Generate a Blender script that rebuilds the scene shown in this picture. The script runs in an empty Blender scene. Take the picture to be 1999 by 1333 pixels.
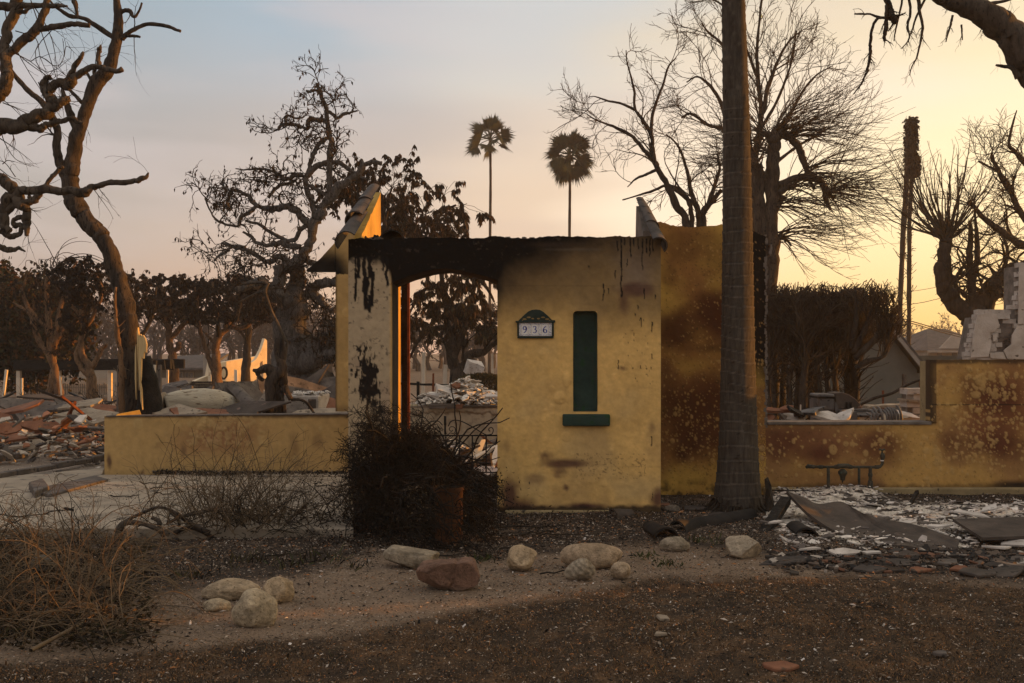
import bpy, math, random
import numpy as np
from mathutils import Vector, Matrix, noise as mnoise
random.seed(7)
SC = bpy.context.scene
COL = SC.collection

# ---------------------------------------------------------------- camera
F = 1943.5          # focal length in photo pixels (35 mm lens on a 36 mm sensor)
CX, HY, EYE = 999.5, 690.0, 1.4
cam = bpy.data.cameras.new('camera'); camo = bpy.data.objects.new('camera', cam); COL.objects.link(camo)
cam.lens = 35.0; cam.sensor_width = 36.0; cam.sensor_fit = 'HORIZONTAL'
cam.shift_y = (HY - 666.5) / 1999.0
cam.clip_start = 0.1; cam.clip_end = 6000
camo.location = (0, 0, EYE); camo.rotation_euler = (math.radians(90), 0, 0)
SC.camera = camo

# ---------------------------------------------------------------- light
SUN_AZ = math.radians(75)      # clockwise from +Y (view direction) towards +X
SUN_EL = math.radians(4.8)
sun_dir = Vector((math.sin(SUN_AZ)*math.cos(SUN_EL), math.cos(SUN_AZ)*math.cos(SUN_EL), math.sin(SUN_EL)))
sl = bpy.data.lights.new('sun', 'SUN'); so = bpy.data.objects.new('sun', sl); COL.objects.link(so)
sl.energy = 5.0; sl.angle = math.radians(0.6); sl.color = (1.0, 0.37, 0.03)
so.rotation_euler = sun_dir.to_track_quat('Z', 'Y').to_euler(); so.location = (20, 10, 20)
so['label'] = 'low orange sun'; 

world = bpy.data.worlds.new('World'); SC.world = world; world.use_nodes = True
def build_world():
    nt = world.node_tree; N = nt.nodes; L = nt.links
    for n in list(N): N.remove(n)
    out = N.new('ShaderNodeOutputWorld'); bg = N.new('ShaderNodeBackground'); bg2 = N.new('ShaderNodeBackground')
    add = N.new('ShaderNodeAddShader')
    sky = N.new('ShaderNodeTexSky'); sky.sky_type = 'NISHITA'; sky.sun_disc = False
    sky.sun_elevation = SUN_EL; sky.sun_rotation = SUN_AZ; sky.dust_density = 5.0; sky.altitude = 300
    L.new(sky.outputs[0], bg2.inputs[0]); bg2.inputs[1].default_value = 0.05
    tc = N.new('ShaderNodeTexCoord')
    sep = N.new('ShaderNodeSeparateXYZ'); L.new(tc.outputs['Generated'], sep.inputs[0])
    def M(op, a, b=None, c=None):
        m = N.new('ShaderNodeMath'); m.operation = op
        for i, v in enumerate((a, b, c)):
            if v is None: continue
            if isinstance(v, (int, float)): m.inputs[i].default_value = v
            else: L.new(v, m.inputs[i])
        return m.outputs[0]
    hl = M('SQRT', M('ADD', M('MULTIPLY', sep.outputs[0], sep.outputs[0]), M('MULTIPLY', sep.outputs[1], sep.outputs[1])))
    hl = M('MAXIMUM', hl, 0.001)
    GA = math.radians(66)
    dot = M('DIVIDE', M('ADD', M('MULTIPLY', sep.outputs[0], math.sin(GA)), M('MULTIPLY', sep.outputs[1], math.cos(GA))), hl)
    # smoke bands: long soft streaks, slightly tilted
    mp = N.new('ShaderNodeMapping'); mp.inputs['Scale'].default_value = (1.0, 1.0, 7.0); mp.inputs['Rotation'].default_value = (0.12, 0.22, 0)
    L.new(tc.outputs['Generated'], mp.inputs[0])
    nz = N.new('ShaderNodeTexNoise'); nz.inputs['Scale'].default_value = 1.6; nz.inputs['Detail'].default_value = 3; nz.inputs['Roughness'].default_value = 0.45
    L.new(mp.outputs[0], nz.inputs['Vector'])
    w = M('SUBTRACT', nz.outputs[0], 0.5)
    a = M('ADD', M('MULTIPLY_ADD', dot, 0.5, 0.5), M('MULTIPLY', w, 0.26))
    def ramp(stops):
        r = N.new('ShaderNodeValToRGB'); e = r.color_ramp.elements
        r.color_ramp.interpolation = 'EASE'
        while len(e) < len(stops): e.new(0.5)
        for el, (p, c) in zip(e, stops): el.position = p; el.color = (*c, 1)
        return r
    # a = 0.5 + 0.5*cos(azimuth from the sun)
    low = ramp([(0.00, (0.704,0.495,0.383)), (0.48, (0.299,0.209,0.174)), (0.60, (0.397,0.253,0.191)), (0.72, (0.511,0.308,0.197)), (0.80, (0.711,0.467,0.253)), (0.88, (0.756,0.467,0.153)), (1.00, (0.794,0.428,0.108))])
    mid = ramp([(0.00, (0.634,0.494,0.413)), (0.48, (0.271,0.235,0.221)), (0.60, (0.364,0.288,0.247)), (0.72, (0.526,0.386,0.277)), (0.80, (0.699,0.553,0.407)), (0.88, (0.735,0.568,0.329)), (1.00, (0.780,0.537,0.261))])
    hi = ramp([(0.00, (0.461,0.429,0.415)), (0.48, (0.194,0.246,0.282)), (0.60, (0.223,0.286,0.338)), (0.72, (0.368,0.388,0.382)), (0.80, (0.476,0.386,0.267)), (0.88, (0.519,0.414,0.240)), (1.00, (0.541,0.402,0.212))])
    top = ramp([(0.00, (0.408,0.394,0.393)), (0.50, (0.469,0.467,0.463)), (1.00, (0.665,0.612,0.534))])
    for r in (low, mid, hi, top): L.new(a, r.inputs[0])
    el = M('ADD', sep.outputs[2], M('MULTIPLY', w, 0.16))
    def mixc(f, c1, c2):
        m = N.new('ShaderNodeMix'); m.data_type = 'RGBA'
        L.new(f, m.inputs[0]); L.new(c1, m.inputs[6]); L.new(c2, m.inputs[7]); return m.outputs[2]
    def ss(v, lo, hi_):
        m = N.new('ShaderNodeMapRange'); m.interpolation_type = 'SMOOTHSTEP'; L.new(v, m.inputs[0])
        m.inputs[1].default_value = lo; m.inputs[2].default_value = hi_; return m.outputs[0]
    c = mixc(ss(el, 0.0, 0.17), low.outputs[0], mid.outputs[0])
    c = mixc(ss(el, 0.14, 0.36), c, hi.outputs[0])
    c = mixc(ss(el, 0.35, 0.9), c, top.outputs[0])
    # soft mauve smoke streaks
    mp2 = N.new('ShaderNodeMapping'); mp2.inputs['Scale'].default_value = (1.0, 1.0, 5.5); mp2.inputs['Rotation'].default_value = (0.05, 0.30, 0.4); mp2.inputs['Location'].default_value = (3.1, 1.7, 0.4)
    L.new(tc.outputs['Generated'], mp2.inputs[0])
    nz2 = N.new('ShaderNodeTexNoise'); nz2.inputs['Scale'].default_value = 2.3; nz2.inputs['Detail'].default_value = 5; nz2.inputs['Roughness'].default_value = 0.5
    L.new(mp2.outputs[0], nz2.inputs['Vector'])
    mk = M('MULTIPLY', ss(nz2.outputs[0], 0.44, 0.66), M('MULTIPLY', M('SUBTRACT', 1.0, ss(a, 0.62, 0.82)), 0.55))
    mv = N.new('ShaderNodeRGB'); mv.outputs[0].default_value = (.40,.335,.325,1)
    c = mixc(mk, c, mv.outputs[0])
    L.new(c, bg.inputs[0]); bg.inputs[1].default_value = 1.0
    L.new(bg.outputs[0], add.inputs[0]); L.new(bg2.outputs[0], add.inputs[1]); L.new(add.outputs[0], out.inputs[0])
build_world()
vs = SC.view_settings
vs.view_transform = 'Standard'; vs.look = 'None'; vs.gamma = 1.0; vs.use_curve_mapping = False; vs.exposure = 0.60

# ---------------------------------------------------------------- helpers
def W(px, py, d):
    "a real point at depth d metres that the photograph shows at (px, py)"
    return Vector(((px-CX)/F*d, d, EYE-(py-HY)/F*d))
def Wn(px, py, d): return np.array([(px-CX)/F*d, d, EYE-(py-HY)/F*d])
def gd(py): return F*EYE/(py-HY)
def G(px, py, z=0.0):
    "a point of the ground (height z) shown at (px, py)"
    d = F*(EYE-z)/(py-HY); return Vector(((px-CX)/F*d, d, z))

def tag(o, label=None, cat=None, group=None, kind=None):
    if label: o['label'] = label
    if cat: o['category'] = cat
    if group: o['group'] = group
    if kind: o['kind'] = kind
    return o
def empty(name, loc, label, cat, group=None, rz=0.0):
    o = bpy.data.objects.new(name, None); COL.objects.link(o); o.location = loc; o.rotation_euler = (0, 0, rz)
    o.empty_display_size = 0.2
    return tag(o, label, cat, group)

class Acc:
    "collects numpy geometry (quads and triangles) with optional vertex colours"
    def __init__(s): s.V=[]; s.Q=[]; s.T=[]; s.C=[]; s.n=0; s.P=[]
    def add(s, V, Q=None, T=None, C=None):
        V = np.asarray(V, float).reshape(-1,3)
        if Q is not None and len(Q): s.Q.append(np.asarray(Q)+s.n)
        if T is not None and len(T): s.T.append(np.asarray(T)+s.n)
        s.V.append(V)
        if C is None: C = (1,1,1)
        C = np.asarray(C, float)
        if C.ndim == 1: C = np.tile(C, (len(V),1))
        s.C.append(C); s.n += len(V)
    def poly(s, V, faces, C=None):
        "small lists with n-gons"
        q=[f for f in faces if len(f)==4]; t=[f for f in faces if len(f)==3]
        base=s.n
        s.add(V, q, t, C)
        for f in faces:
            if len(f)>4: s.P.append([i+base for i in f])
    def build(s, name, mat, parent=None, smooth=True, loc=None, kind=None, label=None):
        me = bpy.data.meshes.new(name)
        V = np.concatenate(s.V) if s.V else np.zeros((0,3))
        if loc is not None: V = V - np.array(loc)
        loops=[]; sizes=[]
        if s.Q: q=np.concatenate(s.Q); loops.append(q.ravel()); sizes.append(np.full(len(q),4))
        if s.T: t=np.concatenate(s.T); loops.append(t.ravel()); sizes.append(np.full(len(t),3))
        if s.P:
            loops.append(np.array([i for f in s.P for i in f])); sizes.append(np.array([len(f) for f in s.P]))
        loops=np.concatenate(loops).astype(np.int32); sizes=np.concatenate(sizes).astype(np.int32)
        starts=np.concatenate([[0],np.cumsum(sizes)[:-1]]).astype(np.int32)
        me.vertices.add(len(V)); me.vertices.foreach_set('co', V.astype(np.float32).ravel())
        me.loops.add(len(loops)); me.loops.foreach_set('vertex_index', loops)
        me.polygons.add(len(sizes)); me.polygons.foreach_set('loop_start', starts); me.polygons.foreach_set('loop_total', sizes)
        me.polygons.foreach_set('use_smooth', np.full(len(sizes), bool(smooth)))
        me.update(calc_edges=True); me.validate()
        a = me.color_attributes.new('Col', 'FLOAT_COLOR', 'POINT')
        C = np.concatenate(s.C); C = np.concatenate([C, np.ones((len(C),1))],1)
        a.data.foreach_set('color', C.astype(np.float32).ravel())
        if mat: me.materials.append(mat)
        o = bpy.data.objects.new(name, me); COL.objects.link(o)
        if parent: o.parent = parent
        if loc is not None: o.location = loc
        if kind: o['kind']=kind
        if label: o['label']=label
        return o
def child(acc, name, mat, root, **k):
    "build an Acc given in world space as a child of an unrotated root"
    o = acc.build(name, mat, root, loc=None, **k)
    M = Matrix.Translation(-root.location); o.data.transform(M)
    return o

_rt = np.random.RandomState(11).rand(256,256)
def vnoise(x, y):
    xi=np.floor(x).astype(int); yi=np.floor(y).astype(int); fx=x-xi; fy=y-yi
    fx=fx*fx*(3-2*fx); fy=fy*fy*(3-2*fy)
    a=_rt[xi%256,yi%256]; b=_rt[(xi+1)%256,yi%256]; c=_rt[xi%256,(yi+1)%256]; d=_rt[(xi+1)%256,(yi+1)%256]
    return (a*(1-fx)+b*fx)*(1-fy)+(c*(1-fx)+d*fx)*fy
def fbm(x, y, s=1.0, o=4, seed=0):
    r=0; a=1; t=0
    for i in range(o):
        r=r+a*vnoise(x/s+seed*17.3+i*5.1, y/s-seed*9.7+i*3.3); t+=a; a*=.5; s/=2.03
    return r/t
def sstep(a, b, x):
    t=np.clip((x-a)/(b-a),0,1); return t*t*(3-2*t)
def mixv(c1, c2, m): return c1*(1-m[...,None])+np.asarray(c2)*m[...,None]

# ---- materials
def _nodes(name):
    m=bpy.data.materials.new(name); m.use_nodes=True; nt=m.node_tree
    b=nt.nodes['Principled BSDF']; return m, nt, b
def noisy(name, c1, c2, scale=8, rough=.85, bump=.3, bscale=40, stretch=(1,1,1), c3=None, thr=.62, metal=0, vcol=False, spec=.12, dist=.01):
    m, nt, b = _nodes(name); N=nt.nodes; L=nt.links
    tc=N.new('ShaderNodeTexCoord'); mp=N.new('ShaderNodeMapping'); mp.inputs['Scale'].default_value=stretch
    L.new(tc.outputs['Object'], mp.inputs[0])
    n1=N.new('ShaderNodeTexNoise'); n1.inputs['Scale'].default_value=scale; n1.inputs['Detail'].default_value=6; n1.inputs['Roughness'].default_value=.6
    L.new(mp.outputs[0], n1.inputs['Vector'])
    r=N.new('ShaderNodeValToRGB'); r.color_ramp.elements[0].position=.32; r.color_ramp.elements[1].position=.68
    r.color_ramp.elements[0].color=(*c1,1); r.color_ramp.elements[1].color=(*c2,1)
    L.new(n1.outputs[0], r.inputs[0]); col=r.outputs[0]
    n2=N.new('ShaderNodeTexNoise'); n2.inputs['Scale'].default_value=bscale; n2.inputs['Detail'].default_value=5; n2.inputs['Roughness'].default_value=.65
    L.new(mp.outputs[0], n2.inputs['Vector'])
    if c3:
        mx=N.new('ShaderNodeMix'); mx.data_type='RGBA'; n3=N.new('ShaderNodeTexNoise'); n3.inputs['Scale'].default_value=scale*2.7; n3.inputs['Detail'].default_value=4
        L.new(mp.outputs[0], n3.inputs['Vector'])
        mr=N.new('ShaderNodeMapRange'); mr.inputs[1].default_value=thr; mr.inputs[2].default_value=thr+.06; L.new(n3.outputs[0], mr.inputs[0])
        L.new(mr.outputs[0], mx.inputs[0]); L.new(col, mx.inputs[6]); mx.inputs[7].default_value=(*c3,1); col=mx.outputs[2]
    if vcol:
        at=N.new('ShaderNodeAttribute'); at.attribute_name='Col'
        mx=N.new('ShaderNodeMix'); mx.data_type='RGBA'; mx.blend_type='MULTIPLY'; mx.inputs[0].default_value=1
        L.new(col, mx.inputs[6]); L.new(at.outputs['Color'], mx.inputs[7]); col=mx.outputs[2]
    L.new(col, b.inputs['Base Color'])
    b.inputs['Roughness'].default_value=rough; b.inputs['Metallic'].default_value=metal; b.inputs['Specular IOR Level'].default_value=spec
    if bump>0:
        bp=N.new('ShaderNodeBump'); bp.inputs['Strength'].default_value=bump; bp.inputs['Distance'].default_value=dist
        L.new(n2.outputs[0], bp.inputs['Height']); L.new(bp.outputs[0], b.inputs['Normal'])
    return m
W1=(1,1,1); W0=(.72,.72,.72)
M_stucco = noisy('stucco_painted', (.86,.86,.86), (1.1,1.1,1.1), 14, .82, .35, 130, vcol=True, dist=.004)
M_stucco_body = noisy('stucco_body', (.20,.15,.08), (.33,.25,.13), 5, .9, .4, 90, c3=(.05,.04,.03), thr=.62, dist=.005)
M_soot_body = noisy('stucco_sooty', (.012,.010,.008), (.06,.045,.03), 5, .9, .4, 90)
M_ground = noisy('ground_soil', (.55,.55,.55), (1.5,1.46,1.4), 75, .97, 1.0, 110, vcol=True, dist=.012, c3=(.25,.25,.25), thr=.70)
M_chip = noisy('ash_chips', (.8,.8,.8), (1.1,1.1,1.1), 20, .95, .2, 80, vcol=True)
M_blade = noisy('scorched_blades', (.8,.8,.8), (1.2,1.2,1.2), 20, .9, 0, 80, vcol=True)
M_conc = noisy('concrete', (.21,.17,.125), (.37,.30,.22), 2.2, .9, .35, 120, c3=(.12,.10,.08), thr=.60, dist=.006)
M_rock = noisy('river_rock', (.66,.66,.66), (1.2,1.2,1.2), 30, .85, .9, 70, vcol=True, dist=.014, c3=(.42,.40,.36), thr=.62)
M_palm = noisy('palm_bark', (.035,.029,.023), (.085,.070,.055), 6, .9, .7, 40, stretch=(6,6,1), c3=(.05,.042,.034), thr=.6, vcol=True, dist=.01)
M_fiber = noisy('palm_root_fibre', (.018,.014,.011), (.05,.04,.03), 10, .95, .9, 60, stretch=(3,3,.6), dist=.02)
M_wood = noisy('burnt_bark', (.016,.013,.011), (.055,.043,.034), 7, .92, .8, 30, stretch=(2.5,2.5,.7), dist=.02)
M_woodlite = noisy('bark_grey_brown', (.035,.028,.022), (.105,.082,.062), 6, .9, .8, 26, stretch=(2.5,2.5,.7), c3=(.03,.025,.02), thr=.58, dist=.02)
M_woodmid = noisy('bark_scorched', (.022,.018,.015), (.075,.056,.042), 6, .9, .8, 26, stretch=(2.5,2.5,.7), c3=(.015,.013,.012), thr=.56, dist=.02)
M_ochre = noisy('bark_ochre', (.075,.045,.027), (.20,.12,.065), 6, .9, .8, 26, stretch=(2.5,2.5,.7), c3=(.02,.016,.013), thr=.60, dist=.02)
M_oak = noisy('oak_bark_ashy', (.040,.036,.033), (.125,.112,.100), 9, .92, 1.0, 34, stretch=(2.5,2.5,.8), c3=(.018,.015,.013), thr=.58, dist=.03)
M_char = noisy('charcoal', (.004,.004,.004), (.022,.019,.016), 9, .75, .9, 30, dist=.02)
M_black = noisy('burnt_black_twigs', (.004,.0035,.003), (.016,.013,.010), 4, .95, 0)
M_twig = noisy('twigs_dark', (.012,.010,.008), (.035,.028,.02), 4, .95, 0)
M_twigb = noisy('twigs_brown', (.075,.052,.032), (.17,.12,.072), 4, .95, 0)
M_twigg = noisy('twigs_grey', (.028,.021,.016), (.065,.050,.038), 4, .95, 0)
M_splinter = noisy('splintered_wood', (.42,.30,.14), (.62,.46,.24), 4, .8, .6, 20, stretch=(14,14,1))
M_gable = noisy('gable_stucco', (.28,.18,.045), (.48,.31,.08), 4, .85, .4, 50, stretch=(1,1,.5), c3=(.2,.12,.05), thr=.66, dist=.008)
M_green = noisy('green_paint', (.011,.028,.023), (.022,.052,.041), 5, .7, .4, 70, c3=(.012,.045,.018), thr=.60, dist=.006)
M_iron = noisy('dark_iron', (.012,.013,.015), (.03,.03,.032), 20, .6, .4, 80, metal=.6)
M_rust = noisy('rusty_iron', (.045,.028,.018), (.11,.07,.042), 14, .85, .5, 60, metal=.2)
M_rusty = noisy('rusted_red', (.10,.03,.015), (.2,.07,.03), 14, .85, .5, 60, metal=.1)
M_pipe = noisy('pipe_metal', (.028,.026,.020), (.075,.068,.05), 18, .7, .5, 80, c3=(.05,.075,.055), thr=.6, metal=.3)
M_tile = noisy('roof_tile_sooty', (.028,.024,.022), (.085,.068,.056), 5, .75, .4, 60, c3=(.016,.014,.013), thr=.6)
M_tileblk = noisy('roof_tile_black', (.008,.008,.008), (.03,.026,.024), 5, .8, .4, 60, c3=(.10,.045,.022), thr=.66)
M_terra = noisy('terracotta', (.05,.022,.011), (.10,.042,.019), 3, .85, .5, 50, c3=(.03,.018,.012), thr=.68)
M_terradk = noisy('terracotta_charred', (.014,.009,.007), (.05,.024,.014), 5, .85, .5, 50)
M_ash = noisy('white_ash', (.42,.38,.34), (.72,.67,.60), 16, .95, .8, 50, c3=(.07,.062,.055), thr=.55, dist=.02)
M_shardred = noisy('shard_red', (.13,.055,.032), (.24,.11,.062), 5, .9, .5, 40, c3=(.10,.06,.04), thr=.6)
M_shardtan = noisy('shard_tan', (.18,.14,.10), (.32,.26,.19), 5, .9, .5, 40, c3=(.10,.08,.06), thr=.6)
M_shardgrey = noisy('shard_grey', (.06,.05,.044), (.15,.125,.105), 5, .9, .5, 40, c3=(.04,.035,.03), thr=.6)
M_shardwhite = noisy('shard_white', (.34,.30,.26), (.58,.52,.46), 7, .9, .5, 40, c3=(.2,.17,.14), thr=.62)
M_board = noisy('burnt_board', (.042,.034,.029), (.095,.075,.06), 4, .9, .5, 45, stretch=(1,1,1), c3=(.16,.11,.085), thr=.66)
M_housegrey = noisy('house_stucco_grey', (.10,.10,.085), (.14,.135,.115), 2, .9, .2, 60)
M_roof = noisy('shingles', (.05,.045,.042), (.10,.09,.085), 3, .9, .4, 20)
M_trim = noisy('trim_paint', (.22,.19,.16), (.3,.26,.22), 3, .8, .2, 40)
M_white = noisy('painted_brick', (.30,.26,.22), (.46,.41,.36), 6, .9, .5, 40, c3=(.16,.13,.11), thr=.62)
M_mortar = noisy('mortar', (.10,.085,.07), (.2,.17,.145), 9, .95, .7, 40)
M_palewall = noisy('pale_ruin_wall', (.55,.45,.30), (.74,.62,.44), 2, .9, .3, 20, c3=(.3,.2,.12), thr=.66)
M_glass = noisy('dark_pane', (.03,.032,.035), (.05,.052,.055), 3, .25, 0, spec=.6)
M_leafdk = noisy('dead_leaves', (.7,.7,.7), (1.3,1.2,1.1), 3, .9, 0, vcol=True)
M_frond = noisy('palm_frond', (.014,.018,.008), (.032,.040,.015), 3, .7, 0)
M_post = noisy('white_post', (.50,.42,.33), (.66,.56,.44), 5, .85, .3, 40)
M_plaque = noisy('plaque_frame_green', (.008,.018,.014), (.02,.035,.028), 20, .45, .2, 80)
M_gilt = noisy('dull_gilt', (.16,.10,.035), (.26,.17,.06), 20, .5, .2, 80)
M_tilewhite = noisy('glazed_white', (.62,.57,.52), (.72,.68,.62), 20, .3, .05, 80, spec=.5)
M_blue = noisy('glaze_blue', (.02,.035,.22), (.03,.05,.28), 20, .3, 0)
M_grill = noisy('scorched_steel', (.06,.055,.052), (.15,.135,.125), 6, .6, .3, 60, c3=(.03,.028,.026), thr=.6, metal=.4)
M_wire = noisy('wire_black', (.01,.01,.01), (.02,.02,.02), 3, .8, 0)
M_haze_hill = noisy('far_hill', (.06,.05,.045), (.09,.075,.065), .05, .95, 0)

# ---- tubes
def catmull(P, n):
    P=np.asarray(P,float)
    if len(P)==2:
        t=np.linspace(0,1,n)[:,None]; return P[0]*(1-t)+P[1]*t
    Q=np.vstack([2*P[0]-P[1],P,2*P[-1]-P[-2]]); out=[]
    m=len(P)-1
    for u in np.linspace(0,m,n):
        i=min(int(u),m-1); t=u-i; a,b,c,d=Q[i],Q[i+1],Q[i+2],Q[i+3]
        out.append(.5*((2*b)+(c-a)*t+(2*a-5*b+4*c-d)*t*t+(-a+3*b-3*c+d)*t**3))
    return np.array(out)
def tubes(acc, P, R, sides=3, C=None, lump=0.0, cap=False, seed=0):
    "P (N,K,3) centre lines, R (N,K) radii -> tubes"
    P=np.asarray(P,float); R=np.asarray(R,float)
    if P.ndim==2: P=P[None]; R=R[None]
    N,K,_=P.shape
    if N==0: return
    Tn=np.empty_like(P); Tn[:,1:-1]=P[:,2:]-P[:,:-2]; Tn[:,0]=P[:,1]-P[:,0]; Tn[:,-1]=P[:,-1]-P[:,-2]
    Tn/=np.linalg.norm(Tn,axis=2,keepdims=True)+1e-9
    # parallel transport along K
    U=np.empty_like(P)
    t0=Tn[:,0]; ref=np.where(np.abs(t0[:,2:3])<.9, [[0,0,1.]], [[1.,0,0]])
    u=np.cross(t0,ref); u/=np.linalg.norm(u,axis=1,keepdims=True)+1e-9; U[:,0]=u
    for k in range(1,K):
        u=U[:,k-1]-Tn[:,k]*np.sum(U[:,k-1]*Tn[:,k],1,keepdims=True); u/=np.linalg.norm(u,axis=1,keepdims=True)+1e-9; U[:,k]=u
    V_=np.cross(Tn,U)
    a=np.arange(sides)*2*math.pi/sides
    ca=np.cos(a)[None,None,:,None]; sa=np.sin(a)[None,None,:,None]
    rr=R[:,:,None,None]
    if lump>0:
        rng=np.random.RandomState(seed+3); ph=rng.rand(N,1,1,1)*6.28; kk=np.arange(K)[None,:,None,None]; aa=a[None,None,:,None]
        rr=rr*(1+lump*(np.sin(2*aa+kk*.35+ph)*.5+np.sin(3*aa-kk*.5+2*ph)*.5+.35*np.sin(kk*1.7+ph)) + lump*.5*(rng.rand(N,K,sides,1)-.5))
    X=P[:,:,None,:]+rr*(U[:,:,None,:]*ca+V_[:,:,None,:]*sa)
    idx=np.arange(N*K*sides).reshape(N,K,sides)
    A=idx[:,:-1,:]; B=np.roll(idx,-1,2)[:,:-1,:]; Cc=np.roll(idx,-1,2)[:,1:,:]; D=idx[:,1:,:]
    Q=np.stack([A,B,Cc,D],-1).reshape(-1,4)
    VV=X.reshape(-1,3); T=None
    if cap:
        ctr=np.concatenate([P[:,0],P[:,-1]]); base=len(VV); VV=np.vstack([VV,ctr]); T=[]
        for e,kk in ((0,0),(1,K-1)):
            ring=idx[:,kk,:]; nx=np.roll(ring,-1,1); c=(base+e*N+np.arange(N))[:,None]*np.ones((1,sides),int)
            T.append(np.stack([c,nx,ring] if e==0 else [c,ring,nx],-1).reshape(-1,3))
        T=np.concatenate(T)
    if C is not None and np.ndim(C)==2 and len(C)==N:
        C=np.repeat(C,K*sides,0)
        if cap: C=np.vstack([C,C[:1].repeat(2*N,0)])
    acc.add(VV,Q,T,C)
def nrm(a): return a/(np.linalg.norm(a,axis=-1,keepdims=True)+1e-9)
def grow(P,R,n,L,ang,wig,grav,K,rs,rng,tmin=.2,tmax=1.0,rmin=.001,relx=0.4,accel=0.0,turn=None):
    N,Kp=P.shape[:2]
    if np.ndim(n)==0: idx=np.repeat(np.arange(N),n)
    else: idx=np.repeat(np.arange(N),n)
    M=len(idx); t=rng.uniform(tmin,tmax,M)*(Kp-1)*.9999; i=t.astype(int); f=(t-i)[:,None]
    A=P[idx,i]; B=P[idx,i+1]; st=A*(1-f)+B*f; tan=nrm(B-A)
    r0=(R[idx,i]*(1-f[:,0])+R[idx,i+1]*f[:,0])*rs
    pr=rng.randn(M,3); pr-=tan*np.sum(pr*tan,1,keepdims=True); pr=nrm(pr)
    a=(ang*rng.uniform(.5,1.3,M))[:,None]
    d=nrm(tan*np.cos(a)+pr*np.sin(a))
    seg=(L*rng.uniform(.45,1.25,M)*(1-relx*t/(Kp-1))/(K-1))[:,None]
    out=np.empty((M,K,3)); out[:,0]=st
    g=np.array(grav,float); curl=nrm(rng.randn(M,3))
    for k in range(1,K):
        d=nrm(d+wig*rng.randn(M,3)+g*(1+accel*k)+(0 if turn is None else turn*np.cross(d,curl)))
        out[:,k]=out[:,k-1]+d*seg
    rad=np.maximum(r0[:,None]*(1-np.linspace(0,.8,K)[None]),rmin)
    return out,rad
def limb(pts, d0, d1=None, K=14, dd=None):
    "pts [(px,py,r_px)] -> world centre line and radii"
    if d1 is None: d1=d0
    n=len(pts); ds=np.linspace(d0,d1,n)
    P=np.array([Wn(p[0],p[1],d) for p,d in zip(pts,ds)]); r=np.array([p[2]*d/F for p,d in zip(pts,ds)])
    Q=catmull(np.hstack([P,r[:,None]]),K)
    return Q[:,:3], np.maximum(Q[:,3],.002)
def leaves(acc, X, D, ln, wd, rng, cols, fold=.3):
    "leaf shaped kites at X along D"
    M=len(X)
    if M==0: return
    D=nrm(D); s=rng.randn(M,3); s-=D*np.sum(s*D,1,keepdims=True); s=nrm(s); nn=np.cross(D,s)
    l=(ln*rng.uniform(.6,1.3,M))[:,None]; w=(wd*rng.uniform(.6,1.3,M))[:,None]
    a=X; b=X+D*l*.45+s*w*.5+nn*w*fold*rng.uniform(-1,1,(M,1)); c=X+D*l+nn*l*.15*rng.uniform(-1,1,(M,1)); e=X+D*l*.45-s*w*.5+nn*w*fold*rng.uniform(-1,1,(M,1))
    V=np.stack([a,b,c,e],1).reshape(-1,3); Q=np.arange(4*M).reshape(-1,4)
    ci=np.asarray(cols)[rng.randint(0,len(cols),M)]*rng.uniform(.7,1.3,(M,1))
    acc.add(V,Q,None,np.repeat(ci,4,0))

# ---- solids
def box(acc, lo, hi, C=None, jit=0, M=None):
    x0,y0,z0=lo; x1,y1,z1=hi
    V=np.array([(x0,y0,z0),(x1,y0,z0),(x1,y1,z0),(x0,y1,z0),(x0,y0,z1),(x1,y0,z1),(x1,y1,z1),(x0,y1,z1)],float)
    if jit: V+=np.random.uniform(-jit,jit,V.shape)
    if M is not None: V=np.array([M@Vector(v) for v in V])
    acc.add(V,[(0,3,2,1),(4,5,6,7),(0,1,5,4),(1,2,6,5),(2,3,7,6),(3,0,4,7)],None,C)
def prism(acc, pts, vec, C=None):
    "closed polygon (world points) extruded along vec"
    P=np.array([tuple(p) for p in pts],float); n=len(P); V=np.vstack([P,P+np.array(vec)])
    nv=np.zeros(3)
    for i in range(n): nv+=np.cross(P[i],P[(i+1)%n])
    flip=np.dot(nv,vec)>0
    f=[list(range(n))[::-1] if flip else list(range(n)), (list(range(n,2*n)) if flip else list(range(n,2*n))[::-1])]
    for i in range(n):
        j=(i+1)%n; q=[i,j,n+j,n+i]; f.append(q if flip else q[::-1])
    acc.poly(V,f,C)
def bevel(o, w=.01, seg=2):
    m=o.modifiers.new('bevel','BEVEL'); m.width=w; m.segments=seg; m.limit_method='ANGLE'; m.angle_limit=math.radians(35); return o
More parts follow.
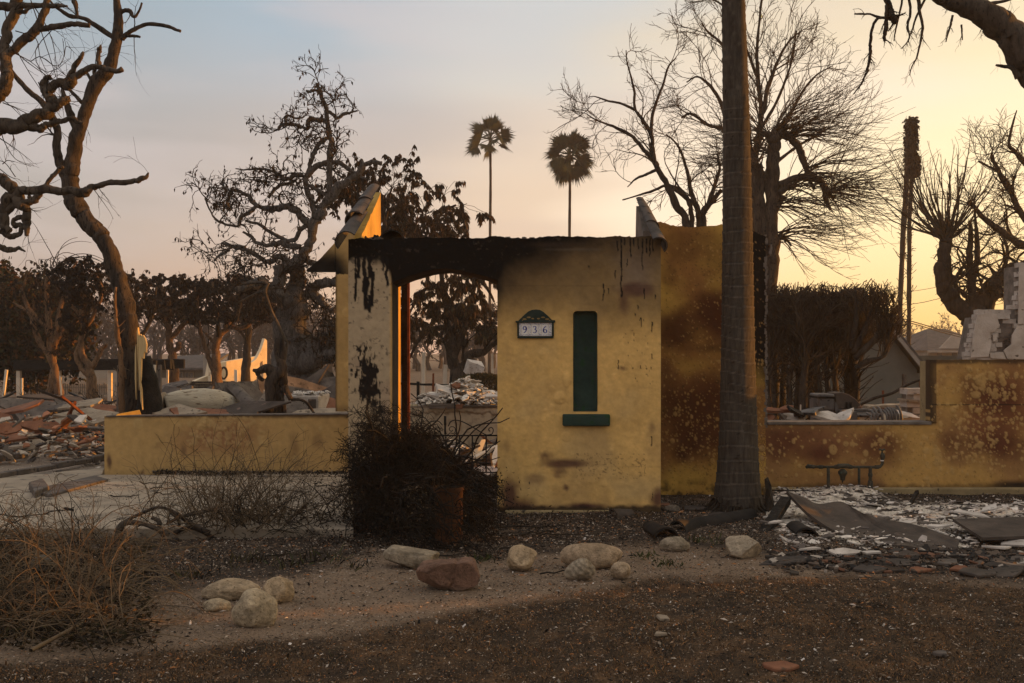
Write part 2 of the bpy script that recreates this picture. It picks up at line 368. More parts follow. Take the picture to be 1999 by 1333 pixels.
# ================================================================ GROUND
def axis(lo, hi, step, far, g=1.16):
    a=list(np.arange(lo,hi+1e-6,step)); s=step; x=hi
    while x<far: s*=g; x+=s; a.append(x)
    s=step; x=lo; b=[]
    while x>-far: s*=g; x-=s; b.append(x)
    return np.array(b[::-1]+a)
def build_ground():
    xs=axis(-6.5,6.0,.03,2500); ys=axis(3.4,12.2,.03,2500)
    X,Y=np.meshgrid(xs,ys); Y2=np.maximum(Y,2.2)
    u=CX+F*X/Y2; v=HY+F*EYE/Y2
    n1=fbm(X,Y,1.1,4,1); n2=fbm(X,Y,.22,4,2); n3=fbm(X,Y,.07,2,3)
    # zones of the ground, laid out on the ground plane
    up=np.interp(u,[0,300,600,750,1000,1300,1500,1600,2000,2400],[1235,1150,1105,1072,1090,1062,1075,1108,1135,1140])
    lo=np.interp(u,[0,300,700,900,1050,1300,1500,1750,2000,2400],[1300,1268,1232,1192,1165,1128,1128,1122,1145,1150])
    up=up+(n1-.5)*60+(n2-.5)*30; lo=lo+(n1-.5)*40+(n2-.5)*22
    near=(Y<12.5)
    dirt=np.array([.178,.130,.092]); lawn=np.array([.052,.035,.022]); bed=np.array([.046,.035,.027]); deb=np.array([.21,.17,.135]); far=np.array([.12,.095,.07])
    C=np.zeros(X.shape+(3,))+bed
    mp=sstep(-10,14,v-up); C=mixv(C,dirt,mp)
    ml=sstep(-8,16,v-lo); C=mixv(C,lawn,ml)
    # mottling of the lawn: rusty straw and black soot
    C=mixv(C,np.array([.12,.068,.034]),ml*sstep(.45,.7,fbm(X,Y,.09,3,12))*.6)
    C=mixv(C,np.array([.020,.016,.013]),ml*sstep(.50,.70,fbm(X,Y,.14,4,6))*.6)
    C=mixv(C,np.array([.15,.11,.08]),(1-mp)*sstep(.6,.75,n2)*.5)
    md=sstep(11.0,12.2,Y+(n1-.5)*1.0)*(1-sstep(20,60,Y)); C=mixv(C,deb,md*(X<0)); C=mixv(C,np.array([.07,.055,.045]),md*(X>=0))
    C=mixv(C,far,sstep(25,60,Y))
    C=C*(0.8+.4*n3[...,None])
    Z=(n1-.5)*.05+(n2-.5)*.03*(1-.6*mp*(1-ml))+(n3-.5)*.012*ml
    Z=Z*np.clip((60-np.abs(Y))/50,0,1)*np.clip((20-np.abs(X))/10,0,1)
    slab=(Y>7.6)&(Y<13.5)&(X<-1.2)
    Z=np.where(slab,np.minimum(Z,0)-.02,Z)
    V=np.stack([X,Y,Z],-1).reshape(-1,3); ny,nx=X.shape
    i=np.arange(ny*nx).reshape(ny,nx); Q=np.stack([i[:-1,:-1],i[:-1,1:],i[1:,1:],i[1:,:-1]],-1).reshape(-1,4)
    a=Acc(); a.add(V,Q,None,C.reshape(-1,3)); o=a.build('ground',M_ground); o['kind']='structure'
    o['label']='bare ashy soil and scorched lawn'
build_ground()

# concrete driveway slab and walk strips on the left
def slab(name, pts, z0, z1, mat, label):
    a=Acc(); P=[Vector((p.x,p.y,z0)) for p in pts]; prism(a,P,(0,0,z1-z0)); o=a.build(name,mat,smooth=False); o['kind']='structure'; o['label']=label
    bevel(o,.008,2); return o
slab('pavement',[G(-700,1043),G(690,1046),G(690,940),G(470,936),G(120,1010),G(-500,1060)][0:1]+[G(690,1046),G(690,936),G(200,936),G(-150,1010)],-.06,.055,M_conc,'worn concrete slab in front of the low wall')
slab('pavement',[G(-900,1006),G(-150,1012),G(196,938),G(204,918),G(-300,962),G(-900,985)],-.05,.03,M_conc,'second concrete slab left of the low wall')
def kerb(p0,p1,w,h,label,mat=M_shardgrey):
    a=Acc(); A=np.array(p0); B=np.array(p1); n=9
    d=nrm((B-A)[None])[0]; s=np.array([-d[1],d[0],0])
    for i in range(n):
        t0=i/n+.004; t1=(i+1)/n-.004; w_=w*random.uniform(.85,1.1); h_=h*random.uniform(.75,1.1)
        a0=A+(B-A)*t0; a1=A+(B-A)*t1
        prism(a,[a0-s*w_/2,a1-s*w_/2,a1+s*w_/2,a0+s*w_/2],(0,0,h_))
    o=a.build('kerb',mat,smooth=False); o['kind']='structure'; o['label']=label; bevel(o,.012,2)
kerb(G(-160,962,.02),G(206,897,.02),.11,.07,'low brick kerb ending at the wall corner')
kerb(G(-90,913,.02),G(50,893,.02),.12,.09,'short brick kerb piece at left')
kerb(G(90,893,.02),G(206,880,.02),.10,.05,'farther low brick kerb')
a=Acc()
prism(a,[G(58,966,.03),G(186,936,.03),G(212,944,.03),G(96,976,.03)],(0,0,.05)); prism(a,[G(56,958,.03),G(84,950,.03),G(96,966,.03),G(68,978,.03)],(0,0,.09))
o=a.build('kerb',M_shardgrey,smooth=False); o['kind']='structure'; o['label']='tapering stone kerb on the slab'; bevel(o,.012,2)

# ================================================================ WALLS
def patch(acc, d, us, vt, vb, colf, dispf, stepv=1.7, skirt=.1):
    "front face of a wall in the plane y=d; us columns, vt/vb top and bottom rows (photo px at that plane)"
    us=np.asarray(us,float); vt=np.asarray(vt,float)*np.ones(len(us)); vb=np.asarray(vb,float)*np.ones(len(us))
    ns=max(2,int((vb-vt).max()/stepv)); s=np.linspace(0,1,ns+1)
    U=np.repeat(us[None],ns+1,0); V=vt[None]+(vb-vt)[None]*s[:,None]
    C=colf(U,V); D=dispf(U,V)
    X=(U-CX)/F*d; Z=EYE-(V-HY)/F*d; Y=d-D
    # skirt, with its own vertices so the face keeps flat normals at its border
    for sl_,fl in ((np.s_[0,:],1),(np.s_[-1,:],0),(np.s_[:,0],0),(np.s_[:,-1],1)):
        f0=np.stack([X[sl_],Y[sl_],Z[sl_]],-1); b0=f0.copy(); b0[:,1]=d+skirt; n_=len(f0); k_=np.arange(n_-1)
        q_=np.stack([k_,k_+1,k_+1+n_,k_+n_],-1); q_=q_[:,::-1] if fl else q_
        acc.add(np.vstack([f0,b0]),q_,None,np.vstack([C[sl_],C[sl_]]))
    ny,nx=X.shape; i=np.arange(ny*nx).reshape(ny,nx)
    Q=np.stack([i[:-1,:-1],i[1:,:-1],i[1:,1:],i[:-1,1:]],-1).reshape(-1,4)
    acc.add(np.stack([X,Y,Z],-1).reshape(-1,3),Q,None,C.reshape(-1,3))
def ell(U,V,u,v,ru,rv,soft=.6,rough=0,seed=0):
    q=np.sqrt(((U-u)/ru)**2+((V-v)/rv)**2)
    if rough: q=q+rough*(fbm(U,V,max(ru,rv)*.6,3,seed)-.5)*2
    return 1-sstep(1-soft,1,q)
def blister_field(U,V,B):
    D=np.zeros(U.shape); T=np.zeros(U.shape)
    if U.size==0: return D,T
    umin,umax,vmin,vmax=U.min(),U.max(),V.min(),V.max()
    for (u,v,ru,rv,h) in B:
        if u<umin-ru or u>umax+ru or v<vmin-rv or v>vmax+rv: continue
        c=np.searchsorted(U[0],[u-ru*1.3,u+ru*1.3]); sl_=slice(max(c[0]-1,0),c[1]+1)
        if abs(V[0,0]-V[0,-1])<40 or True:
            q=((U[:,sl_]-u)/ru)**2+((V[:,sl_]-v)/rv)**2
            q=q+.35*(fbm(U[:,sl_],V[:,sl_],ru*.9+1,2,int(u)%13)-.5)
            m=np.clip(1-q,0,1)
            D[:,sl_]+=h*np.sqrt(m)*.9; T[:,sl_]=np.maximum(T[:,sl_],sstep(0,.35,m))
    return D,T
rg=np.random.RandomState(5)
def blist(n,u0,u1,v0,v1,r0,r1,h,dens=None):
    out=[]
    while len(out)<n:
        u=rg.uniform(u0,u1); v=rg.uniform(v0,v1)
        if dens is not None and rg.rand()>dens(u,v): continue
        r=r0+(r1-r0)*rg.rand()**3; out.append((u,v,r*rg.uniform(.8,1.1),r*rg.uniform(.8,1.4),h*r))
    return out
def base_disp(U,V,amp=.004):
    return (fbm(U,V,70,3,4)-.5)*amp*1.6+(fbm(U,V,9,3,5)-.5)*amp*.7+(fbm(U,V,3,2,8)-.5)*amp*.25

# ---- front portal
DF=8.78
YEL=np.array([.63,.388,.130])
B_front=[(1092,776,12,13,.012),(1077,758,6,6,.006),(1077,795,7,8,.007),(1078,807,5,5,.005),(1064,800,4,4,.003),(1069,775,3,3,.002),(1085,779,4,4,.003),(1107,740,8,17,.008),(1062,690,11,12,.004),(1106,852,10,10,.008),(1060,818,6,6,.003),(1030,815,5,4,.002),(718,640,8,8,.002),(1200,735,9,8,.002)]
B_front+=blist(26,985,1280,640,980,2,6,.0006)
cracks=[[(1140,519),(1150,518),(1162,525)],[(1208,715),(1208,722)],[(1263,625),(1268,650)],[(1222,950),(1226,970)],[(1245,565),(1243,600),(1251,640)]]
drips=[(694,500,590,2.2),(700,500,545,4),(711,500,572,3.6),(716,540,606,5),(722,500,545,5),(727,530,600,3.2),(723,575,612,3.4),(748,500,530,2),(755,500,560,3),(1205,470,492,1.2),(1213,465,582,1.5),(1220,465,480,1.2),(1231,465,503,1.3),(1238,465,483,1),(1246,465,488,1),(1254,465,528,1.2),(1262,465,496,1.2),(1268,465,503,1),(1274,465,492,1),(1224,505,522,1),(1201,528,545,1.2),(1178,553,588,1.4),(1187,562,575,1),(1257,562,586,1),(1278,575,585,1.2),(1245,595,605,1.3),(1252,620,640,1),(1273,628,650,1),(1208,702,722,1.2),(1272,852,872,1.4),(1273,960,978,1),(1250,713,720,1),(1270,716,722,1),(1272,690,702,1),(1222,650,654,1.2),(1226,692,696,1.2),(1240,612,618,1),(1150,518,524,1.5)]
def front_col(U,V):
    n=fbm(U,V,60,4,1); n2=fbm(U,V,14,4,2); n3=fbm(U,V,5,3,3)
    C=np.zeros(U.shape+(3,))+YEL; C=C*(.86+.28*n[...,None])*(.93+.14*n3[...,None])
    C=mixv(C,np.array([.50,.35,.16]),sstep(.5,.8,fbm(U,V,90,3,21))*.5); C=mixv(C,np.array([.40,.25,.10]),sstep(.5,.75,fbm(U,V*.8,60,4,22))*.45)
    # olive brown veil down the arch side and along the bottom
    C=mixv(C,np.array([.155,.10,.045]),(1-sstep(545,640,V+(n-.5)*60-(U-975)*.12))*(U>970)*.75)
    C=mixv(C,np.array([.20,.145,.105]),ell(U,V,1245,520,80,70,.9,.3,4)*.75)
    # grey cream pier
    m=(1-sstep(758,766,U)); C=mixv(C,np.array([.40,.30,.185])*1.0,m)
    C=mixv(C,np.array([.24,.15,.11]),m*sstep(.5,.8,n)*.5)
    spat=sstep(.60,.68,n3)*sstep(.45,.65,n2+.10*sstep(560,800,V)); C=mixv(C,np.array([.05,.038,.03]),m*spat*.7)
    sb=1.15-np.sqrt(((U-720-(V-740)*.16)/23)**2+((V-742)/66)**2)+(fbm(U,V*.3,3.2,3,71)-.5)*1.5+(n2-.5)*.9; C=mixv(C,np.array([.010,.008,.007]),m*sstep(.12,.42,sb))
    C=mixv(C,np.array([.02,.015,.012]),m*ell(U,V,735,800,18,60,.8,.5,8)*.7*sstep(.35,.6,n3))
    # purple brown burn stains
    st=np.array([.095,.042,.030])
    for (u,v,ru,rv,k,s) in [(1236,566,52,20,.85,1),(1216,592,17,40,.7,2),(1064,889,20,13,.8,3),(1108,905,66,13,.9,4),(1092,920,20,18,.7,5),(1105,952,9,9,.9,6),(1042,935,26,16,.5,7),(995,965,24,42,.95,8),(1012,990,52,26,.95,9),(1284,975,22,36,.95,10),(1216,719,13,8,.7,11),(1273,835,9,14,.4,12),(1150,988,80,10,1,13),(1060,990,60,8,.6,15),(1240,990,60,8,.5,16),(990,870,9,20,.3,14)]:
        C=mixv(C,st,ell(U,V,u,v,ru,rv,.85,.35,s)*k)
    dk=sstep(984,992,V+(n2-.5)*12)*(U>970); C=mixv(C,np.array([.02,.014,.011]),dk*.9)
    # soot from the top
    E=np.interp(U,[680,700,740,762,780,900,965,985,1060,1100,1130,1200,1290],[508,500,505,530,700,700,600,552,506,492,484,470,466])
    wd=np.interp(U,[680,760,965,1000,1290],[7,10,34,46,26]); s=sstep(-wd,wd,E-V+(n-.5)*46+(n2-.5)*16)
    halo=sstep(-wd*3.2,wd*.2,E-V+(n-.5)*50); C=mixv(C,np.array([.075,.045,.024]),halo*.72*(U>760))
    C=mixv(C,np.array([.0025,.0022,.0018]),s)
    C=mixv(C,np.array([.085,.062,.043]),s*sstep(.64,.78,n3)*sstep(.5,.7,fbm(U,V,24,3,31))*.45)
    C=mixv(C,np.array([.11,.085,.06]),ell(U,V,1120,487,70,5,.9,.5,41)*.55)
    C=mixv(C,np.array([.05,.03,.02]),ell(U,V,1080,478,60,9,.9,.5,42)*.5)
    wob=(n3-.5)*3
    for (u,v0,v1,w) in drips:
        q=np.abs(U-u+wob*.8+(fbm(V,V*0+u,16,2,5)-.5)*(2.2+w))/(w*(.5+.9*fbm(V,V*0+u,9,2,6))); t=(1-sstep(.7,1.3,q))*(V>v0)*(1-sstep(v1-4,v1+1,V)); C=mixv(C,np.array([.007,.006,.006]),t)
    # hairline seams
    C=mixv(C,C*.72,(1-sstep(.4,1.4,np.abs(V-558-(n-.5)*3)))*(U>985)*.6)
    C=mixv(C,C*.8,(1-sstep(.4,1.4,np.abs(V-911)))*(U>1180)*.6)
    sp=(U>1205)*(V>610)*(V<750)*sstep(.76,.80,fbm(U,V*.45,3,2,51))*sstep(.45,.6,fbm(U,V,25,2,53)); C=mixv(C,np.array([.02,.015,.012]),sp*.8)
    sp2=(U>1125)*(U<1260)*(V>885)*(V<935)*sstep(.66,.74,fbm(U,V,3,2,52)); C=mixv(C,np.array([.05,.03,.02]),sp2*.5)
    D,T=blister_field(U,V,B_front); C=mixv(C,C*1.12,T*.6)
    return C
def front_disp(U,V):
    D,T=blister_field(U,V,B_front)
    for c in [(1098,781,5,4,-.004),(1085,925,70,3,-.001)]:
        q=((U-c[0])/c[2])**2+((V-c[1])/c[3])**2; D=D+c[4]*np.clip(1-q,0,1)
    E=np.interp(U,[680,980,1060,1290],[540,540,500,478]); rough=sstep(0,60,E-V)
    return base_disp(U,V,.007)+D+rough*(fbm(U,V,7,3,9)-.5)*.006
def build_portal():
    root=empty('arched_entrance_wall',(0,DF,0),'yellow stucco entrance wall with an arched doorway and soot streaks over its top','wall')
    a=Acc(); st=1.6
    topf=lambda u: 463-1.5*sstep(980,1250,u)+ (fbm(u,u*0,26,3,3)-.5)*7+3*(1-sstep(760,800,u))+(fbm(u,u*0,6,2,5)-.5)*3
    arch_u=[763,795,840,870,900,945,971]; arch_v=[552,539,526,523,527,538,547]
    u=np.arange(680,763.1,st); u[-1]=763; patch(a,DF,u,topf(u),1000,front_col,front_disp)
    u=np.linspace(763,971,131); patch(a,DF,u,topf(u),np.interp(u,arch_u,arch_v),front_col,front_disp)
    u=np.linspace(971,1119,93); patch(a,DF,u,topf(u),1000,front_col,front_disp)
    u=np.linspace(1119,1166,30); patch(a,DF,u,topf(u),607,front_col,front_disp); patch(a,DF,u,803,1000,front_col,front_disp)
    u=np.linspace(1166,1290,79); patch(a,DF,u,topf(u),1000,front_col,front_disp)
    # rounded corners of the niche opening
    r=7
    for (cu,cv,su,sv) in ((1119,607,1,1),(1166,607,-1,1)):
        pts=[(cu,cv)]+[(cu+su*(r-r*math.sin(t)),cv+sv*(r-r*math.cos(t))) for t in np.linspace(0,math.pi/2,5)]
        V=[Wn(p[0],p[1],DF-.0015) for p in pts]; V=[(x,DF-.0015,z) for x,_,z in V]
        a.add(V,None,[(0,i,i+1) for i in range(1,5)],np.array([YEL*.9]*6))
    child(a,'stucco_face',M_stucco,root)
    # masonry behind the face
    b=Acc(); dpt=.52; y0=DF+.1
    def pp(u,v,y=y0):
        p=Wn(u,v,DF); return (p[0],y,p[2])
    prism(b,[pp(680.8,468),pp(762,468),pp(762,1004),pp(680.8,1004)],(0,dpt,0))
    au=np.linspace(762,972,18); av=np.interp(au,arch_u,arch_v)-.6
    prism(b,[pp(762.3,469)]+[pp(971.7,469)]+[pp(x,y) for x,y in list(zip(au,av))[::-1]],(0,dpt-.004,0))
    prism(b,[pp(972,468),pp(1289.2,468),pp(1289.2,1004),pp(972,1004)],(0,dpt,0))
    child(b,'masonry_core',M_soot_body,root,smooth=False)
    # ragged mortar ridge along the top
    c=Acc(); 
    for k in range(150):
        u=rg.uniform(690,1285); p=Wn(u,464-rg.rand()*2,DF); s=rg.uniform(.008,.03)
        M=Matrix.Translation((p[0],DF+rg.uniform(.02,.5),p[2]-.008))@Matrix.Rotation(rg.rand()*3,4,'Z')
        box(c,(-s,-s*.8,-.01),(s,s*.8,rg.uniform(.004,.016)),None,.006,M)
    child(c,'broken_mortar',M_mortar,root,smooth=False,kind='stuff')
    # niche
    n=Acc()
    def rr(u0,u1,v0,v1,rad,y,seg=5):
        out=[]
        for (cu,cv,a0) in ((u1-rad,v0+rad,-90),(u1-rad,v1-1.5,0),(u0+rad,v1-1.5,90),(u0+rad,v0+rad,180)):
            ry=rad if cv<v0+rad+1 else 1.5
            for t in np.linspace(0,90,seg):
                an=math.radians(a0+t); out.append((cu+rad*math.cos(an),cv+ry*math.sin(an)))
        return [((p[0]-CX)/F*DF,y,EYE-(p[1]-HY)/F*DF) for p in out]
    rings=[rr(1118.5,1166.5,606.5,803.5,7.3,DF-.003),rr(1119.5,1165.5,607.5,802.5,7,DF+.012),rr(1120.5,1164.5,609,801,6,DF+.078),rr(1125,1160,614,796,5,DF+.09)]
    m=len(rings[0]); V=np.array(sum(rings,[])); Q=[]
    for k in range(3):
        for i in range(m): j=(i+1)%m; Q.append((k*m+i,k*m+j,(k+1)*m+j,(k+1)*m+i))
    n.poly(V,[tuple(q) for q in Q]+[list(range(3*m,4*m))])
    child(n,'niche',M_green,root,label='dark green painted recess')
    s=Acc(); p0=Wn(1098,831,DF); p1=Wn(1190,808,DF)
    box(s,(p0[0],DF-.055,p0[2]),(p1[0],DF+.01,p1[2]))
    o=child(s,'niche_sill',M_green,root,smooth=True,label='dark green ledge'); bevel(o,.012,3)
    # footing
    f=Acc(); p0=Wn(986,1000,DF); p1=Wn(1190,1000,DF)
    box(f,(p0[0],DF-.05,-.03),(p1[0]+.02,DF+.01,.022),None,.003)
    o=child(f,'footing',M_stucco_body,root,smooth=False); bevel(o,.012,2)
    # gable side walls running back from both corners
    g=Acc(); x0,x1=-1.436,-1.372
    pr=[(x0,DF+.62,0),(x0,DF+.62,2.44),(x0,10.35,3.16),(x0,10.42,3.20),(x0,10.44,2.3),(x0,10.44,0)]
    n_=24; top=[]
    for i in range(n_+1):
        t=i/n_; y=DF+.16+(10.40-DF-.16)*t; z=2.40+(3.08-2.40)*t+(fbm(np.array([y*9.]),np.array([1.]),1,3)[0]-.5)*.05; top.append((x0,y,z))
    prof=[(x0,DF+.16,2.36)]+top+[(x0,10.43,2.2),(x0,10.43,0),(x0,DF+.63,0),(x0,DF+.63,2.36)]
    prism(g,prof,(x1-x0,0,0))
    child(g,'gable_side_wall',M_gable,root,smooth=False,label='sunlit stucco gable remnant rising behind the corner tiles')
    g=Acc(); x0,x1=1.195,1.262
    prof=[(x0,DF+.3,2.36),(x0,DF+.3,2.52),(x0,DF+.5,2.66),(x0,DF+.72,2.80),(x0,DF+.80,2.82),(x0,DF+.84,2.6),(x0,DF+.86,2.36)]
    prism(g,prof,(x1-x0,0,0)); child(g,'gable_side_wall',M_mortar,root,smooth=False,label='small broken gable remnant at the right corner')
    # rubble on the sill of the left gable
    r=Acc()
    for k in range(40):
        u=rg.uniform(704,748); p=Wn(u,466,DF); s=rg.uniform(.008,.022)
        M=Matrix.Translation((p[0],DF+rg.uniform(.1,.5),2.425+rg.rand()*.02))@Matrix.Rotation(rg.rand()*3,4,'Z')@Matrix.Rotation(rg.rand(),4,'X')
        box(r,(-s,-s,-s*.7),(s,s,s*.7),None,.006,M)
    child(r,'loose_rubble',M_char,root,smooth=False,kind='stuff')
    # barrel tiles on the two corners
    def barrel(p0,p1,r0,r1,up,mat,arc=math.pi*.95,th=.011):
        p0=np.array(p0);p1=np.array(p1); ax=nrm((p1-p0)[None])[0]; up=np.array(up,float); up-=ax*np.dot(up,ax); up=nrm(up[None])[0]; sd=np.cross(ax,up)
        a_=Acc(); n=14; K=5; out=[]
        for k in range(K):
            t=k/(K-1); c=p0+(p1-p0)*t; r=r0+(r1-r0)*t
            for rad in (r,r-th):
                for i in range(n+1):
                    an=-arc/2+arc*i/n; out.append(c+up*math.cos(an)*rad+sd*math.sin(an)*rad)
        V=np.array(out); m=n+1; Q=[]
        idx=lambda k,l,i: k*2*m+l*m+i
        for k in range(K-1):
            for i in range(n):
                Q.append((idx(k,0,i),idx(k,0,i+1),idx(k+1,0,i+1),idx(k+1,0,i))); Q.append((idx(k,1,i+1),idx(k,1,i),idx(k+1,1,i),idx(k+1,1,i+1)))
            for i in (0,n): Q.append((idx(k,0,i),idx(k+1,0,i),idx(k+1,1,i),idx(k,1,i)))
        for k in (0,K-1):
            for i in range(n): Q.append((idx(k,0,i),idx(k,0,i+1),idx(k,1,i+1),idx(k,1,i)))
        a_.add(V,Q); return a_
    globals()['barrel']=barrel
    sl=[((-1.43,8.62,2.36),(-1.40,9.28,2.66),.105,.088),((-1.425,9.06,2.60),(-1.40,9.68,2.86),.10,.085),((-1.41,9.55,2.82),(-1.40,10.15,3.06),.090,.075)]
    for (p,q,r0,r1) in sl: child(barrel(p,q,r0,r1,(-.75,0,1),M_tile),'barrel_tile',M_tile,root)
    sr=[((1.265,8.62,2.33),(1.235,9.12,2.60),.085,.07),((1.25,8.98,2.53),(1.225,9.45,2.79),.08,.065),((1.24,9.3,2.70),(1.225,9.6,2.86),.07,.055)]
    for (p,q,r0,r1) in sr: child(barrel(p,q,r0,r1,(.95,0,1),M_tile),'barrel_tile',M_tile,root)
    p=Wn(764,468,DF+.1); child(barrel((p[0],DF+.12,p[2]-.03),(p[0]+.02,DF+.55,p[2]-.03),.125,.11,(0,0,1),M_tileblk,math.pi*.8),'barrel_tile',M_char,root,label='soot black half round tile lying on the lintel')
    return root
portal=build_portal()

# door jamb and charred door left standing in the arch
def build_door():
    r=empty('charred_door_frame',(-1.05,9.7,0),'burnt door post with a glowing sunlit jamb inside the archway','door frame')
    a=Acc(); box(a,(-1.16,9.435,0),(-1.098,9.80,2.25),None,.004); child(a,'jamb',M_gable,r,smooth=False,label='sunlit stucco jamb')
    a=Acc(); box(a,(-1.092,9.83,0),(-1.035,9.87,2.2),None,.003); child(a,'door_edge',M_char,r,smooth=False)
    a=Acc(); box(a,(-1.033,9.825,0),(-1.012,9.88,2.25),None,.002); child(a,'steel_angle',M_rusty,r,smooth=False)
build_door()

# ---- rear tall scorched wall
DR=9.9
B_rear=blist(1300,1291,1500,470,925,.8,2.6,.0012,lambda u,v: .25+.75*(v>690)+.3*(u>1340))+blist(40,1300,1410,780,900,2,5,.0012)
def rear_col(U,V):
    n=fbm(U,V,55,4,11); n2=fbm(U,V,12,4,12); n3=fbm(U,V,4,2,13)
    C=np.zeros(U.shape+(3,))+np.array([.54,.32,.068]); C=C*(.85+.3*n[...,None])
    C=mixv(C,np.array([.25,.11,.035]),sstep(.28,.6,fbm(U*.7,V,75,3,81))*.85)
    br=np.array([.075,.024,.009])
    C=mixv(C,np.array([.16,.06,.02]),ell(U,V,1385,650,150,120,.9,.3,82)*.7); C=mixv(C,np.array([.16,.06,.02]),ell(U,V,1370,815,150,115,.8,.3,83)*.85)
    for (u,v,ru,rv,k,s) in [(1410,625,90,72,1,1),(1400,610,70,50,.9,31),(1320,640,50,60,.9,2),(1360,850,80,70,.9,32),(1380,790,110,92,.95,3),(1300,770,40,80,.7,4),(1350,480,120,50,.55,5),(1420,520,60,40,.5,6),(1305,540,30,40,.5,9),(1330,885,22,30,.9,7),(1420,880,60,50,.6,8),(1460,560,40,60,.5,10)]:
        C=mixv(C,br,ell(U,V,u,v,ru,rv,.8,.3,s+20)*k)
    C=mixv(C,br*.5,ell(U,V,1400,680,80,12,.9,.3,3)*.5)
    C=mixv(C,np.array([.008,.006,.005]),sstep(1462,1470,U+(n2-.5)*8)*(1-sstep(690,790,V+(n-.5)*60)))
    C=mixv(C,np.array([.03,.02,.012]),sstep(925,960,V)*.8*sstep(.4,.7,n2))
    D,T=blister_field(U,V,B_rear); C=mixv(C,np.array([.42,.25,.08]),T*.6)
    pit=sstep(.74,.79,fbm(U,V,3,2,61)); C=mixv(C,np.array([.03,.02,.01]),pit*.5)
    return C
def rear_disp(U,V):
    D,T=blister_field(U,V,B_rear); return base_disp(U,V,.004)+D
# ---- low walls
B_left=blist(220,370,480,812,870,1.2,4,.0012)+blist(70,400,520,812,870,3,9,.0010)+blist(60,215,650,820,925,1.5,7,.0008)+[(270,828,10,12,.008),(400,820,10,9,.006),(445,826,8,8,.007)]
def left_col(U,V):
    n=fbm(U,V,55,4,15); n2=fbm(U,V,12,4,16)
    C=np.zeros(U.shape+(3,))+np.array([.46,.296,.115]); C=C*(.88+.24*n[...,None])
    C=mixv(C,np.array([.26,.125,.06]),ell(U,V,430,855,130,50,.9,.4,1)*.85)
    C=mixv(C,np.array([.10,.05,.03]),ell(U,V,213,900,7,22,.8,.3,2)*.9)
    for (u,v,ru,rv,k) in [(277,925,8,12,.7),(359,880,9,18,.6),(575,870,20,50,.5),(310,870,14,10,.3),(620,860,16,30,.4)]:
        C=mixv(C,np.array([.12,.06,.035]),ell(U,V,u,v,ru,rv,.9,.4,int(u))*k)
    C=mixv(C,np.array([.05,.035,.025]),(1-sstep(811,819,V+(n2-.5)*5))*.8)
    C=mixv(C,np.array([.04,.03,.02]),sstep(922,932,V+(n2-.5)*12)*(U>300)*.7)
    D,T=blister_field(U,V,B_left); C=mixv(C,np.array([.46,.32,.135]),T*.5); 
    return C
def left_disp(U,V):
    D,T=blister_field(U,V,B_left); return base_disp(U,V,.004)+D
dR=lambda u,v: .04+1.2*math.exp(-((u-1925)/75)**2-((v-780)/60)**2)+.8*math.exp(-((u-1900)/80)**2-((v-870)/45)**2)+.5*math.exp(-((u-1730)/60)**2-((v-860)/30)**2)+.5*math.exp(-((u-1520)/40)**2-((v-865)/40)**2)
B_right=blist(900,1482,2010,705,950,1.0,4.5,.0014,dR)+blist(60,1850,1999,720,900,3,7,.0013,dR)+blist(26,1485,1850,830,930,3,7,.0010)+[(1487,875,7,7,.007),(1487,894,5,5,.005),(1651,866,6,6,.006),(1664,867,6,6,.006),(1626,877,9,11,.004),(1719,859,6,6,.005),(1810,936,6,8,.006),(1808,880,8,7,.005),(1829,882,8,8,.006),(1831,896,8,8,.005),(1827,905,6,6,.005),(1916,742,11,13,.008),(1936,735,8,9,.007),(1905,770,11,8,.006),(1930,762,6,7,.005),(1943,772,8,8,.005)]
def right_col(U,V):
    n=fbm(U,V,60,4,17); n2=fbm(U,V,14,4,18); n3=fbm(U,V,4,2,13)
    C=np.zeros(U.shape+(3,))+np.array([.49,.283,.084]); C=C*(.86+.28*n[...,None])
    C=mixv(C,np.array([.26,.13,.055]),sstep(.34,.62,fbm(U*.6,V,60,3,84))*.75)
    br=np.array([.110,.036,.018])
    C=mixv(C,np.array([.20,.075,.032]),ell(U,V,1955,800,120,105,.7,.35,85)*.9); C=mixv(C,np.array([.22,.09,.04]),ell(U,V,1600,868,190,55,.8,.35,86)*.75)
    for (u,v,ru,rv,k,s) in [(1955,775,80,62,1,1),(1890,760,35,50,.7,2),(1940,868,110,46,.95,3),(1720,870,85,50,.8,4),(1600,885,75,40,.95,5),(1520,865,60,50,.8,6),(1560,845,80,25,.45,10),(1850,860,30,40,.5,7),(1980,700,60,24,.4,8),(1690,945,40,25,.3,11),(2200,800,150,80,.8,12)]:
        C=mixv(C,br,ell(U,V,u,v,ru,rv,.85,.35,s+40)*k)
    C=mixv(C,np.array([.012,.008,.006]),ell(U,V,1985,947,75,16,.9,.4,9)*1)
    C=mixv(C,np.array([.02,.014,.01]),(1-sstep(1816,1828,U+(n2-.5)*10))*(V<826)*(U>1810)*.75)
    C=mixv(C,np.array([.03,.02,.014]),(1-sstep(705,713,V+(n2-.5)*7))*(U>1815)*.8)
    C=mixv(C,np.array([.03,.02,.014]),(1-sstep(826,832,V+(n2-.5)*5))*(U<1828)*.7)
    C=mixv(C,np.array([.02,.014,.01]),(1-sstep(.5,1.5,np.abs(V-790)))*(U>1815)*.9)
    C=mixv(C,np.array([.05,.035,.02]),sstep(940,950,V+(n2-.5)*10)*.6)
    D,T=blister_field(U,V,B_right); C=mixv(C,np.array([.48,.30,.11]),T*.68)
    pit=sstep(.76,.80,fbm(U,V,3,2,62)); C=mixv(C,np.array([.05,.03,.015]),pit*.4)
    return C
def right_disp(U,V):
    D,T=blister_field(U,V,B_right); return base_disp(U,V,.004)+D
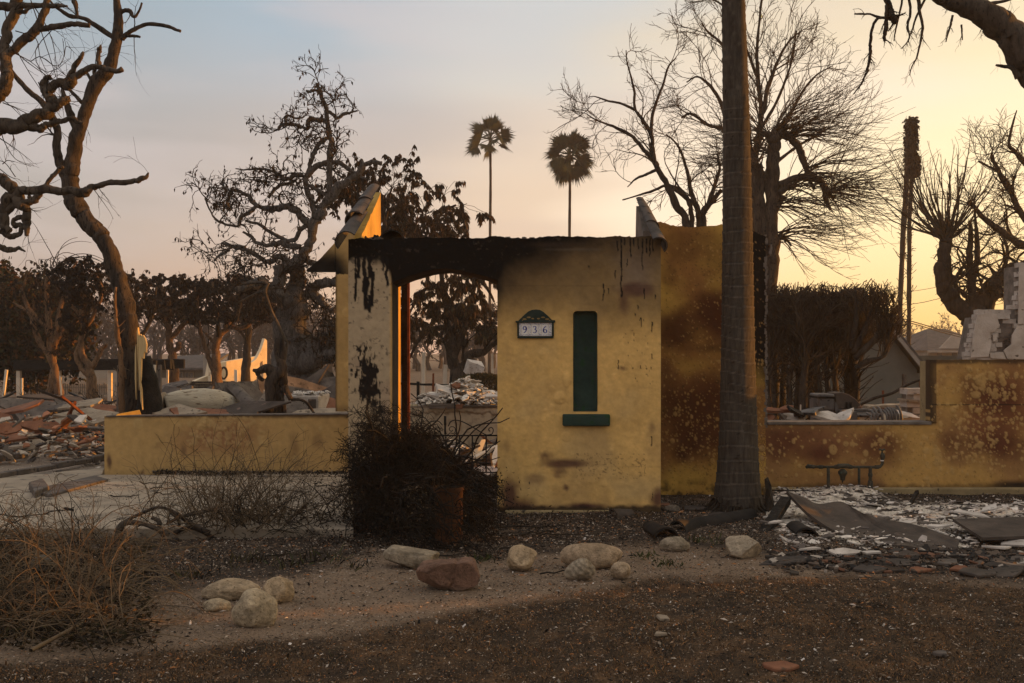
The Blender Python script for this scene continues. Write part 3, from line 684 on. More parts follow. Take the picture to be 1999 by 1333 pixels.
def wall_body(name, d, pts, depth, mat, root, inset=0):
    b=Acc(); P=[]
    for (u,v) in pts: p=Wn(u,v,d); P.append((p[0],d+.1,p[2]))
    prism(b,P,(0,depth,0)); return child(b,name,mat,root,smooth=False)
def build_walls():
    r=empty('tall_scorched_wall',(2.0,DR,0),'tall yellow stucco wall burnt brown behind the palm trunk','wall')
    a=Acc(); u=np.arange(1272,1496,1.7)
    top=np.interp(u,[1225,1270,1290,1318,1350,1380,1412,1450,1478,1496],[440,432,433,441,443,441,438,440,455,462])+(fbm(u,u*0,8,3,2)-.5)*5
    patch(a,DR,u,top,966,rear_col,rear_disp,1.8); child(a,'stucco_face',M_stucco,r)
    wall_body('masonry_core',DR,[(1273,440),(1317,446),(1476,458),(1494,472),(1494,970),(1273,970)],.12,M_soot_body,r)
    # broken plaster edge on the right side
    a=Acc(); P=[]
    for k in range(60):
        v=460+k*6.3; p=Wn(1495+rg.uniform(-1.5,1.8)+ (9 if 478<v<500 else 0),v,DR); s=rg.uniform(.008,.022)
        box(a,(p[0]-s*.7,DR-.006,p[2]-s),(p[0]+s*.7,DR+.08,p[2]+s),None,.005)
    child(a,'broken_plaster_edge',M_mortar,r,smooth=False)
    r=empty('low_window_wall',(3.3,DR,0),'low yellow stucco wall with pale heat blisters behind the gas pipes','wall')
    a=Acc(); u=np.arange(1440,1829,1.8); patch(a,DR,u,826+(fbm(u,u*0,14,3,4)-.5)*3,955,right_col,right_disp,1.8); child(a,'stucco_face',M_stucco,r)
    wall_body('masonry_core',DR,[(1496.5,828),(1828,828),(1828,970),(1496.5,970)],.15,M_stucco_body,r)
    a=Acc(); p0=Wn(1482,829,DR); p1=Wn(1829,823,DR)
    box(a,(p0[0]+.08,DR-.018,p0[2]),(p1[0]-.06,DR+.24,p1[2]),None,.002); o=child(a,'ledge',M_mortar,r,smooth=False); bevel(o,.005,2)
    a=Acc(); p0=Wn(1490,975,DR); p1=Wn(2030,951,DR); box(a,(p0[0],DR-.055,-.02),(p1[0],DR+.1,p1[2]+.0),None,.003); o=child(a,'plinth',M_stucco_body,r,smooth=False); bevel(o,.015,2)
    r=empty('high_blistered_wall',(6,DR,0),'higher yellow stucco wall with a dark brown burn and large pale blisters at right','wall')
    a=Acc(); u=np.arange(1829,2120,1.8); patch(a,DR,u,702+(fbm(u,u*0,18,3,4)-.5)*3,955,right_col,right_disp,1.8)
    uu=np.arange(1815,1829.1,1.75); patch(a,DR,uu,702+(fbm(uu,uu*0,18,3,4)-.5)*3,824,right_col,right_disp,1.8)
    u2=np.arange(2120,2690,4.); patch(a,DR,u2,702+(fbm(u2,u2*0,18,3,4)-.5)*3,955,right_col,right_disp,4)
    child(a,'stucco_face',M_stucco,r)
    wall_body('masonry_core',DR,[(1816,705),(2688,705),(2688,970),(1829.5,970),(1829.5,826),(1816,826)],.15,M_stucco_body,r)
    # left low wall
    DL=11.2
    r=empty('low_garden_wall',(-3.2,DL,0),'long low yellow stucco wall on the left with a blistered patch','wall')
    a=Acc(); u=np.arange(204,700,1.8); patch(a,DL,u,812-4*sstep(204,650,u)+(fbm(u,u*0,20,3,7)-.5)*1.5,933,left_col,left_disp,1.8); child(a,'stucco_face',M_stucco,r)
    wall_body('masonry_core',DL,[(205,814),(699,810),(699,940),(205,940)],.1,M_stucco_body,r)
    a=Acc(); p0=Wn(208,813.5,DL); p1=Wn(699,809,DL)
    prism(a,[(p0[0],DL-.012,p0[2]),(p1[0],DL-.012,p1[2]),(p1[0],DL-.012,p1[2]+.012),(p0[0],DL-.012,p0[2]+.012)],(0,.2,0)); child(a,'metal_coping',M_shardgrey,r,smooth=False)
    # step left of the arch
    r2=Acc(); p0=Wn(480,946,11.0); box(r2,(-3.0,10.85,-.02),(-1.2,11.18,.07)); o=r2.build('doorstep',M_conc,smooth=False); o['kind']='structure'; bevel(o,.01,2)
    # wing wall
    r=empty('wing_wall',(-1.8,10.75,0),'narrow yellow stucco wing wall with a sooty flared shoulder left of the entrance','wall')
    def wcol(U,V):
        n=fbm(U,V,50,4,19); C=np.zeros(U.shape+(3,))+np.array([.46,.30,.118]); C=C*(.88+.24*n[...,None])
        s=sstep(-25,30,(652-U)+(V-470)*.55+(n-.5)*30)*(V<535)*sstep(455,520,V+(n-.5)*30); C=mixv(C,np.array([.012,.01,.008]),s)
        C=mixv(C,np.array([.05,.03,.02]),(1-sstep(655,660,U))*(V>530)*.8)
        C=mixv(C,np.array([.05,.03,.02]),sstep(785,800,V)*.5)
        D,T=blister_field(U,V,[(677,610,10,10,.01),(680,715,9,10,.01)]); return mixv(C,C*1.15,T)
    def wdis(U,V): return base_disp(U,V,.004)+blister_field(U,V,[(677,610,10,10,.006),(680,715,9,10,.006)])[0]
    DW=10.75
    a=Acc(); u=np.arange(655,741,1.8); tp=np.interp(u,[598,625,655,690,700,741],[528,505,472,438,430,430])
    patch(a,DW,u,tp,803,wcol,wdis,1.8)
    u=np.arange(598,655.1,1.8); tp=np.interp(u,[598,625,655],[527,505,472]); patch(a,DW,u,tp,529.5,wcol,wdis,1.8)
    child(a,'stucco_face',M_stucco,r)
    wall_body('masonry_core',DW,[(600,529),(627,507),(656,475),(690,441),(740,433),(740,803),(656,803),(656,529)],.06,M_soot_body,r)
    # inner garden wall seen through the arch
    DG=12.6
    r=empty('courtyard_wall',(-.9,DG,0),'cracked cream plaster wall heaped with white ash beyond the archway','wall')
    def gcol(U,V):
        n=fbm(U,V,40,4,23); n2=fbm(U,V,9,4,24); C=np.zeros(U.shape+(3,))+np.array([.42,.34,.235]); C=C*(.75+.5*n[...,None])
        C=mixv(C,np.array([.16,.10,.055]),(1-sstep(.8,2.6,np.abs(V-806-(n2-.5)*14)))*.8)
        C=mixv(C,np.array([.18,.13,.09]),sstep(.55,.7,n2)*.5); C=mixv(C,np.array([.09,.065,.05]),(1-sstep(794,798,V))*.8); return C
    a=Acc(); u=np.arange(790,1110,2.5); patch(a,DG,u,793,905,gcol,lambda U,V: base_disp(U,V,.008)+.012*(V<806+(fbm(U,V,9,3,24)-.5)*14),2.2); child(a,'plaster_face',M_stucco,r)
    wall_body('masonry_core',DG,[(791,795),(1109,795),(1109,905),(791,905)],.6,M_stucco_body,r)
    a=Acc(); p0=Wn(838,794,DG); box(a,(Wn(838,0,DG)[0],DG-.05,p0[2]-.02),(Wn(888,0,DG)[0],DG+.3,p0[2]+.035),None,.004); box(a,(Wn(906,0,DG)[0],DG-.04,p0[2]-.0),(Wn(1100,0,DG)[0],DG+.3,p0[2]+.018),None,.004)
    child(a,'coping',M_shardgrey,r,smooth=False)
    a=Acc(); box(a,(Wn(890,0,DG)[0],DG-.05,p0[2]-.02),(Wn(903,0,DG)[0],DG+.2,p0[2]+.03),None,.004); child(a,'brick',M_shardred,r,smooth=False)
build_walls()
# ================================================================ TREES AND PLANTS
def palm_trunk():
    d=9.0; root=empty('palm_tree',(W(1443,0,d).x,d,0),'big ringed grey palm trunk rising in front of the scorched wall','tree')
    vs_=[1004,985,960,930,890,850,800,700,600,450,300,200,0,-400,-900]; l=[1388,1391,1396,1400,1403,1405,1406.5,1408,1409,1410,1411,1411,1410,1410,1412]; r=[1492,1489,1485,1482,1480,1478,1476,1472,1470,1467,1463,1460,1453,1447,1442]
    zs=np.concatenate([np.arange(-.02,3.6,.012),np.arange(3.6,8.6,.03)]); v=HY+(EYE-zs)*F/d
    L=np.interp(-v,[-x for x in vs_],l); R=np.interp(-v,[-x for x in vs_],r); cx=((L+R)/2-CX)/F*d; rad=(R-L)/2/F*d
    # ring scars
    rng=np.random.RandomState(3); edges=[0.0]; 
    while edges[-1]<9: edges.append(edges[-1]+rng.uniform(.075,.14)*(1-.02*edges[-1]))
    edges=np.array(edges); n=56; A=np.arange(n)*2*math.pi/n
    ZZ,AA=np.meshgrid(zs,A,indexing='ij')
    tilt=.018*np.sin(AA*1+ZZ*1.3)+.010*np.sin(2*AA+ZZ*3)+.012*(fbm(AA*1.5,ZZ*3,1,3,8)-.5); zq=ZZ+tilt
    i=np.clip(np.searchsorted(edges,zq.ravel()).reshape(zq.shape)-1,0,len(edges)-2); t=(zq-edges[i])/(edges[i+1]-edges[i])
    ridge=.0045*np.exp(-((t-.93)/.07)**2)-.003*np.exp(-((t-.04)/.06)**2)+.004*t
    bump_=ridge+(fbm(AA*9,ZZ*60,3,3,5)-.5)*.002+(fbm(AA*7,ZZ*5,2,3,6)-.5)*.004+.006*np.sin(AA*3+ZZ*.8)
    Rr=rad[:,None]+bump_
    X=cx[:,None]+Rr*np.cos(AA); Y=d+Rr*np.sin(AA)
    # torn lower edge
    keep=ZZ
    jag=.055+.035*np.sin(AA*2+1)+.11*(fbm(AA*2,AA*0,.35,3,9)-.5)+.03*(fbm(AA*9,AA*0,.35,2,19)-.5)
    Z=np.maximum(ZZ,jag)
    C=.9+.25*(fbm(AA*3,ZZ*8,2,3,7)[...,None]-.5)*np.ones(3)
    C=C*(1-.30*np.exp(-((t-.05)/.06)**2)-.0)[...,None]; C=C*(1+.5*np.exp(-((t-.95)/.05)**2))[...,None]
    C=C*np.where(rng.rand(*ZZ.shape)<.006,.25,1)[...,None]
    a=Acc(); idx=np.arange(len(zs)*n).reshape(len(zs),n); nx=np.roll(idx,-1,1)
    Q=np.stack([idx[:-1],nx[:-1],nx[1:],idx[1:]],-1).reshape(-1,4)
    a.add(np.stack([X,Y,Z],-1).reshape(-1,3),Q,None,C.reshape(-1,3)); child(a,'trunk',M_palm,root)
    a=Acc(); P=[];RR=[]
    for k in range(150):
        an=rng.rand()*6.28; r0=.17+rng.rand()*.04; c=np.array([cx[2],d,0]); ou=np.array([math.cos(an),math.sin(an),0])
        p=[c+ou*r0+[0,0,.11],c+ou*(r0+.02)+[0,0,.05],c+ou*(r0+.05+.06*rng.rand())+[0,0,.0],c+ou*(r0+.08+.12*rng.rand())+[rng.uniform(-.03,.03),0,-.02]]
        P.append(catmull(p,5)); RR.append(np.linspace(.012,.006,5))
    tubes(a,np.array(P),np.array(RR),4); tubes(a,np.array([[[cx[2],d,-.05],[cx[2],d,.05],[cx[2],d,.15]]]),np.array([[.235,.215,.19]]),20,lump=.1)
    child(a,'root_boot',M_fiber,root)
palm_trunk()

def tree(name,label,d,base,limbs,mat,twmat,rng,levels,cat='tree',group=None,depth=1.2,sides=9,lump=.12,leaf=None,keep=None,rscale=1.0,kink=1.0):
    """limbs: list of point lists [(px,py,r)], first one the trunk. levels: list of dicts for grow()."""
    root=empty(name,(base[0],base[1],0),label,cat,group)
    parents=[]; 
    for i,pts in enumerate(limbs):
        off0=off1=0
        if isinstance(pts,tuple): pts,off0,off1=pts
        P,R=limb(pts,d+off0,d+off1,K=max(10,6*len(pts)))
        k_=np.arange(len(P)); R=R*rscale; env=np.minimum(k_/4.,1)[:,None]; P=P+env*R[:,None]*kink*np.stack([fbm(k_*1.,k_*0.+i*7,2.2,2,33+i)-.5,fbm(k_*1.,k_*0.+i*7,2.2,2,53+i)-.5,fbm(k_*1.,k_*0.+i*7,2.2,2,73+i)-.5],1); R=R*(1+.2*(fbm(k_*1.,k_*0.+i*3,1.6,2,93+i)-.5))
        if pts[0][1]>=735 and 0<P[0,2]<1.3: P=np.vstack([[P[0,0],P[0,1],-.05],P]); R=np.concatenate([[R[0]*1.15],R])
        a=Acc(); tubes(a,P[None],R[None],sides if i==0 else max(6,sides-2),lump=lump,cap=True,seed=i)
        child(a,'trunk' if i==0 else 'limb',mat,root)
        K=16; s=np.linspace(0,len(P)-1,K); ii=np.minimum(s.astype(int),len(P)-2); f=(s-ii)[:,None]
        parents.append((P[ii]*(1-f)+P[ii+1]*f, R[ii]*(1-f[:,0])+R[ii+1]*f[:,0], i, np.linalg.norm(np.diff(P,axis=0),axis=1).sum()))
    PP=np.array([p[0] for p in parents]); RP=np.array([p[1] for p in parents]); LN=np.array([p[3] for p in parents])
    a=Acc(); cur=(PP,RP); allt=[]
    for li,lv in enumerate(levels):
        lv=dict(lv); n=lv.pop('n'); sk=lv.pop('skip_trunk',False); sd=lv.pop('sides',3); src=lv.pop('src',None)
        P0,R0=cur
        if li==0:
            w=np.maximum(1,np.round(n*LN/LN.max())).astype(int)
            if sk: w[0]=0
            n=w
        P,R=grow(P0,R0,n,rng=rng,**lv)
        if keep is not None:
            m=keep(P[:,-1]); P=P[m]; R=R[m]
        tubes(a,P,R,sd); allt.append((P,R)); cur=(P,R)
    child(a,'twigs',twmat,root,kind='stuff')
    if leaf:
        lf=Acc(); n,ln,wd,cols,gx=leaf; P=cur[0]
        idx=rng.randint(0,len(P),n); k=rng.randint(1,P.shape[1],n); X=P[idx,k]; D=nrm(rng.randn(n,3)*gx+np.array([0,0,-1.]))
        leaves(lf,X,D,ln,wd,rng,cols); child(lf,'foliage',M_leafdk,root,smooth=False,kind='stuff')
    return root,cur

R_=np.random.RandomState
def px(o,lst): return lst
# --- leaning trunk behind the low wall
leaning=[
 [(266,822,21),(262,770,20),(258,700,20),(253,650,21),(247,610,19),(238,565,16),(226,530,15),(212,485,16),(196,460,16),(178,440,17),(163,420,17),(150,403,18),(139,375,18),(138,345,16),(143,315,15),(149,270,13),(163,232,12),(174,195,12),(192,158,14),(212,132,13),(226,90,10),(231,45,9),(228,0,7),(224,-60,5)],
 [(140,368,13),(128,345,10),(115,315,8),(111,285,8),(112,253,7),(98,223,7),(81,199,6),(51,172,5),(27,145,4),(15,120,2)],
 [(230,78,5),(216,69,5),(189,51,5),(162,35,4),(135,30,4),(111,15,3),(98,2,2)],
 [(152,34,3),(149,18,3.5),(146,4,5),(142,3,4)],
 [(238,76,5),(246,68,4.5),(257,60,4),(287,47,4),(321,50,3.5),(340,56,3),(352,61,3)],
 [(244,70,3),(262,70,3),(274,72,2)],
 [(236,25,4),(244,20,4),(254,22,4),(262,33,3),(272,20,2),(277,5,2)],
 [(165,205,4),(155,195,4),(138,177,3),(128,170,2)],
 [(149,250,8),(138,225,7),(130,200,5.5),(123,180,4),(122,172,2)],
 [(190,150,4),(184,142,3.5),(186,135,3)],[(180,158,4),(174,150,3),(170,142,2.5)],
]
rt,_=tree('leaning_tree','tall bare leaning tree with a bent trunk and splintered base behind the low wall',12.0,(W(266,0,12).x,12.0),leaning,M_woodmid,M_twig,R_(21),
  [dict(n=5,L=.55,ang=.9,wig=.16,grav=(0,0,.03),K=7,rs=.35,skip_trunk=True,tmin=.35),dict(n=4,L=.42,ang=.7,wig=.2,grav=(.02,0,-.03),K=6,rs=.6)],sides=16,lump=.10,kink=.35)
a=Acc(); P,Rr=limb([(292,822,24),(290,770,20),(287,730,18),(284,695,11)],11.9,K=12); tubes(a,P[None],Rr[None],14,lump=.16,cap=True); child(a,'stump',M_char,rt,label='charred half of the split base')
a=Acc()
for pl in ([(267,646),(269,639),(271,657),(274,652),(277,657),(279,654),(283,660),(286,672),(285,688),(281,686),(280,700),(276,697),(275,735),(271,762),(270,722),(268,690)],[(273,745),(276,760),(278,800),(274,782)],[(263,690),(265,672),(266,740),(265,780),(263,740)]):
    prism(a,[W(x,y,11.71+.002*(y%7)) for x,y in pl],(0,.04,0))
child(a,'splinter',M_splinter,rt,smooth=False,label='pale torn wood at the break')
# --- thin orange lit sapling beside it
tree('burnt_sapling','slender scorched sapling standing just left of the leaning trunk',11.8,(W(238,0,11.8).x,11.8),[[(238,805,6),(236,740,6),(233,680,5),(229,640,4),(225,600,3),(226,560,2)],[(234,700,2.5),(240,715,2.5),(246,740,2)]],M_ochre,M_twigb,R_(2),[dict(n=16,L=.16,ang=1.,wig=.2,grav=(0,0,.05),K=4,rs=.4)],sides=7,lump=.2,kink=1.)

# --- gnarled branches reaching in from the left edge
near=[
 [(-260,420,24),(-150,320,20),(-60,262,16),(0,250,14),(40,243,14),(80,226,12),(105,210,10),(122,198,9),(134,193,5)],
 [(0,254,8),(50,246,8),(80,251,7),(92,244,6),(105,240,5),(122,236,5),(142,232,5),(152,238,4),(162,241,3)],
 [(116,204,8),(100,190,9),(90,178,8),(86,165,7),(90,154,6),(100,151,4)],
 [(98,198,8),(96,182,8),(102,168,9),(115,160,9),(128,165,10),(138,162,9),(146,150,7),(160,140,6),(178,131,6),(195,131,5),(212,135,5),(230,139,5),(240,136,5)],
 [(192,131,5),(192,115,4),(193,100,4),(193,92,6)],
 [(128,160,6),(138,143,5),(150,125,5),(160,108,4),(163,101,2)],
 [(-60,215,16),(-20,195,14),(0,180,13),(14,160,12),(14,130,11),(8,100,10),(14,65,10),(24,30,10),(34,0,10),(44,-40,9)],
 [(12,108,8),(35,88,9),(60,68,9),(78,48,8),(86,25,7),(92,0,6),(98,-30,5)],
 [(78,58,5),(100,53,5.5),(130,47,5.5),(155,48,5),(176,50,4)],
 [(-40,5,10),(10,12,8),(40,10,6),(80,10,5),(110,11,4),(132,12,2)],
 [(-20,2,5),(20,14,4),(45,23,4),(60,15,3),(75,13,2)],
 [(-120,330,18),(-40,340,13),(0,350,12),(20,365,12),(30,378,11),(38,395,10),(50,410,9),(52,430,8),(52,448,6),(53,461,3)],
 [(22,378,10),(10,398,10),(6,420,9),(10,440,9),(16,452,8)],
 [(30,370,7),(60,370,8),(101,371,8),(140,373,8),(168,377,9),(174,368,7),(189,362,6),(219,356,5),(257,354,5.5),(276,350,5),(287,342,3),(290,337,1.5)],
 [(0,425,8),(20,407,7),(40,397,7),(62,395,7),(74,382,6),(80,375,5),(94,355,4),(106,340,4),(116,329,4),(124,326,3)],
 [(60,394,5),(58,385,4),(57,380,2)],
 [(2,450,7),(18,460,6),(32,460,5),(42,450,4.5),(38,438,5),(28,440,5),(26,430,4),(40,424,4.5),(52,423,4)],
 [(-20,482,7),(0,482,6),(15,488,6),(28,486,4),(40,485,3),(49,491,1.5)],
]
rt,_=tree('gnarled_tree','thick gnarled burnt branches with cut stubs reaching in from the left edge',8.8,(W(-420,0,8.8).x,8.8),near,M_woodlite,M_twig,R_(31),
  [dict(n=5,L=.42,ang=.9,wig=.14,grav=(.02,0,-.06),K=9,rs=.16,tmin=.3,rmin=.0016),dict(n=3,L=.3,ang=.6,wig=.16,grav=(0,0,-.05),K=6,rs=.7,rmin=.0012)],sides=14,lump=.15,kink=.9)
a=Acc(); P,Rr=limb([(-430,1020,34),(-420,800,30),(-400,600,28),(-330,480,26),(-240,400,24)],8.8,K=16); tubes(a,P[None],Rr[None],14,lump=.12); child(a,'trunk_base',M_woodlite,rt)
a=Acc(); rng=R_(8); Ps=[];Rs=[]
for (p) in ([(10,20),(20,70),(50,130),(90,190),(120,230)],[(60,0),(80,60),(100,120),(118,180),(125,230)],[(65,10),(90,50),(105,90),(112,150),(118,205)],[(0,70),(40,110),(80,140),(130,170),(165,180)],[(20,100),(60,120),(90,150),(110,190),(118,215)],[(30,60),(70,75),(78,110),(95,150)],[(0,190),(30,215),(60,250)],[(5,200),(40,215),(78,235)],[(0,250),(10,280),(30,310),(60,325)],[(0,270),(30,290),(62,315)],[(0,330),(20,345),(38,350)],[(100,60),(70,95),(75,130),(100,140),(140,110),(130,80)],[(60,120),(80,110),(110,130),(125,110),(122,75)],[(5,320),(15,313),(28,316)],[(30,345),(10,318),(-10,312)],[(155,150),(140,155),(120,140),(80,110)],[(75,160),(85,190),(80,200)],[(125,110),(130,90),(147,104)]):
    Q=catmull([Wn(x,y,8.7+rng.rand()*.2) for x,y in p],10); Ps.append(Q); Rs.append(np.linspace(.005,.0018,10))
tubes(a,np.array(Ps),np.array(Rs),4); P2,R2=grow(np.array(Ps),np.array(Rs),4,.25,.6,.15,(0,0,-.04),6,.7,rng,rmin=.0013); tubes(a,P2,R2,3); child(a,'hanging_twigs',M_twig,rt,kind='stuff')

# --- limb across the top right corner
tr=[[(2320,900,48),(2250,520,44),(2150,280,38),(2060,190,33),(2010,125,31),(1985,85,30),(1955,50,28),(1915,25,24),(1870,5,20),(1830,-15,17),(1780,-60,12)],
 [(1990,150,8),(1975,133,4),(1955,129,3),(1944,127,2)],[(1900,8,5),(1925,8,4),(1960,2,3),(1985,-6,2)]]
rt,_=tree('overhanging_tree','thick grey limb arching across the top right corner',8.5,(W(2320,0,8.5).x,8.5),tr,M_woodlite,M_twigg,R_(41),[dict(n=6,L=.3,ang=.9,wig=.18,grav=(0,0,-.12),K=6,rs=.1,tmin=.55,tmax=.95,rmin=.0018),dict(n=3,L=.16,ang=.6,wig=.2,grav=(0,0,-.1),K=5,rs=.6)],sides=22,lump=.08,kink=.3)
a=Acc(); P,Rr=limb([(2320,1020,60),(2325,960,50),(2320,890,48)],8.5,K=8); tubes(a,P[None],Rr[None],16,lump=.1); child(a,'trunk_base',M_woodlite,rt)
hang=[[(1725,-30,6),(1730,0,6),(1738,20,7),(1745,38,7),(1750,44,3)],[(1731,10,4),(1730,40,4),(1727,65,4),(1727,80,3)],[(1728,35,3),(1715,35,3),(1705,50,3),(1699,80,3),(1700,100,3),(1696,120,3),(1694,135,2.5),(1688,150,2),(1680,165,2),(1666,184,1)],[(1717,34,3),(1700,28,2),(1685,27,2),(1668,27,1.5)],[(1790,-20,4),(1795,20,3),(1801,50,2.5),(1797,80,2),(1790,110,1.6),(1780,130,1.2),(1776,147,1)],[(1770,-20,3),(1778,20,2.5),(1772,50,2),(1775,75,1.5),(1760,95,1)],[(1810,-10,3),(1790,30,2),(1780,60,1.5),(1772,80,1)],[(1765,-20,2.5),(1755,30,2),(1748,60,1.5),(1745,80,1)],[(1860,30,2.5),(1855,50,2),(1846,82,1)],[(1877,48,2),(1879,78,1)]]
tree('broken_branch','broken brown branch tips hanging below the top edge at right',7.9,(W(1740,0,7.9).x,7.9),hang,M_woodmid,M_twig,R_(42),[dict(n=12,L=.14,ang=.7,wig=.2,grav=(0,0,-.12),K=6,rs=.5,rmin=.0012,tmin=.3),dict(n=2,L=.08,ang=.7,wig=.2,grav=(0,0,-.1),K=4,rs=.7,rmin=.001)],sides=8,lump=.12,cat='branch')

# --- the big oak
oak=[
 [(600,850,60),(594,800,50),(590,760,44),(592,720,40),(588,690,32),(577,660,28),(570,630,24),(574,595,20),(577,555,14),(580,520,11),(590,502,9),(600,480,8),(608,455,8),(620,428,9),(632,404,8),(644,385,8),(662,363,7),(680,350,6),(698,341,6),(706,325,5),(707,312,3)],
 [(700,335,4),(712,320,4),(726,318,4),(745,318,4)],
 [(644,385,5),(644,350,5),(645,310,5),(645,270,5),(641,240,4),(635,210,4),(627,185,3.5),(619,164,3)],
 [(617,430,6),(611,405,5),(603,380,5),(596,354,4.5),(604,337,5),(619,323,5),(640,316,4),(665,319,4),(691,337,3),(715,350,2)],
 [(597,345,4),(607,318,4),(612,300,4),(619,285,4),(628,276,4),(638,269,3)],
 [(592,341,4),(575,343,4),(558,350,4),(543,340,3),(527,332,2.5),(500,329,2),(478,331,1.5),(460,329,1)],
 [(578,352,3),(560,358,3),(546,361,3),(534,372,3),(524,385,3)],
 [(606,440,7),(596,430,6),(587,420,6),(572,407,6.5),(556,404,6),(540,406,6),(521,408,5),(505,402,4),(492,392,4),(480,379,3.5),(465,372,3),(452,373,3),(445,385,3),(444,401,3),(450,412,2)],
 [(452,373,2.5),(440,368,2),(434,355,2),(437,350,2)],
 [(500,402,3),(490,412,4),(470,424,3),(464,440,2.5),(442,438,2),(424,430,2),(412,414,1.5),(402,392,1.5),(400,384,1)],
 ([(584,620,20),(566,592,18),(545,580,13),(530,570,12),(514,557,11),(500,553,9),(480,560,7),(460,565,4)],0,-1.2),
 ([(545,580,9),(545,555,10),(545,535,11),(552,525,9),(566,522,7)],-.5,-.2),
 [(570,520,6),(555,505,6),(545,500,5),(528,510,4.5),(510,505,4),(490,492,4),(470,485,3),(458,483,3),(433,474,2)],
 [(587,482,5),(565,478,5),(546,474,4.5),(525,478,4),(502,474,3),(490,462,3),(474,452,2)],
 [(480,482,3),(455,482,2.5),(435,495,2.5),(417,509,2)],
 [(641,240,4),(625,234,4),(609,231,4),(601,242,4),(600,252,3),(580,245,3),(559,243,3),(548,243,3),(543,253,2.5)],
 [(559,243,3),(557,230,3),(565,226,2),(578,231,2),(590,229,1.5),(600,222,1)],
 [(628,180,3),(615,176,2.5),(603,179,2.5),(597,176,2)],
 [(636,218,3),(646,219,3),(654,228,3),(660,230,3),(672,223,3),(685,219,2),(698,216,1.5)],
 ([(592,694,15),(612,680,14),(634,668,12),(658,652,10),(690,635,8),(730,620,5)],-.3,-1.5),
 ([(596,712,20),(625,698,16),(658,692,14),(700,690,10),(745,672,7)],-.4,-2.0),
 [(582,600,10),(590,585,9),(600,573,8),(612,573,7),(628,587,6),(642,602,5),(652,609,5)],
 [(598,575,8),(612,562,8),(628,554,8),(645,552,8),(672,548,7),(700,535,5)],
 [(592,500,6),(610,515,5),(640,520,5),(670,505,4),(700,500,3)],
 [(644,387,4),(628,375,3),(612,366,3),(600,360,2)],
 [(600,440,4),(585,450,4),(570,470,4),(540,460,3),(510,440,3),(480,430,2)],
]
tree('oak_tree','big twisted burnt oak with a massive grey trunk left of the entrance',22.0,(W(595,0,22).x,22.0),oak,M_oak,M_twig,R_(51),
  [dict(n=22,L=1.2,ang=1.0,wig=.36,grav=(0,0,.02),K=8,rs=.42,tmin=.25,rmin=.014,skip_trunk=True,turn=.35),dict(n=7,L=.7,ang=.9,wig=.34,grav=(0,0,.0),K=6,rs=.6,rmin=.009,turn=.3),dict(n=4,L=.36,ang=.8,wig=.3,grav=(0,0,-.02),K=4,rs=.7,rmin=.0045)],
  sides=14,lump=.14,rscale=1.1,kink=1.3,leaf=(2600,.10,.04,[(.035,.022,.014),(.05,.03,.018),(.018,.013,.010)],.35))

# --- drooping-leaf tree behind the arch
lf=[[(893,800,22),(890,760,17),(888,720,13),(886,690,10),(880,660,8),(872,620,6),(865,560,5),(850,480,4),(835,420,3)],
 [(893,745,12),(905,715,10),(915,698,9),(930,690,8),(950,683,6),(975,660,5)],[(886,690,8),(905,650,6),(918,600,5),(925,540,4),(915,470,3),(905,430,2)],[(872,620,6),(890,600,6),(912,606,5),(935,617,4),(955,630,3),(970,632,2)],[(866,570,5),(840,560,4),(815,580,3),(800,610,2)],[(850,480,4),(810,450,3),(780,420,3),(765,390,2)],[(860,520,4),(800,500,3),(770,480,2)],[(880,640,6),(850,640,5),(820,660,4),(800,700,2)],[(840,440,3),(870,410,3),(890,400,2)],[(925,540,4),(950,560,3),(965,590,2)]]
BR=[(.060,.036,.020),(.040,.026,.015),(.090,.050,.024),(.028,.02,.013),(.05,.042,.022)]
tree('leafy_tree','tree with drooping dead brown leaves seen over and through the arch',26.0,(W(893,0,26).x,26.0),lf,M_woodmid,M_twig,R_(61),
 [dict(n=14,L=1.7,ang=.9,wig=.18,grav=(0,0,-.02),K=7,rs=.4,tmin=.2,rmin=.010,skip_trunk=False),dict(n=6,L=.9,ang=.8,wig=.18,grav=(0,0,-.06),K=6,rs=.6,rmin=.006),dict(n=2,L=.5,ang=.6,wig=.2,grav=(0,0,-.15),K=5,rs=.7,rmin=.004)],
 sides=10,leaf=(22000,.17,.05,BR,.25),keep=lambda E:(E[:,2]>1.7)&(E[:,2]<5.9)&(E[:,0]<.1))
bushy=[[(720,800,14),(722,700,10),(735,600,7),(745,500,5),(750,430,4),(745,380,3)],[(735,600,5),(780,540,4),(800,480,3),(815,430,2)],[(745,480,4),(700,440,3),(690,400,2)],[(740,560,4),(790,600,3),(800,650,2)],[(750,440,3),(760,390,2),(765,360,1)]]
tree('leafy_tree','dark leafy tree standing right behind the orange gable remnant',24.0,(W(720,0,24).x,24.0),bushy,M_wood,M_twig,R_(62),
 [dict(n=15,L=1.3,ang=.9,wig=.2,grav=(0,0,0),K=7,rs=.4,tmin=.3,rmin=.009),dict(n=5,L=.8,ang=.8,wig=.2,grav=(0,0,-.05),K=5,rs=.6,rmin=.006),dict(n=2,L=.5,ang=.6,wig=.2,grav=(0,0,-.15),K=4,rs=.7,rmin=.004)],
 sides=8,leaf=(12000,.15,.045,BR[:2]+[BR[3]],.3),keep=lambda E:(E[:,2]>1.7)&(E[:,0]<-1.2))

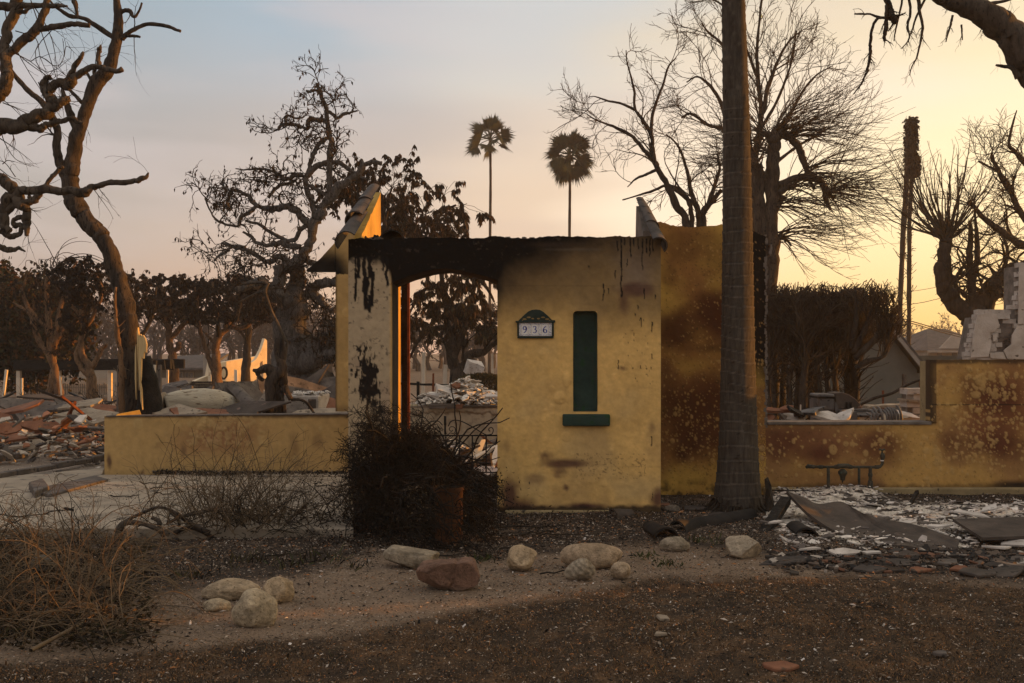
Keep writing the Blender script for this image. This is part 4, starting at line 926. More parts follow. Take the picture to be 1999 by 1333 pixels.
# --- two fan palms far behind
def fan_palm(label,cx,ytop,ycr,d,nf,rad,seed,droop,skirt):
    rng=R_(seed); root=empty('fan_palm',(W(cx,0,d).x,d,0),label,'palm tree',None)
    P,Rr=limb([(cx-1.5,740,3.6),(cx-1,600,3.0),(cx,450,2.7),(cx+.5,330,2.6),(cx,ycr,3.2)],d,K=40); P[0,2]=min(P[0,2],-.05)
    a=Acc(); tubes(a,P[None],Rr[None],8,lump=.12); child(a,'trunk',M_wood,root)
    c=Wn(cx,ycr,d); px_=d/F; 
    for k in range(nf):
        fr=Acc()
        az=k*2.4+rng.uniform(-.3,.3); el=(-.55+2.0*((k*7)%nf)/nf) if k>3 else 1.4
        if skirt: el=-1.15+2.6*((k*7)%nf)/nf
        L=rad*px_*rng.uniform(.34,.55); dr=np.array([math.cos(el)*math.cos(az),math.cos(el)*math.sin(az)*1.0,math.sin(el)])
        pet=catmull([c,c+dr*L*.6,c+dr*L+[0,0,-.12*L]],5); tubes(fr,pet[None],np.full((1,5),.03),3)
        tip=pet[-1]; ax=nrm((dr+np.array([0,0,-.25]))[None])[0]; sd=nrm(np.cross(ax,[0,0,1.])[None])[0]; up=np.cross(sd,ax); ro=rng.uniform(-1.2,1.2); sd,up=sd*math.cos(ro)+up*math.sin(ro),up*math.cos(ro)-sd*math.sin(ro)
        nb=30; V=[];Q=[]
        for b in range(nb):
            an=-1.45+2.9*b/(nb-1)+rng.uniform(-.04,.04); bl=rad*px_*.58*rng.uniform(.75,1.08)*(1-.18*abs(an)); dd=ax*math.cos(an)+sd*math.sin(an)
            w=.05; pp=np.cross(dd,up); m=tip+dd*bl*.55+[0,0,-.03]; e=tip+dd*bl+np.array([0,0,-droop*bl*rng.uniform(.3,1.2)])
            i0=len(V); V+=[tip+pp*w*.3,tip-pp*w*.3,m-pp*w,m+pp*w,e]; Q.append((i0,i0+1,i0+2,i0+3)); Q.append((i0+3,i0+2,i0+4))
        fr.poly(np.array(V),Q); child(fr,'frond',M_frond,root,smooth=False)
    return root
fan_palm('left of the two tall fan palms with a sparse open crown',957,228,272,70,26,54,5,.12,False)
fan_palm('right of the two tall fan palms with a fuller drooping crown',1112,255,302,62,46,58,6,.22,True)

# --- bare tree behind the wall, centre right
bare=[[(1352,760,11),(1350,600,9),(1338,435,8),(1322,400,7),(1300,358,6),(1285,330,5.5),(1275,312,5),(1255,290,4),(1232,265,3.5),(1205,250,3),(1180,240,2),(1160,232,1.5),(1145,222,1)],
 [(1277,315,5),(1274,290,4.5),(1270,262,4),(1255,235,3.5),(1240,212,3),(1238,180,2.5),(1232,150,2),(1224,120,1.5),(1222,98,1)],
 [(1271,262,4),(1274,225,3.5),(1285,190,3),(1296,160,2.5),(1305,130,2),(1320,112,1.2)],
 [(1240,214,3),(1215,203,2.5),(1185,196,2),(1160,188,1),(1148,190,1)],
 [(1300,358,4),(1325,375,4),(1350,395,4),(1362,405,3)],
 [(1398,760,10),(1390,600,9),(1375,445,6),(1372,415,6),(1385,395,5),(1395,360,4),(1405,330,3),(1400,300,2)],
 [(1365,445,6),(1362,408,6),(1352,385,5),(1345,350,4),(1335,310,3),(1320,280,2),(1300,262,1.5)],
 [(1349,445,6),(1350,418,5),(1345,395,5),(1325,370,4),(1300,362,3),(1275,372,3),(1250,380,2),(1215,390,1.5)],
 [(1375,415,5),(1395,385,4),(1408,370,3)],[(1285,330,4),(1262,340,3),(1240,350,2),(1225,365,1)]]
tree('bare_tree','wide bare tree with fine curling twigs above the entrance wall',24.0,(W(1352,0,24).x,24.0),bare,M_wood,M_twigg,R_(71),
 [dict(n=12,L=1.5,ang=.75,wig=.16,grav=(0,0,.03),K=8,rs=.45,tmin=.3,rmin=.010,turn=.18),dict(n=6,L=.75,ang=.7,wig=.2,grav=(0,0,.04),K=6,rs=.6,rmin=.006,turn=.2),dict(n=3,L=.36,ang=.7,wig=.22,grav=(0,0,.04),K=4,rs=.7,rmin=.004)],sides=8,kink=.7)
# --- tall bare tree behind the palm trunk
big=[[(1470,780,12),(1468,600,11),(1466,420,9),(1470,330,8),(1480,270,6),(1488,225,5),(1500,170,4),(1518,120,3),(1540,80,2),(1565,60,1)],
 [(1470,330,6),(1485,240,5),(1480,160,4),(1478,90,3),(1484,30,2.5),(1488,-20,2)],
 [(1468,420,6),(1500,330,5),(1530,250,4),(1560,190,3),(1590,150,2),(1625,128,1)],
 [(1466,400,5),(1440,320,5),(1415,255,4),(1385,245,3),(1350,222,3),(1330,230,2)],[(1440,330,4),(1412,215,4),(1388,170,3),(1362,150,2),(1340,160,1.5)],[(1470,330,5),(1450,180,4),(1415,95,3),(1385,65,2),(1370,45,1.5)],
 [(1480,260,4),(1520,190,3),(1545,120,2),(1555,60,1.5)],[(1478,150,3),(1450,80,2.5),(1420,20,2),(1380,-10,1.5)],[(1500,330,4),(1550,290,3),(1600,260,2),(1640,240,1)]]
tree('bare_tree','tallest bare tree fanning out on both sides behind the palm trunk',27.0,(W(1470,0,27).x,27.0),big,M_wood,M_twigg,R_(72),
 [dict(n=20,L=2.0,ang=.7,wig=.13,grav=(0,0,.04),K=8,rs=.4,tmin=.3,rmin=.010,turn=.15),dict(n=6,L=.95,ang=.65,wig=.17,grav=(0,0,.03),K=6,rs=.6,rmin=.0065,turn=.15),dict(n=3,L=.45,ang=.6,wig=.2,grav=(0,0,.03),K=4,rs=.7,rmin=.0045)],sides=8,kink=.8)
# --- pollard with weeping shoots
pol=[[(1500,780,20),(1502,660,18),(1503,600,16),(1505,540,15),(1506,480,14),(1507,420,14),(1508,360,13),(1509,310,13),(1510,275,13),(1510,258,11)],
 [(1490,640,12),(1486,520,12),(1483,420,11),(1482,370,10),(1483,335,9),(1478,322,7)],
 [(1512,265,9),(1528,262,9),(1545,270,8),(1560,290,7),(1570,315,6),(1576,340,5),(1590,370,3)],
 [(1520,362,8),(1545,350,7),(1575,346,7),(1600,352,7),(1610,370,6),(1612,390,5),(1622,410,3)],
 [(1518,378,8),(1535,366,7),(1550,365,6)],[(1500,262,7),(1485,262,5),(1470,275,3)],[(1508,500,6),(1520,465,6),(1530,462,4),(1545,480,2)],[(1482,390,6),(1468,380,4),(1460,390,2)],[(1515,400,6),(1525,385,5),(1535,388,3)]]
root,_=tree('pollard_tree','thick headed tree whose long shoots sweep down to the right over the hedge',20.0,(W(1502,0,20).x,20.0),pol,M_woodmid,M_twigg,R_(73),
 [dict(n=2,L=.6,ang=.7,wig=.15,grav=(0,0,.03),K=6,rs=.3,tmin=.6,rmin=.008)],sides=14,kink=.5)
a=Acc(); rng=R_(74); P0=[];
for (cx_,cy_,n_,dx,up) in ((1512,262,55,1.0,.8),(1540,268,45,1.0,.5),(1575,335,36,1.,.2),(1612,380,50,1.,.1),(1545,362,28,.9,.1),(1508,300,26,-1.2,.4),(1483,330,30,-1.,.4),(1520,462,34,1.0,0),(1515,400,40,1.,0),(1490,262,24,-1.2,.5)):
    M_=n_; st=np.array([Wn(cx_,cy_,20)]*M_)+rng.randn(M_,3)*.05
    d0=nrm(np.stack([np.full(M_,dx)*rng.uniform(.1,1.3,M_),rng.uniform(-1,1,M_),up+rng.uniform(-.3,.9,M_)],1))
    K=10; out=np.empty((M_,K,3)); out[:,0]=st; dd=d0; seg=(rng.uniform(.5,1.15,M_)*2.0/(K-1))[:,None]
    for k in range(1,K):
        dd=nrm(dd+rng.randn(M_,3)*.07+np.array([.03*np.sign(dx),0,-.13 if k<6 else .10])); out[:,k]=out[:,k-1]+dd*seg
    P0.append(out)
P0=np.concatenate(P0); R0=np.tile(np.linspace(.011,.0035,10),(len(P0),1)); tubes(a,P0,R0,3)
P1,R1=grow(P0,R0,5,.6,.6,.14,(.02,0,.04),6,.6,rng,tmin=.3,rmin=.0035); tubes(a,P1,R1,3); child(a,'shoots',M_twigg,root,kind='stuff')

# --- two burnt thin trunks at right
def shaggy(label,pts,d,seed,head=None):
    rng=R_(seed); root=empty('burnt_palm',(W(pts[0][0],0,d).x,d,0),label,'palm tree')
    P,Rr=limb(pts,d,K=30); P=np.vstack([[P[0,0],P[0,1],-.05],P]); Rr=np.concatenate([[Rr[0]],Rr]); a=Acc(); tubes(a,P[None],Rr[None],8,lump=.2,seed=seed); child(a,'trunk',M_wood,root)
    Pp=catmull(P,16); a=Acc(); Pn,Rn=grow(Pp[None],np.full((1,16),.05),260,.42,.5,.25,(0,0,-.05),4,.35,rng,tmin=.02,tmax=.98,rmin=.012,relx=0); tubes(a,Pn,Rn,3)
    child(a,'bark_shreds',M_twig,root,kind='stuff')
    if head:
        a=Acc(); (cx_,y0,y1,w)=head; n=2600; X=np.array([Wn(cx_+rng.uniform(-1,1)*w*(.75+.35*rng.rand()),rng.uniform(y0,y1),d) for _ in range(n)]); X[:,1]+=rng.uniform(-.3,.3,n)
        leaves(a,X,rng.randn(n,3)*.5+[0,0,-1],.17,.08,rng,[(.03,.024,.016),(.018,.014,.010)]); child(a,'dead_fronds',M_leafdk,root,smooth=False,kind='stuff')
shaggy('thin burnt palm topped by a narrow column of dead fronds',[(1756,700,5),(1757,600,5),(1762,480,5),(1767,400,5),(1771,330,5),(1776,235,5)],40,3,(1779,228,335,9))
shaggy('second thin burnt palm just right of the fronded one',[(1774,690,4),(1775,600,4.5),(1775,500,4),(1776,420,4),(1781,330,4),(1785,270,4)],40.5,4,(1784,305,340,7))

# --- right edge tree with a U shaped limb
ut=[[(1915,760,34),(1912,680,28),(1910,640,26),(1912,600,20),(1930,572,17),(1955,545,15),(1985,528,14),(2030,505,12),(2090,480,9)],
 [(1906,625,20),(1885,610,17),(1860,592,16),(1846,565,15),(1840,540,14),(1841,510,13),(1846,480,12),(1850,465,12)],
 [(1908,620,15),(1900,580,9),(1895,540,7),(1893,510,7),(1895,470,5),(1893,430,3)],[(1898,560,6),(1905,520,6),(1908,480,5),(1905,440,3),(1902,400,2)],
 [(1915,610,12),(1930,580,9),(1950,552,7),(1970,540,6)],[(2060,510,9),(2000,480,8),(1960,455,7),(1925,430,5),(1900,400,4),(1888,395,3)],[(2060,500,8),(2000,425,6),(1970,370,5),(1945,325,4),(1937,302,3)],[(1980,385,4),(1955,340,3),(1910,315,2)],[(2060,400,6),(2010,330,5),(1985,300,4),(1970,280,3),(1978,240,2),(1985,215,1)],[(1912,595,6),(1940,570,5),(1965,565,5),(1985,560,4),(2010,570,3)],[(1925,580,6),(1960,520,4),(1965,480,3),(1945,440,2)],[(2060,470,7),(2010,440,5),(1985,410,3),(1960,400,2)]]
root,_=tree('oak_tree','spreading bare oak with a U shaped cut limb at the right edge',25.0,(W(1915,0,25).x,25.0),ut,M_wood,M_twig,R_(81),
 [dict(n=22,L=1.6,ang=.9,wig=.22,grav=(0,0,.08),K=8,rs=.4,tmin=.2,rmin=.010,turn=.25),dict(n=6,L=.8,ang=.8,wig=.26,grav=(0,0,.05),K=6,rs=.6,rmin=.006,turn=.25),dict(n=3,L=.4,ang=.8,wig=.2,grav=(0,0,.03),K=4,rs=.7,rmin=.0045)],sides=12,kink=.8,keep=lambda E:(E[:,2]>2.6)&(E[:,2]<7.8)&(E[:,0]>(1795-CX)/F*25))
a=Acc(); rng=R_(82); n=46; st=np.array([Wn(1850,468,25)]*n)+rng.randn(n,3)*.06; d0=nrm(np.stack([rng.uniform(-1.,.7,n),rng.uniform(-.6,.6,n),rng.uniform(.1,1.3,n)],1)); K=10; out=np.empty((n,K,3)); out[:,0]=st; dd=d0; seg=(rng.uniform(.6,1.2,n)*2.6/(K-1))[:,None]
for k in range(1,K): dd=nrm(dd+rng.randn(n,3)*.09+np.array([0,0,.09])); out[:,k]=out[:,k-1]+dd*seg
R0=np.tile(np.linspace(.030,.006,10),(n,1)); tubes(a,out,R0,3); P1,R1=grow(out,R0,5,.6,.5,.12,(0,0,.06),5,.6,rng,tmin=.3,rmin=.005); tubes(a,P1,R1,3); child(a,'shoots',M_twigg,root,kind='stuff')

# --- umbrella shaped burnt trees on the left, in a row
def umbrella(label,d,limbs,seed,n1,leafn,cols,mat=M_wood,group=None,grav=(0,0,.02),keep=None,L=.9,lsz=.11):
    return tree('burnt_tree',label,d,(W(limbs[0][0][0],0,d).x,d),limbs,mat,M_twig,R_(seed),
     [dict(n=n1,L=L,ang=.8,wig=.16,grav=grav,K=8,rs=.45,tmin=.3,rmin=.009,turn=.12),dict(n=6,L=.6*L,ang=.7,wig=.2,grav=grav,K=6,rs=.6,rmin=.006),dict(n=2,L=.35*L,ang=.6,wig=.2,grav=(0,0,-.1),K=4,rs=.7,rmin=.005)],sides=9,kink=1.0,leaf=(leafn,lsz,.07,cols,.4),keep=keep)
DK=[(.014,.010,.008),(.022,.015,.010),(.010,.008,.007)]; DB=[(.05,.032,.018),(.035,.024,.014),(.08,.045,.02)]
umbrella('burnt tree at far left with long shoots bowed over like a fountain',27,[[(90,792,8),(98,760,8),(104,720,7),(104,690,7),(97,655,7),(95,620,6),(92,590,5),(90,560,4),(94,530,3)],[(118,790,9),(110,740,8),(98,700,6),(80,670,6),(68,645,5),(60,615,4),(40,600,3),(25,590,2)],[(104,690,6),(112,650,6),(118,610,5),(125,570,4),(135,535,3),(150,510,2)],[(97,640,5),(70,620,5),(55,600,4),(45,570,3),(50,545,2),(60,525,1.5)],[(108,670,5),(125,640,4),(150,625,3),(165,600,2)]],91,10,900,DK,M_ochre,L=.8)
a=Acc(); rng=R_(92); n=44; st=np.array([Wn(rng.uniform(85,125),rng.uniform(515,600),27) for _ in range(n)]); d0=nrm(np.stack([rng.uniform(-.5,1.,n),rng.uniform(-.5,.5,n),rng.uniform(.6,1.4,n)],1)); K=12; out=np.empty((n,K,3)); out[:,0]=st; dd=d0; seg=(rng.uniform(.5,1.1,n)*1.7/(K-1))[:,None]
for k in range(1,K): dd=nrm(dd+rng.randn(n,3)*.04+np.array([.10 if 1 else 0,0,-.20])); out[:,k]=out[:,k-1]+dd*seg
tubes(a,out,np.tile(np.linspace(.016,.006,12),(n,1)),3); o=a.build('bowed_shoots',M_twig,[o for o in COL.objects if o.name.startswith('burnt_tree')][-1],kind='stuff'); o.data.transform(Matrix.Translation(-o.parent.location))
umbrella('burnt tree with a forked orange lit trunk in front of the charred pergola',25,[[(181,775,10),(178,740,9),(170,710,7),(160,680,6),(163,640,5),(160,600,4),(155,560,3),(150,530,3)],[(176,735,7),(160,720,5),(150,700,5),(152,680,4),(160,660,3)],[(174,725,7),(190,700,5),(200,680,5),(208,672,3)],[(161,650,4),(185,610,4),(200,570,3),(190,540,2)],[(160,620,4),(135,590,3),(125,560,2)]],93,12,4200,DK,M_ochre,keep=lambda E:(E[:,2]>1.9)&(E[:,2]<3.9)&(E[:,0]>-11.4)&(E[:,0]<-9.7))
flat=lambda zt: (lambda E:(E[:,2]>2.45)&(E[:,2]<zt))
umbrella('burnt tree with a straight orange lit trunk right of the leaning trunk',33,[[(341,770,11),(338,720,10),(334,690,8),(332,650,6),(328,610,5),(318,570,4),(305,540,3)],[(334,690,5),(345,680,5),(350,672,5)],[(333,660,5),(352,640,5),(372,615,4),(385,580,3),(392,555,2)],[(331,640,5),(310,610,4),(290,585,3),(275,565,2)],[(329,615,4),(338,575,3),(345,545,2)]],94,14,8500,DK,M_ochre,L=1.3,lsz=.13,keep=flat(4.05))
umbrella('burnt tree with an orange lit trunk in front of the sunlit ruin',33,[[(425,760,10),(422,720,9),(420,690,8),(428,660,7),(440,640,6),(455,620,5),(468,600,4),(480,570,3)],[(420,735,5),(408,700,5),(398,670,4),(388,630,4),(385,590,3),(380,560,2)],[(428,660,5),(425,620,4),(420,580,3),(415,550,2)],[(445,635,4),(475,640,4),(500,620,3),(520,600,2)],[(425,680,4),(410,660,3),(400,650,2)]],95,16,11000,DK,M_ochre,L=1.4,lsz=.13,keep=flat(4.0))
umbrella('dark burnt tree between the leaning trunk and the oak, mostly hidden',38,[[(480,770,9),(480,700,8),(485,640,6),(500,590,5),(510,560,3)],[(485,640,5),(460,600,4),(440,570,3)],[(490,620,5),(525,600,4),(545,580,3)]],96,16,5000,DK+[(.06,.03,.015)],M_wood,L=1.5,lsz=.14,keep=flat(4.4))
umbrella('small dark burnt tree directly behind the leaning trunk',30,[[(262,780,8),(258,700,7),(262,640,5),(255,590,4),(250,550,3)],[(260,680,4),(285,640,4),(300,600,3),(305,560,2)],[(262,640,4),(235,600,3),(225,560,2)]],97,14,2200,DK,M_wood,L=1.1,keep=flat(4.0))
# leafy clump hanging right of the leaning trunk
a=Acc(); rng=R_(98)
# --- broad leafy tree at the far left
root=empty('leafy_tree',(W(-20,0,31).x,31,0),'broad dark green and rust leafy tree at the left edge','tree')
a=Acc(); P,Rr=limb([(-30,790,14),(-30,700,12),(-20,620,8),(-10,560,5)],31,K=10); tubes(a,P[None],Rr[None],9); child(a,'trunk',M_wood,root)
PP=[];rng=R_(99)
for k in range(7):
    Q,_r=limb([(-28,720-k*14,6),(-40+20*k+rng.uniform(-20,20),650-rng.uniform(0,60),4),(-70+34*k,600-rng.uniform(0,50)*(k<5),2)],31,31+rng.uniform(-1.5,1.5),K=10); PP.append(Q)
PP=np.array(PP); RR=np.tile(np.linspace(.08,.03,10),(7,1)); a=Acc(); tubes(a,PP,RR,6); P1,R1=grow(PP,RR,26,1.3,.9,.2,(0,0,0),6,.5,rng,tmin=.1,rmin=.01); P2,R2=grow(P1,R1,5,.7,.8,.2,(0,0,-.03),5,.6,rng,rmin=.006); tubes(a,P1,R1,3); tubes(a,P2,R2,3); child(a,'branches',M_twig,root,kind='stuff')
a=Acc(); n=26000; i=rng.randint(0,len(P2),n); X=P2[i,rng.randint(1,5,n)]+rng.randn(n,3)*.12; X[:,2]-=rng.rand(n)**2*1.6*(X[:,2]<3.6); X[:,2]=np.maximum(X[:,2],.3); leaves(a,X,rng.randn(n,3)+[0,0,-.4],.17,.11,rng,[(.035,.036,.016),(.045,.034,.016),(.025,.026,.013),(.085,.045,.018)]); child(a,'foliage',M_leafdk,root,smooth=False,kind='stuff')

# --- clipped hedge, burnt bare, behind the low window wall
def hedge():
    root=empty('burnt_hedge_tree',(3.6,15,0),'flat topped burnt hedge on many bare stems behind the low window wall','hedge')
    rng=R_(101); PL=[];RL=[]
    zt=lambda x: np.interp(x,[(1490-CX)/F*15,(1700-CX)/F*15,(1725-CX)/F*15,(1745-CX)/F*15,(1752-CX)/F*15],[2.42,2.42,2.25,1.9,1.5])
    xs=[1500,1512,1527,1543,1556,1568,1583,1600,1617,1632,1655,1668]
    for k,u in enumerate(xs):
        d=15+rng.uniform(-.8,.9); n_=3
        w=rng.uniform(5,9) if u not in(1668,1655) else 9
        pts=[(u+rng.uniform(-4,4),875,w+1),(u,800,w),(u+rng.uniform(-5,5),740,w*.9),(u+rng.uniform(-8,8),690,w*.7),(u+rng.uniform(-12,12),640,w*.5),(u+rng.uniform(-16,16),590,w*.3)]
        P,Rr=limb(pts,d,K=16); a=Acc(); tubes(a,P[None],Rr[None],8,lump=.2,cap=True,seed=k); child(a,'stem',M_woodmid if k%3==0 else M_wood,root); PL.append(P); RL.append(Rr)
    for pts in ([(1668,700,7),(1690,680,7),(1710,660,6),(1728,640,5),(1742,615,4),(1750,600,3)],[(1670,720,6),(1695,705,6),(1715,700,4),(1730,690,3),(1735,670,2)],[(1665,690,6),(1685,650,5),(1700,610,4),(1710,585,3)],[(1660,680,5),(1670,630,5),(1672,590,4),(1670,565,3)],[(1680,690,4),(1720,655,4),(1740,640,3),(1752,628,2)]):
        P,Rr=limb(pts,14.6,K=16); a=Acc(); tubes(a,P[None],Rr[None],7,lump=.2,cap=True); child(a,'limb',M_wood,root); PL.append(P); RL.append(Rr)
    PL=np.array(PL);RL=np.array(RL)
    zl=lambda x: np.interp(x,[(1670-CX)/F*15,(1690-CX)/F*15,(1715-CX)/F*15,(1745-CX)/F*15],[0,1.05,1.45,1.75])
    kp=lambda P:(P[:,-1,2]<zt(P[:,-1,0])+.03*rng.randn(len(P)))&(P[:,-1,2]>zl(P[:,-1,0]))&(np.abs(P[:,-1,1]-15)<1.1)&(P[:,-1,0]<5.85)&(P[:,-1,0]>3.7)&(np.abs(P[:,-1,1]-15)<1.3)
    a=Acc(); P1,R1=grow(PL,RL,44,.9,.8,.16,(.02,0,.10),7,.35,rng,tmin=.35,rmin=.008); m=kp(P1); P1,R1=P1[m],R1[m]; tubes(a,P1,R1,3)
    P2,R2=grow(P1,R1,6,.42,.7,.16,(.02,0,.10),5,.6,rng,tmin=.2,rmin=.005); m=kp(P2)&(P2[:,-1,2]>1.55); P2,R2=P2[m],R2[m]; tubes(a,P2,R2,3)
    P3,R3=grow(P2,R2,3,.24,.6,.12,(0,0,.1),4,.8,rng,tmin=.2,rmin=.0045); m=(P3[:,-1,2]<zt(P3[:,-1,0])+.05)&(P3[:,-1,0]<5.85)&(P3[:,-1,2]>1.75); tubes(a,P3[m],R3[m],3)
    child(a,'twigs',M_twigg,root,kind='stuff')
    a=Acc(); P4,R4=grow(PL[:12],RL[:12],24,.7,.9,.2,(0,0,-.02),6,.2,rng,tmin=.0,tmax=.6,rmin=.005); tubes(a,P4,R4,3); child(a,'low_twigs',M_twig,root,kind='stuff')
hedge()

# --- ball shaped shrub through the arch
root=empty('clipped_shrub',(W(940,0,20).x,20,0),'rounded olive clipped shrub beyond the ash heap in the archway','shrub')
rng=R_(111); n=9000; th=rng.rand(n)*6.28; ph=np.arccos(rng.uniform(-1,1,n)); r=.62*rng.uniform(.86,1.03,n)**.5; c=Wn(940,775,20)
X=np.stack([c[0]+r*1.0*np.sin(ph)*np.cos(th),20+r*.8*np.sin(ph)*np.sin(th),c[2]+.1+r*.55*np.cos(ph)],1); a=Acc(); leaves(a,X,X-c,.06,.035,rng,[(.05,.045,.02),(.035,.033,.016),(.08,.06,.024)]); child(a,'foliage',M_leafdk,root,smooth=False,kind='stuff')
a=Acc(); tubes(a,np.array([[[c[0],20,0],[c[0],20,.3],[c[0],20,.6]]]),np.array([[.07,.06,.05]]),8); child(a,'stem',M_wood,root)

# --- far woods, hazy, behind everything
def far_woods(label,d,x0,x1,h,n,seed,mat):
    rng=R_(seed); a=Acc(); xs=rng.uniform(x0,x1,n); ys=d+rng.uniform(-12,12,n); K=6
    hh=h*rng.uniform(.5,1.1,n); P=np.empty((n,K,3)); 
    for k in range(K): P[:,k]=np.stack([xs+rng.randn(n)*.25*k*.5,ys,hh*k/(K-1)],1)
    Rr=np.tile(np.linspace(.2,.05,K),(n,1)); tubes(a,P,Rr,4); P1,R1=grow(P,Rr,12,h*.45,.8,.18,(0,0,.06),5,.5,rng,tmin=.2,rmin=.03); tubes(a,P1,R1,3); P2,R2=grow(P1,R1,5,h*.25,.7,.2,(0,0,.03),4,.6,rng,tmin=.2,rmin=.022); tubes(a,P2,R2,3)
    nl=n*60; i=rng.randint(0,len(P2),nl); leaves(a,P2[i,rng.randint(0,4,nl)],rng.randn(nl,3),.4,.25,rng,[(1,1,1)])
    o=a.build('far_trees',mat,smooth=False); tag(o,label,'trees',kind='stuff')
M_far=noisy('far_bark',(.035,.028,.026),(.06,.048,.042),1,.95,0)
far_woods('hazy bare woods far behind the left lots',95,-60,-12,6.2,120,121,M_far)
far_woods('hazy bare woods far behind the arch',85,-14,6,5.0,60,122,M_far)
far_woods('low hazy trees on the skyline at right',170,40,110,5.5,60,123,M_far)
# ================================================================ THINGS ON THE ENTRANCE WALL
def sign():
    y=DF-.006; root=empty('house_number_sign',(W(1045,635,DF).x,y,W(1045,635,DF).z),'small arched house number sign with three blue numerals 936','sign')
    def q(u,v,dy=0): p=Wn(u,v,DF); return (p[0],y-dy,p[2])
    a=Acc(); outl=[(1010,660),(1010,630),(1006,628),(1008,626),(1012,626),(1022,616),(1031,608),(1038,605),(1046,604),(1054,605),(1061,609),(1069,616),(1078,625),(1083,625),(1084,628),(1081,630),(1080,659)]
    # ring frame: top pediment, sides, bottom
    prism(a,[q(u,v) for u,v in [(1010,628)]+outl[4:15]+[(1080,628)]],(0,-.016,0))
    prism(a,[q(u,v) for u,v in [(1010,660.5),(1080.5,660),(1080.5,656),(1010,656)]],(0,-.016,0)); prism(a,[q(u,v) for u,v in [(1009.6,656),(1013,656),(1013,628),(1009.6,628)]],(0,-.016,0)); prism(a,[q(u,v) for u,v in [(1077.4,656),(1081,656),(1081,628),(1077.4,628)]],(0,-.016,0))
    prism(a,[q(u,v,.001) for u,v in [(1006,626.5),(1084,626.5),(1083,630),(1007,630)]],(0,-.02,0))
    o=child(a,'frame',M_plaque,root,smooth=False); bevel(o,.002,2)
    g=Acc()
    for (u,v,ru,rv) in [(1024,623,4,1.6),(1032,619.5,4,1.6),(1060,619.5,4,1.6),(1068,623,4,1.6),(1040,622,3,1.5),(1051,622,3,1.5),(1020,625.5,1.2,1),(1073,625.5,1.2,1)]:
        P=[q(u+ru*math.cos(t),v+rv*math.sin(t),.0165) for t in np.linspace(0,6.283,9)[:-1]]; prism(g,P,(0,-.003,0))
    child(g,'scroll_relief',M_gilt,root,smooth=False)
    tiles=[(1013.4,1018,0),(1018.4,1030.6,'9'),(1031,1037.4,0),(1037.8,1050.2,'3'),(1050.6,1056.8,0),(1057.2,1070.4,'6'),(1070.8,1077,0)]
    def stroke(acc,pts,w0,w1,cx,cy,sx,sy):
        Q=catmull([(p[0],p[1],0) for p in pts],26); T=np.gradient(Q,axis=0); T=nrm(T); V=[];F_=[]
        for k,(p,t) in enumerate(zip(Q,T)):
            w=w0+(w1-w0)*abs(t[1]); nn=np.array([-t[1],t[0]])
            for s in (-1,1): V.append(q(cx+(p[0]+nn[0]*w*s)*sx,cy+(p[1]+nn[1]*w*s)*sy,.0078))
            if k: F_.append((2*k-2,2*k-1,2*k+1,2*k))
        acc.poly(np.array(V),F_)
    for (u0,u1,ch) in tiles:
        a=Acc(); prism(a,[q(u0,655.6,.001),q(u1,655.6,.001),q(u1,630.4,.001),q(u0,630.4,.001)],(0,-.0055,0))
        o=child(a,'number_tile' if ch else 'border_tile',M_tilewhite,root,smooth=False)
        m=Acc(); cx=(u0+u1)/2; cy=643.3
        if ch=='9' or ch=='6':
            s=1 if ch=='9' else -1
            stroke(m,[(2.6*s,-2.6*s),(1.2*s,-6*s),(-1.4*s,-6.2*s),(-3.2*s,-3.4*s),(-2.4*s,-.6*s),(0,.2*s),(2.2*s,-1*s),(3.0*s,-3.2*s)],.35,1.0,cx,cy,1,1)
            stroke(m,[(2.7*s,-4.6*s),(3.2*s,-1.4*s),(2.0*s,2.6*s),(-.2*s,5.2*s),(-2.2*s,6.4*s)],.4,.95,cx,cy,1,1)
        elif ch=='3':
            stroke(m,[(-3,-4.4),(-1.6,-6.2),(.8,-6.2),(2.2,-4.4),(1.6,-2),(-.6,-.4)],.4,.95,cx,cy,1,1)
            stroke(m,[(-.8,-.5),(1.8,.2),(2.9,2.6),(1.6,5.4),(-.8,6.4),(-3,5.2)],.4,1.0,cx,cy,1,1)
        if ch: child(m,'numeral',M_blue,o,smooth=False).data.transform(Matrix.Translation(o.location)) if False else None
        if ch:
            ob=m.build('numeral',M_blue,o,smooth=False); ob.data.transform(Matrix.Translation(-root.location))
        d=Acc(); rr=R_(int(u0))
        ys_=[(631.2,633.2),(653,655)] + ([(634,652.5)] if not ch else [])
        for (v0,v1) in ys_:
            for k in range(26 if v1-v0>5 else 14):
                uu=rr.uniform(u0+.5,u1-.5); vv=rr.uniform(v0,v1); s=.38; prism(d,[q(uu-s,vv+s*.7,.0066),q(uu+s,vv+s,.0066),q(uu+s*.7,vv-s,.0066),q(uu-s,vv-s,.0066)],(0,-.0006,0))
        ob=d.build('pattern',M_blue,o,smooth=False); ob.data.transform(Matrix.Translation(-root.location))
sign()

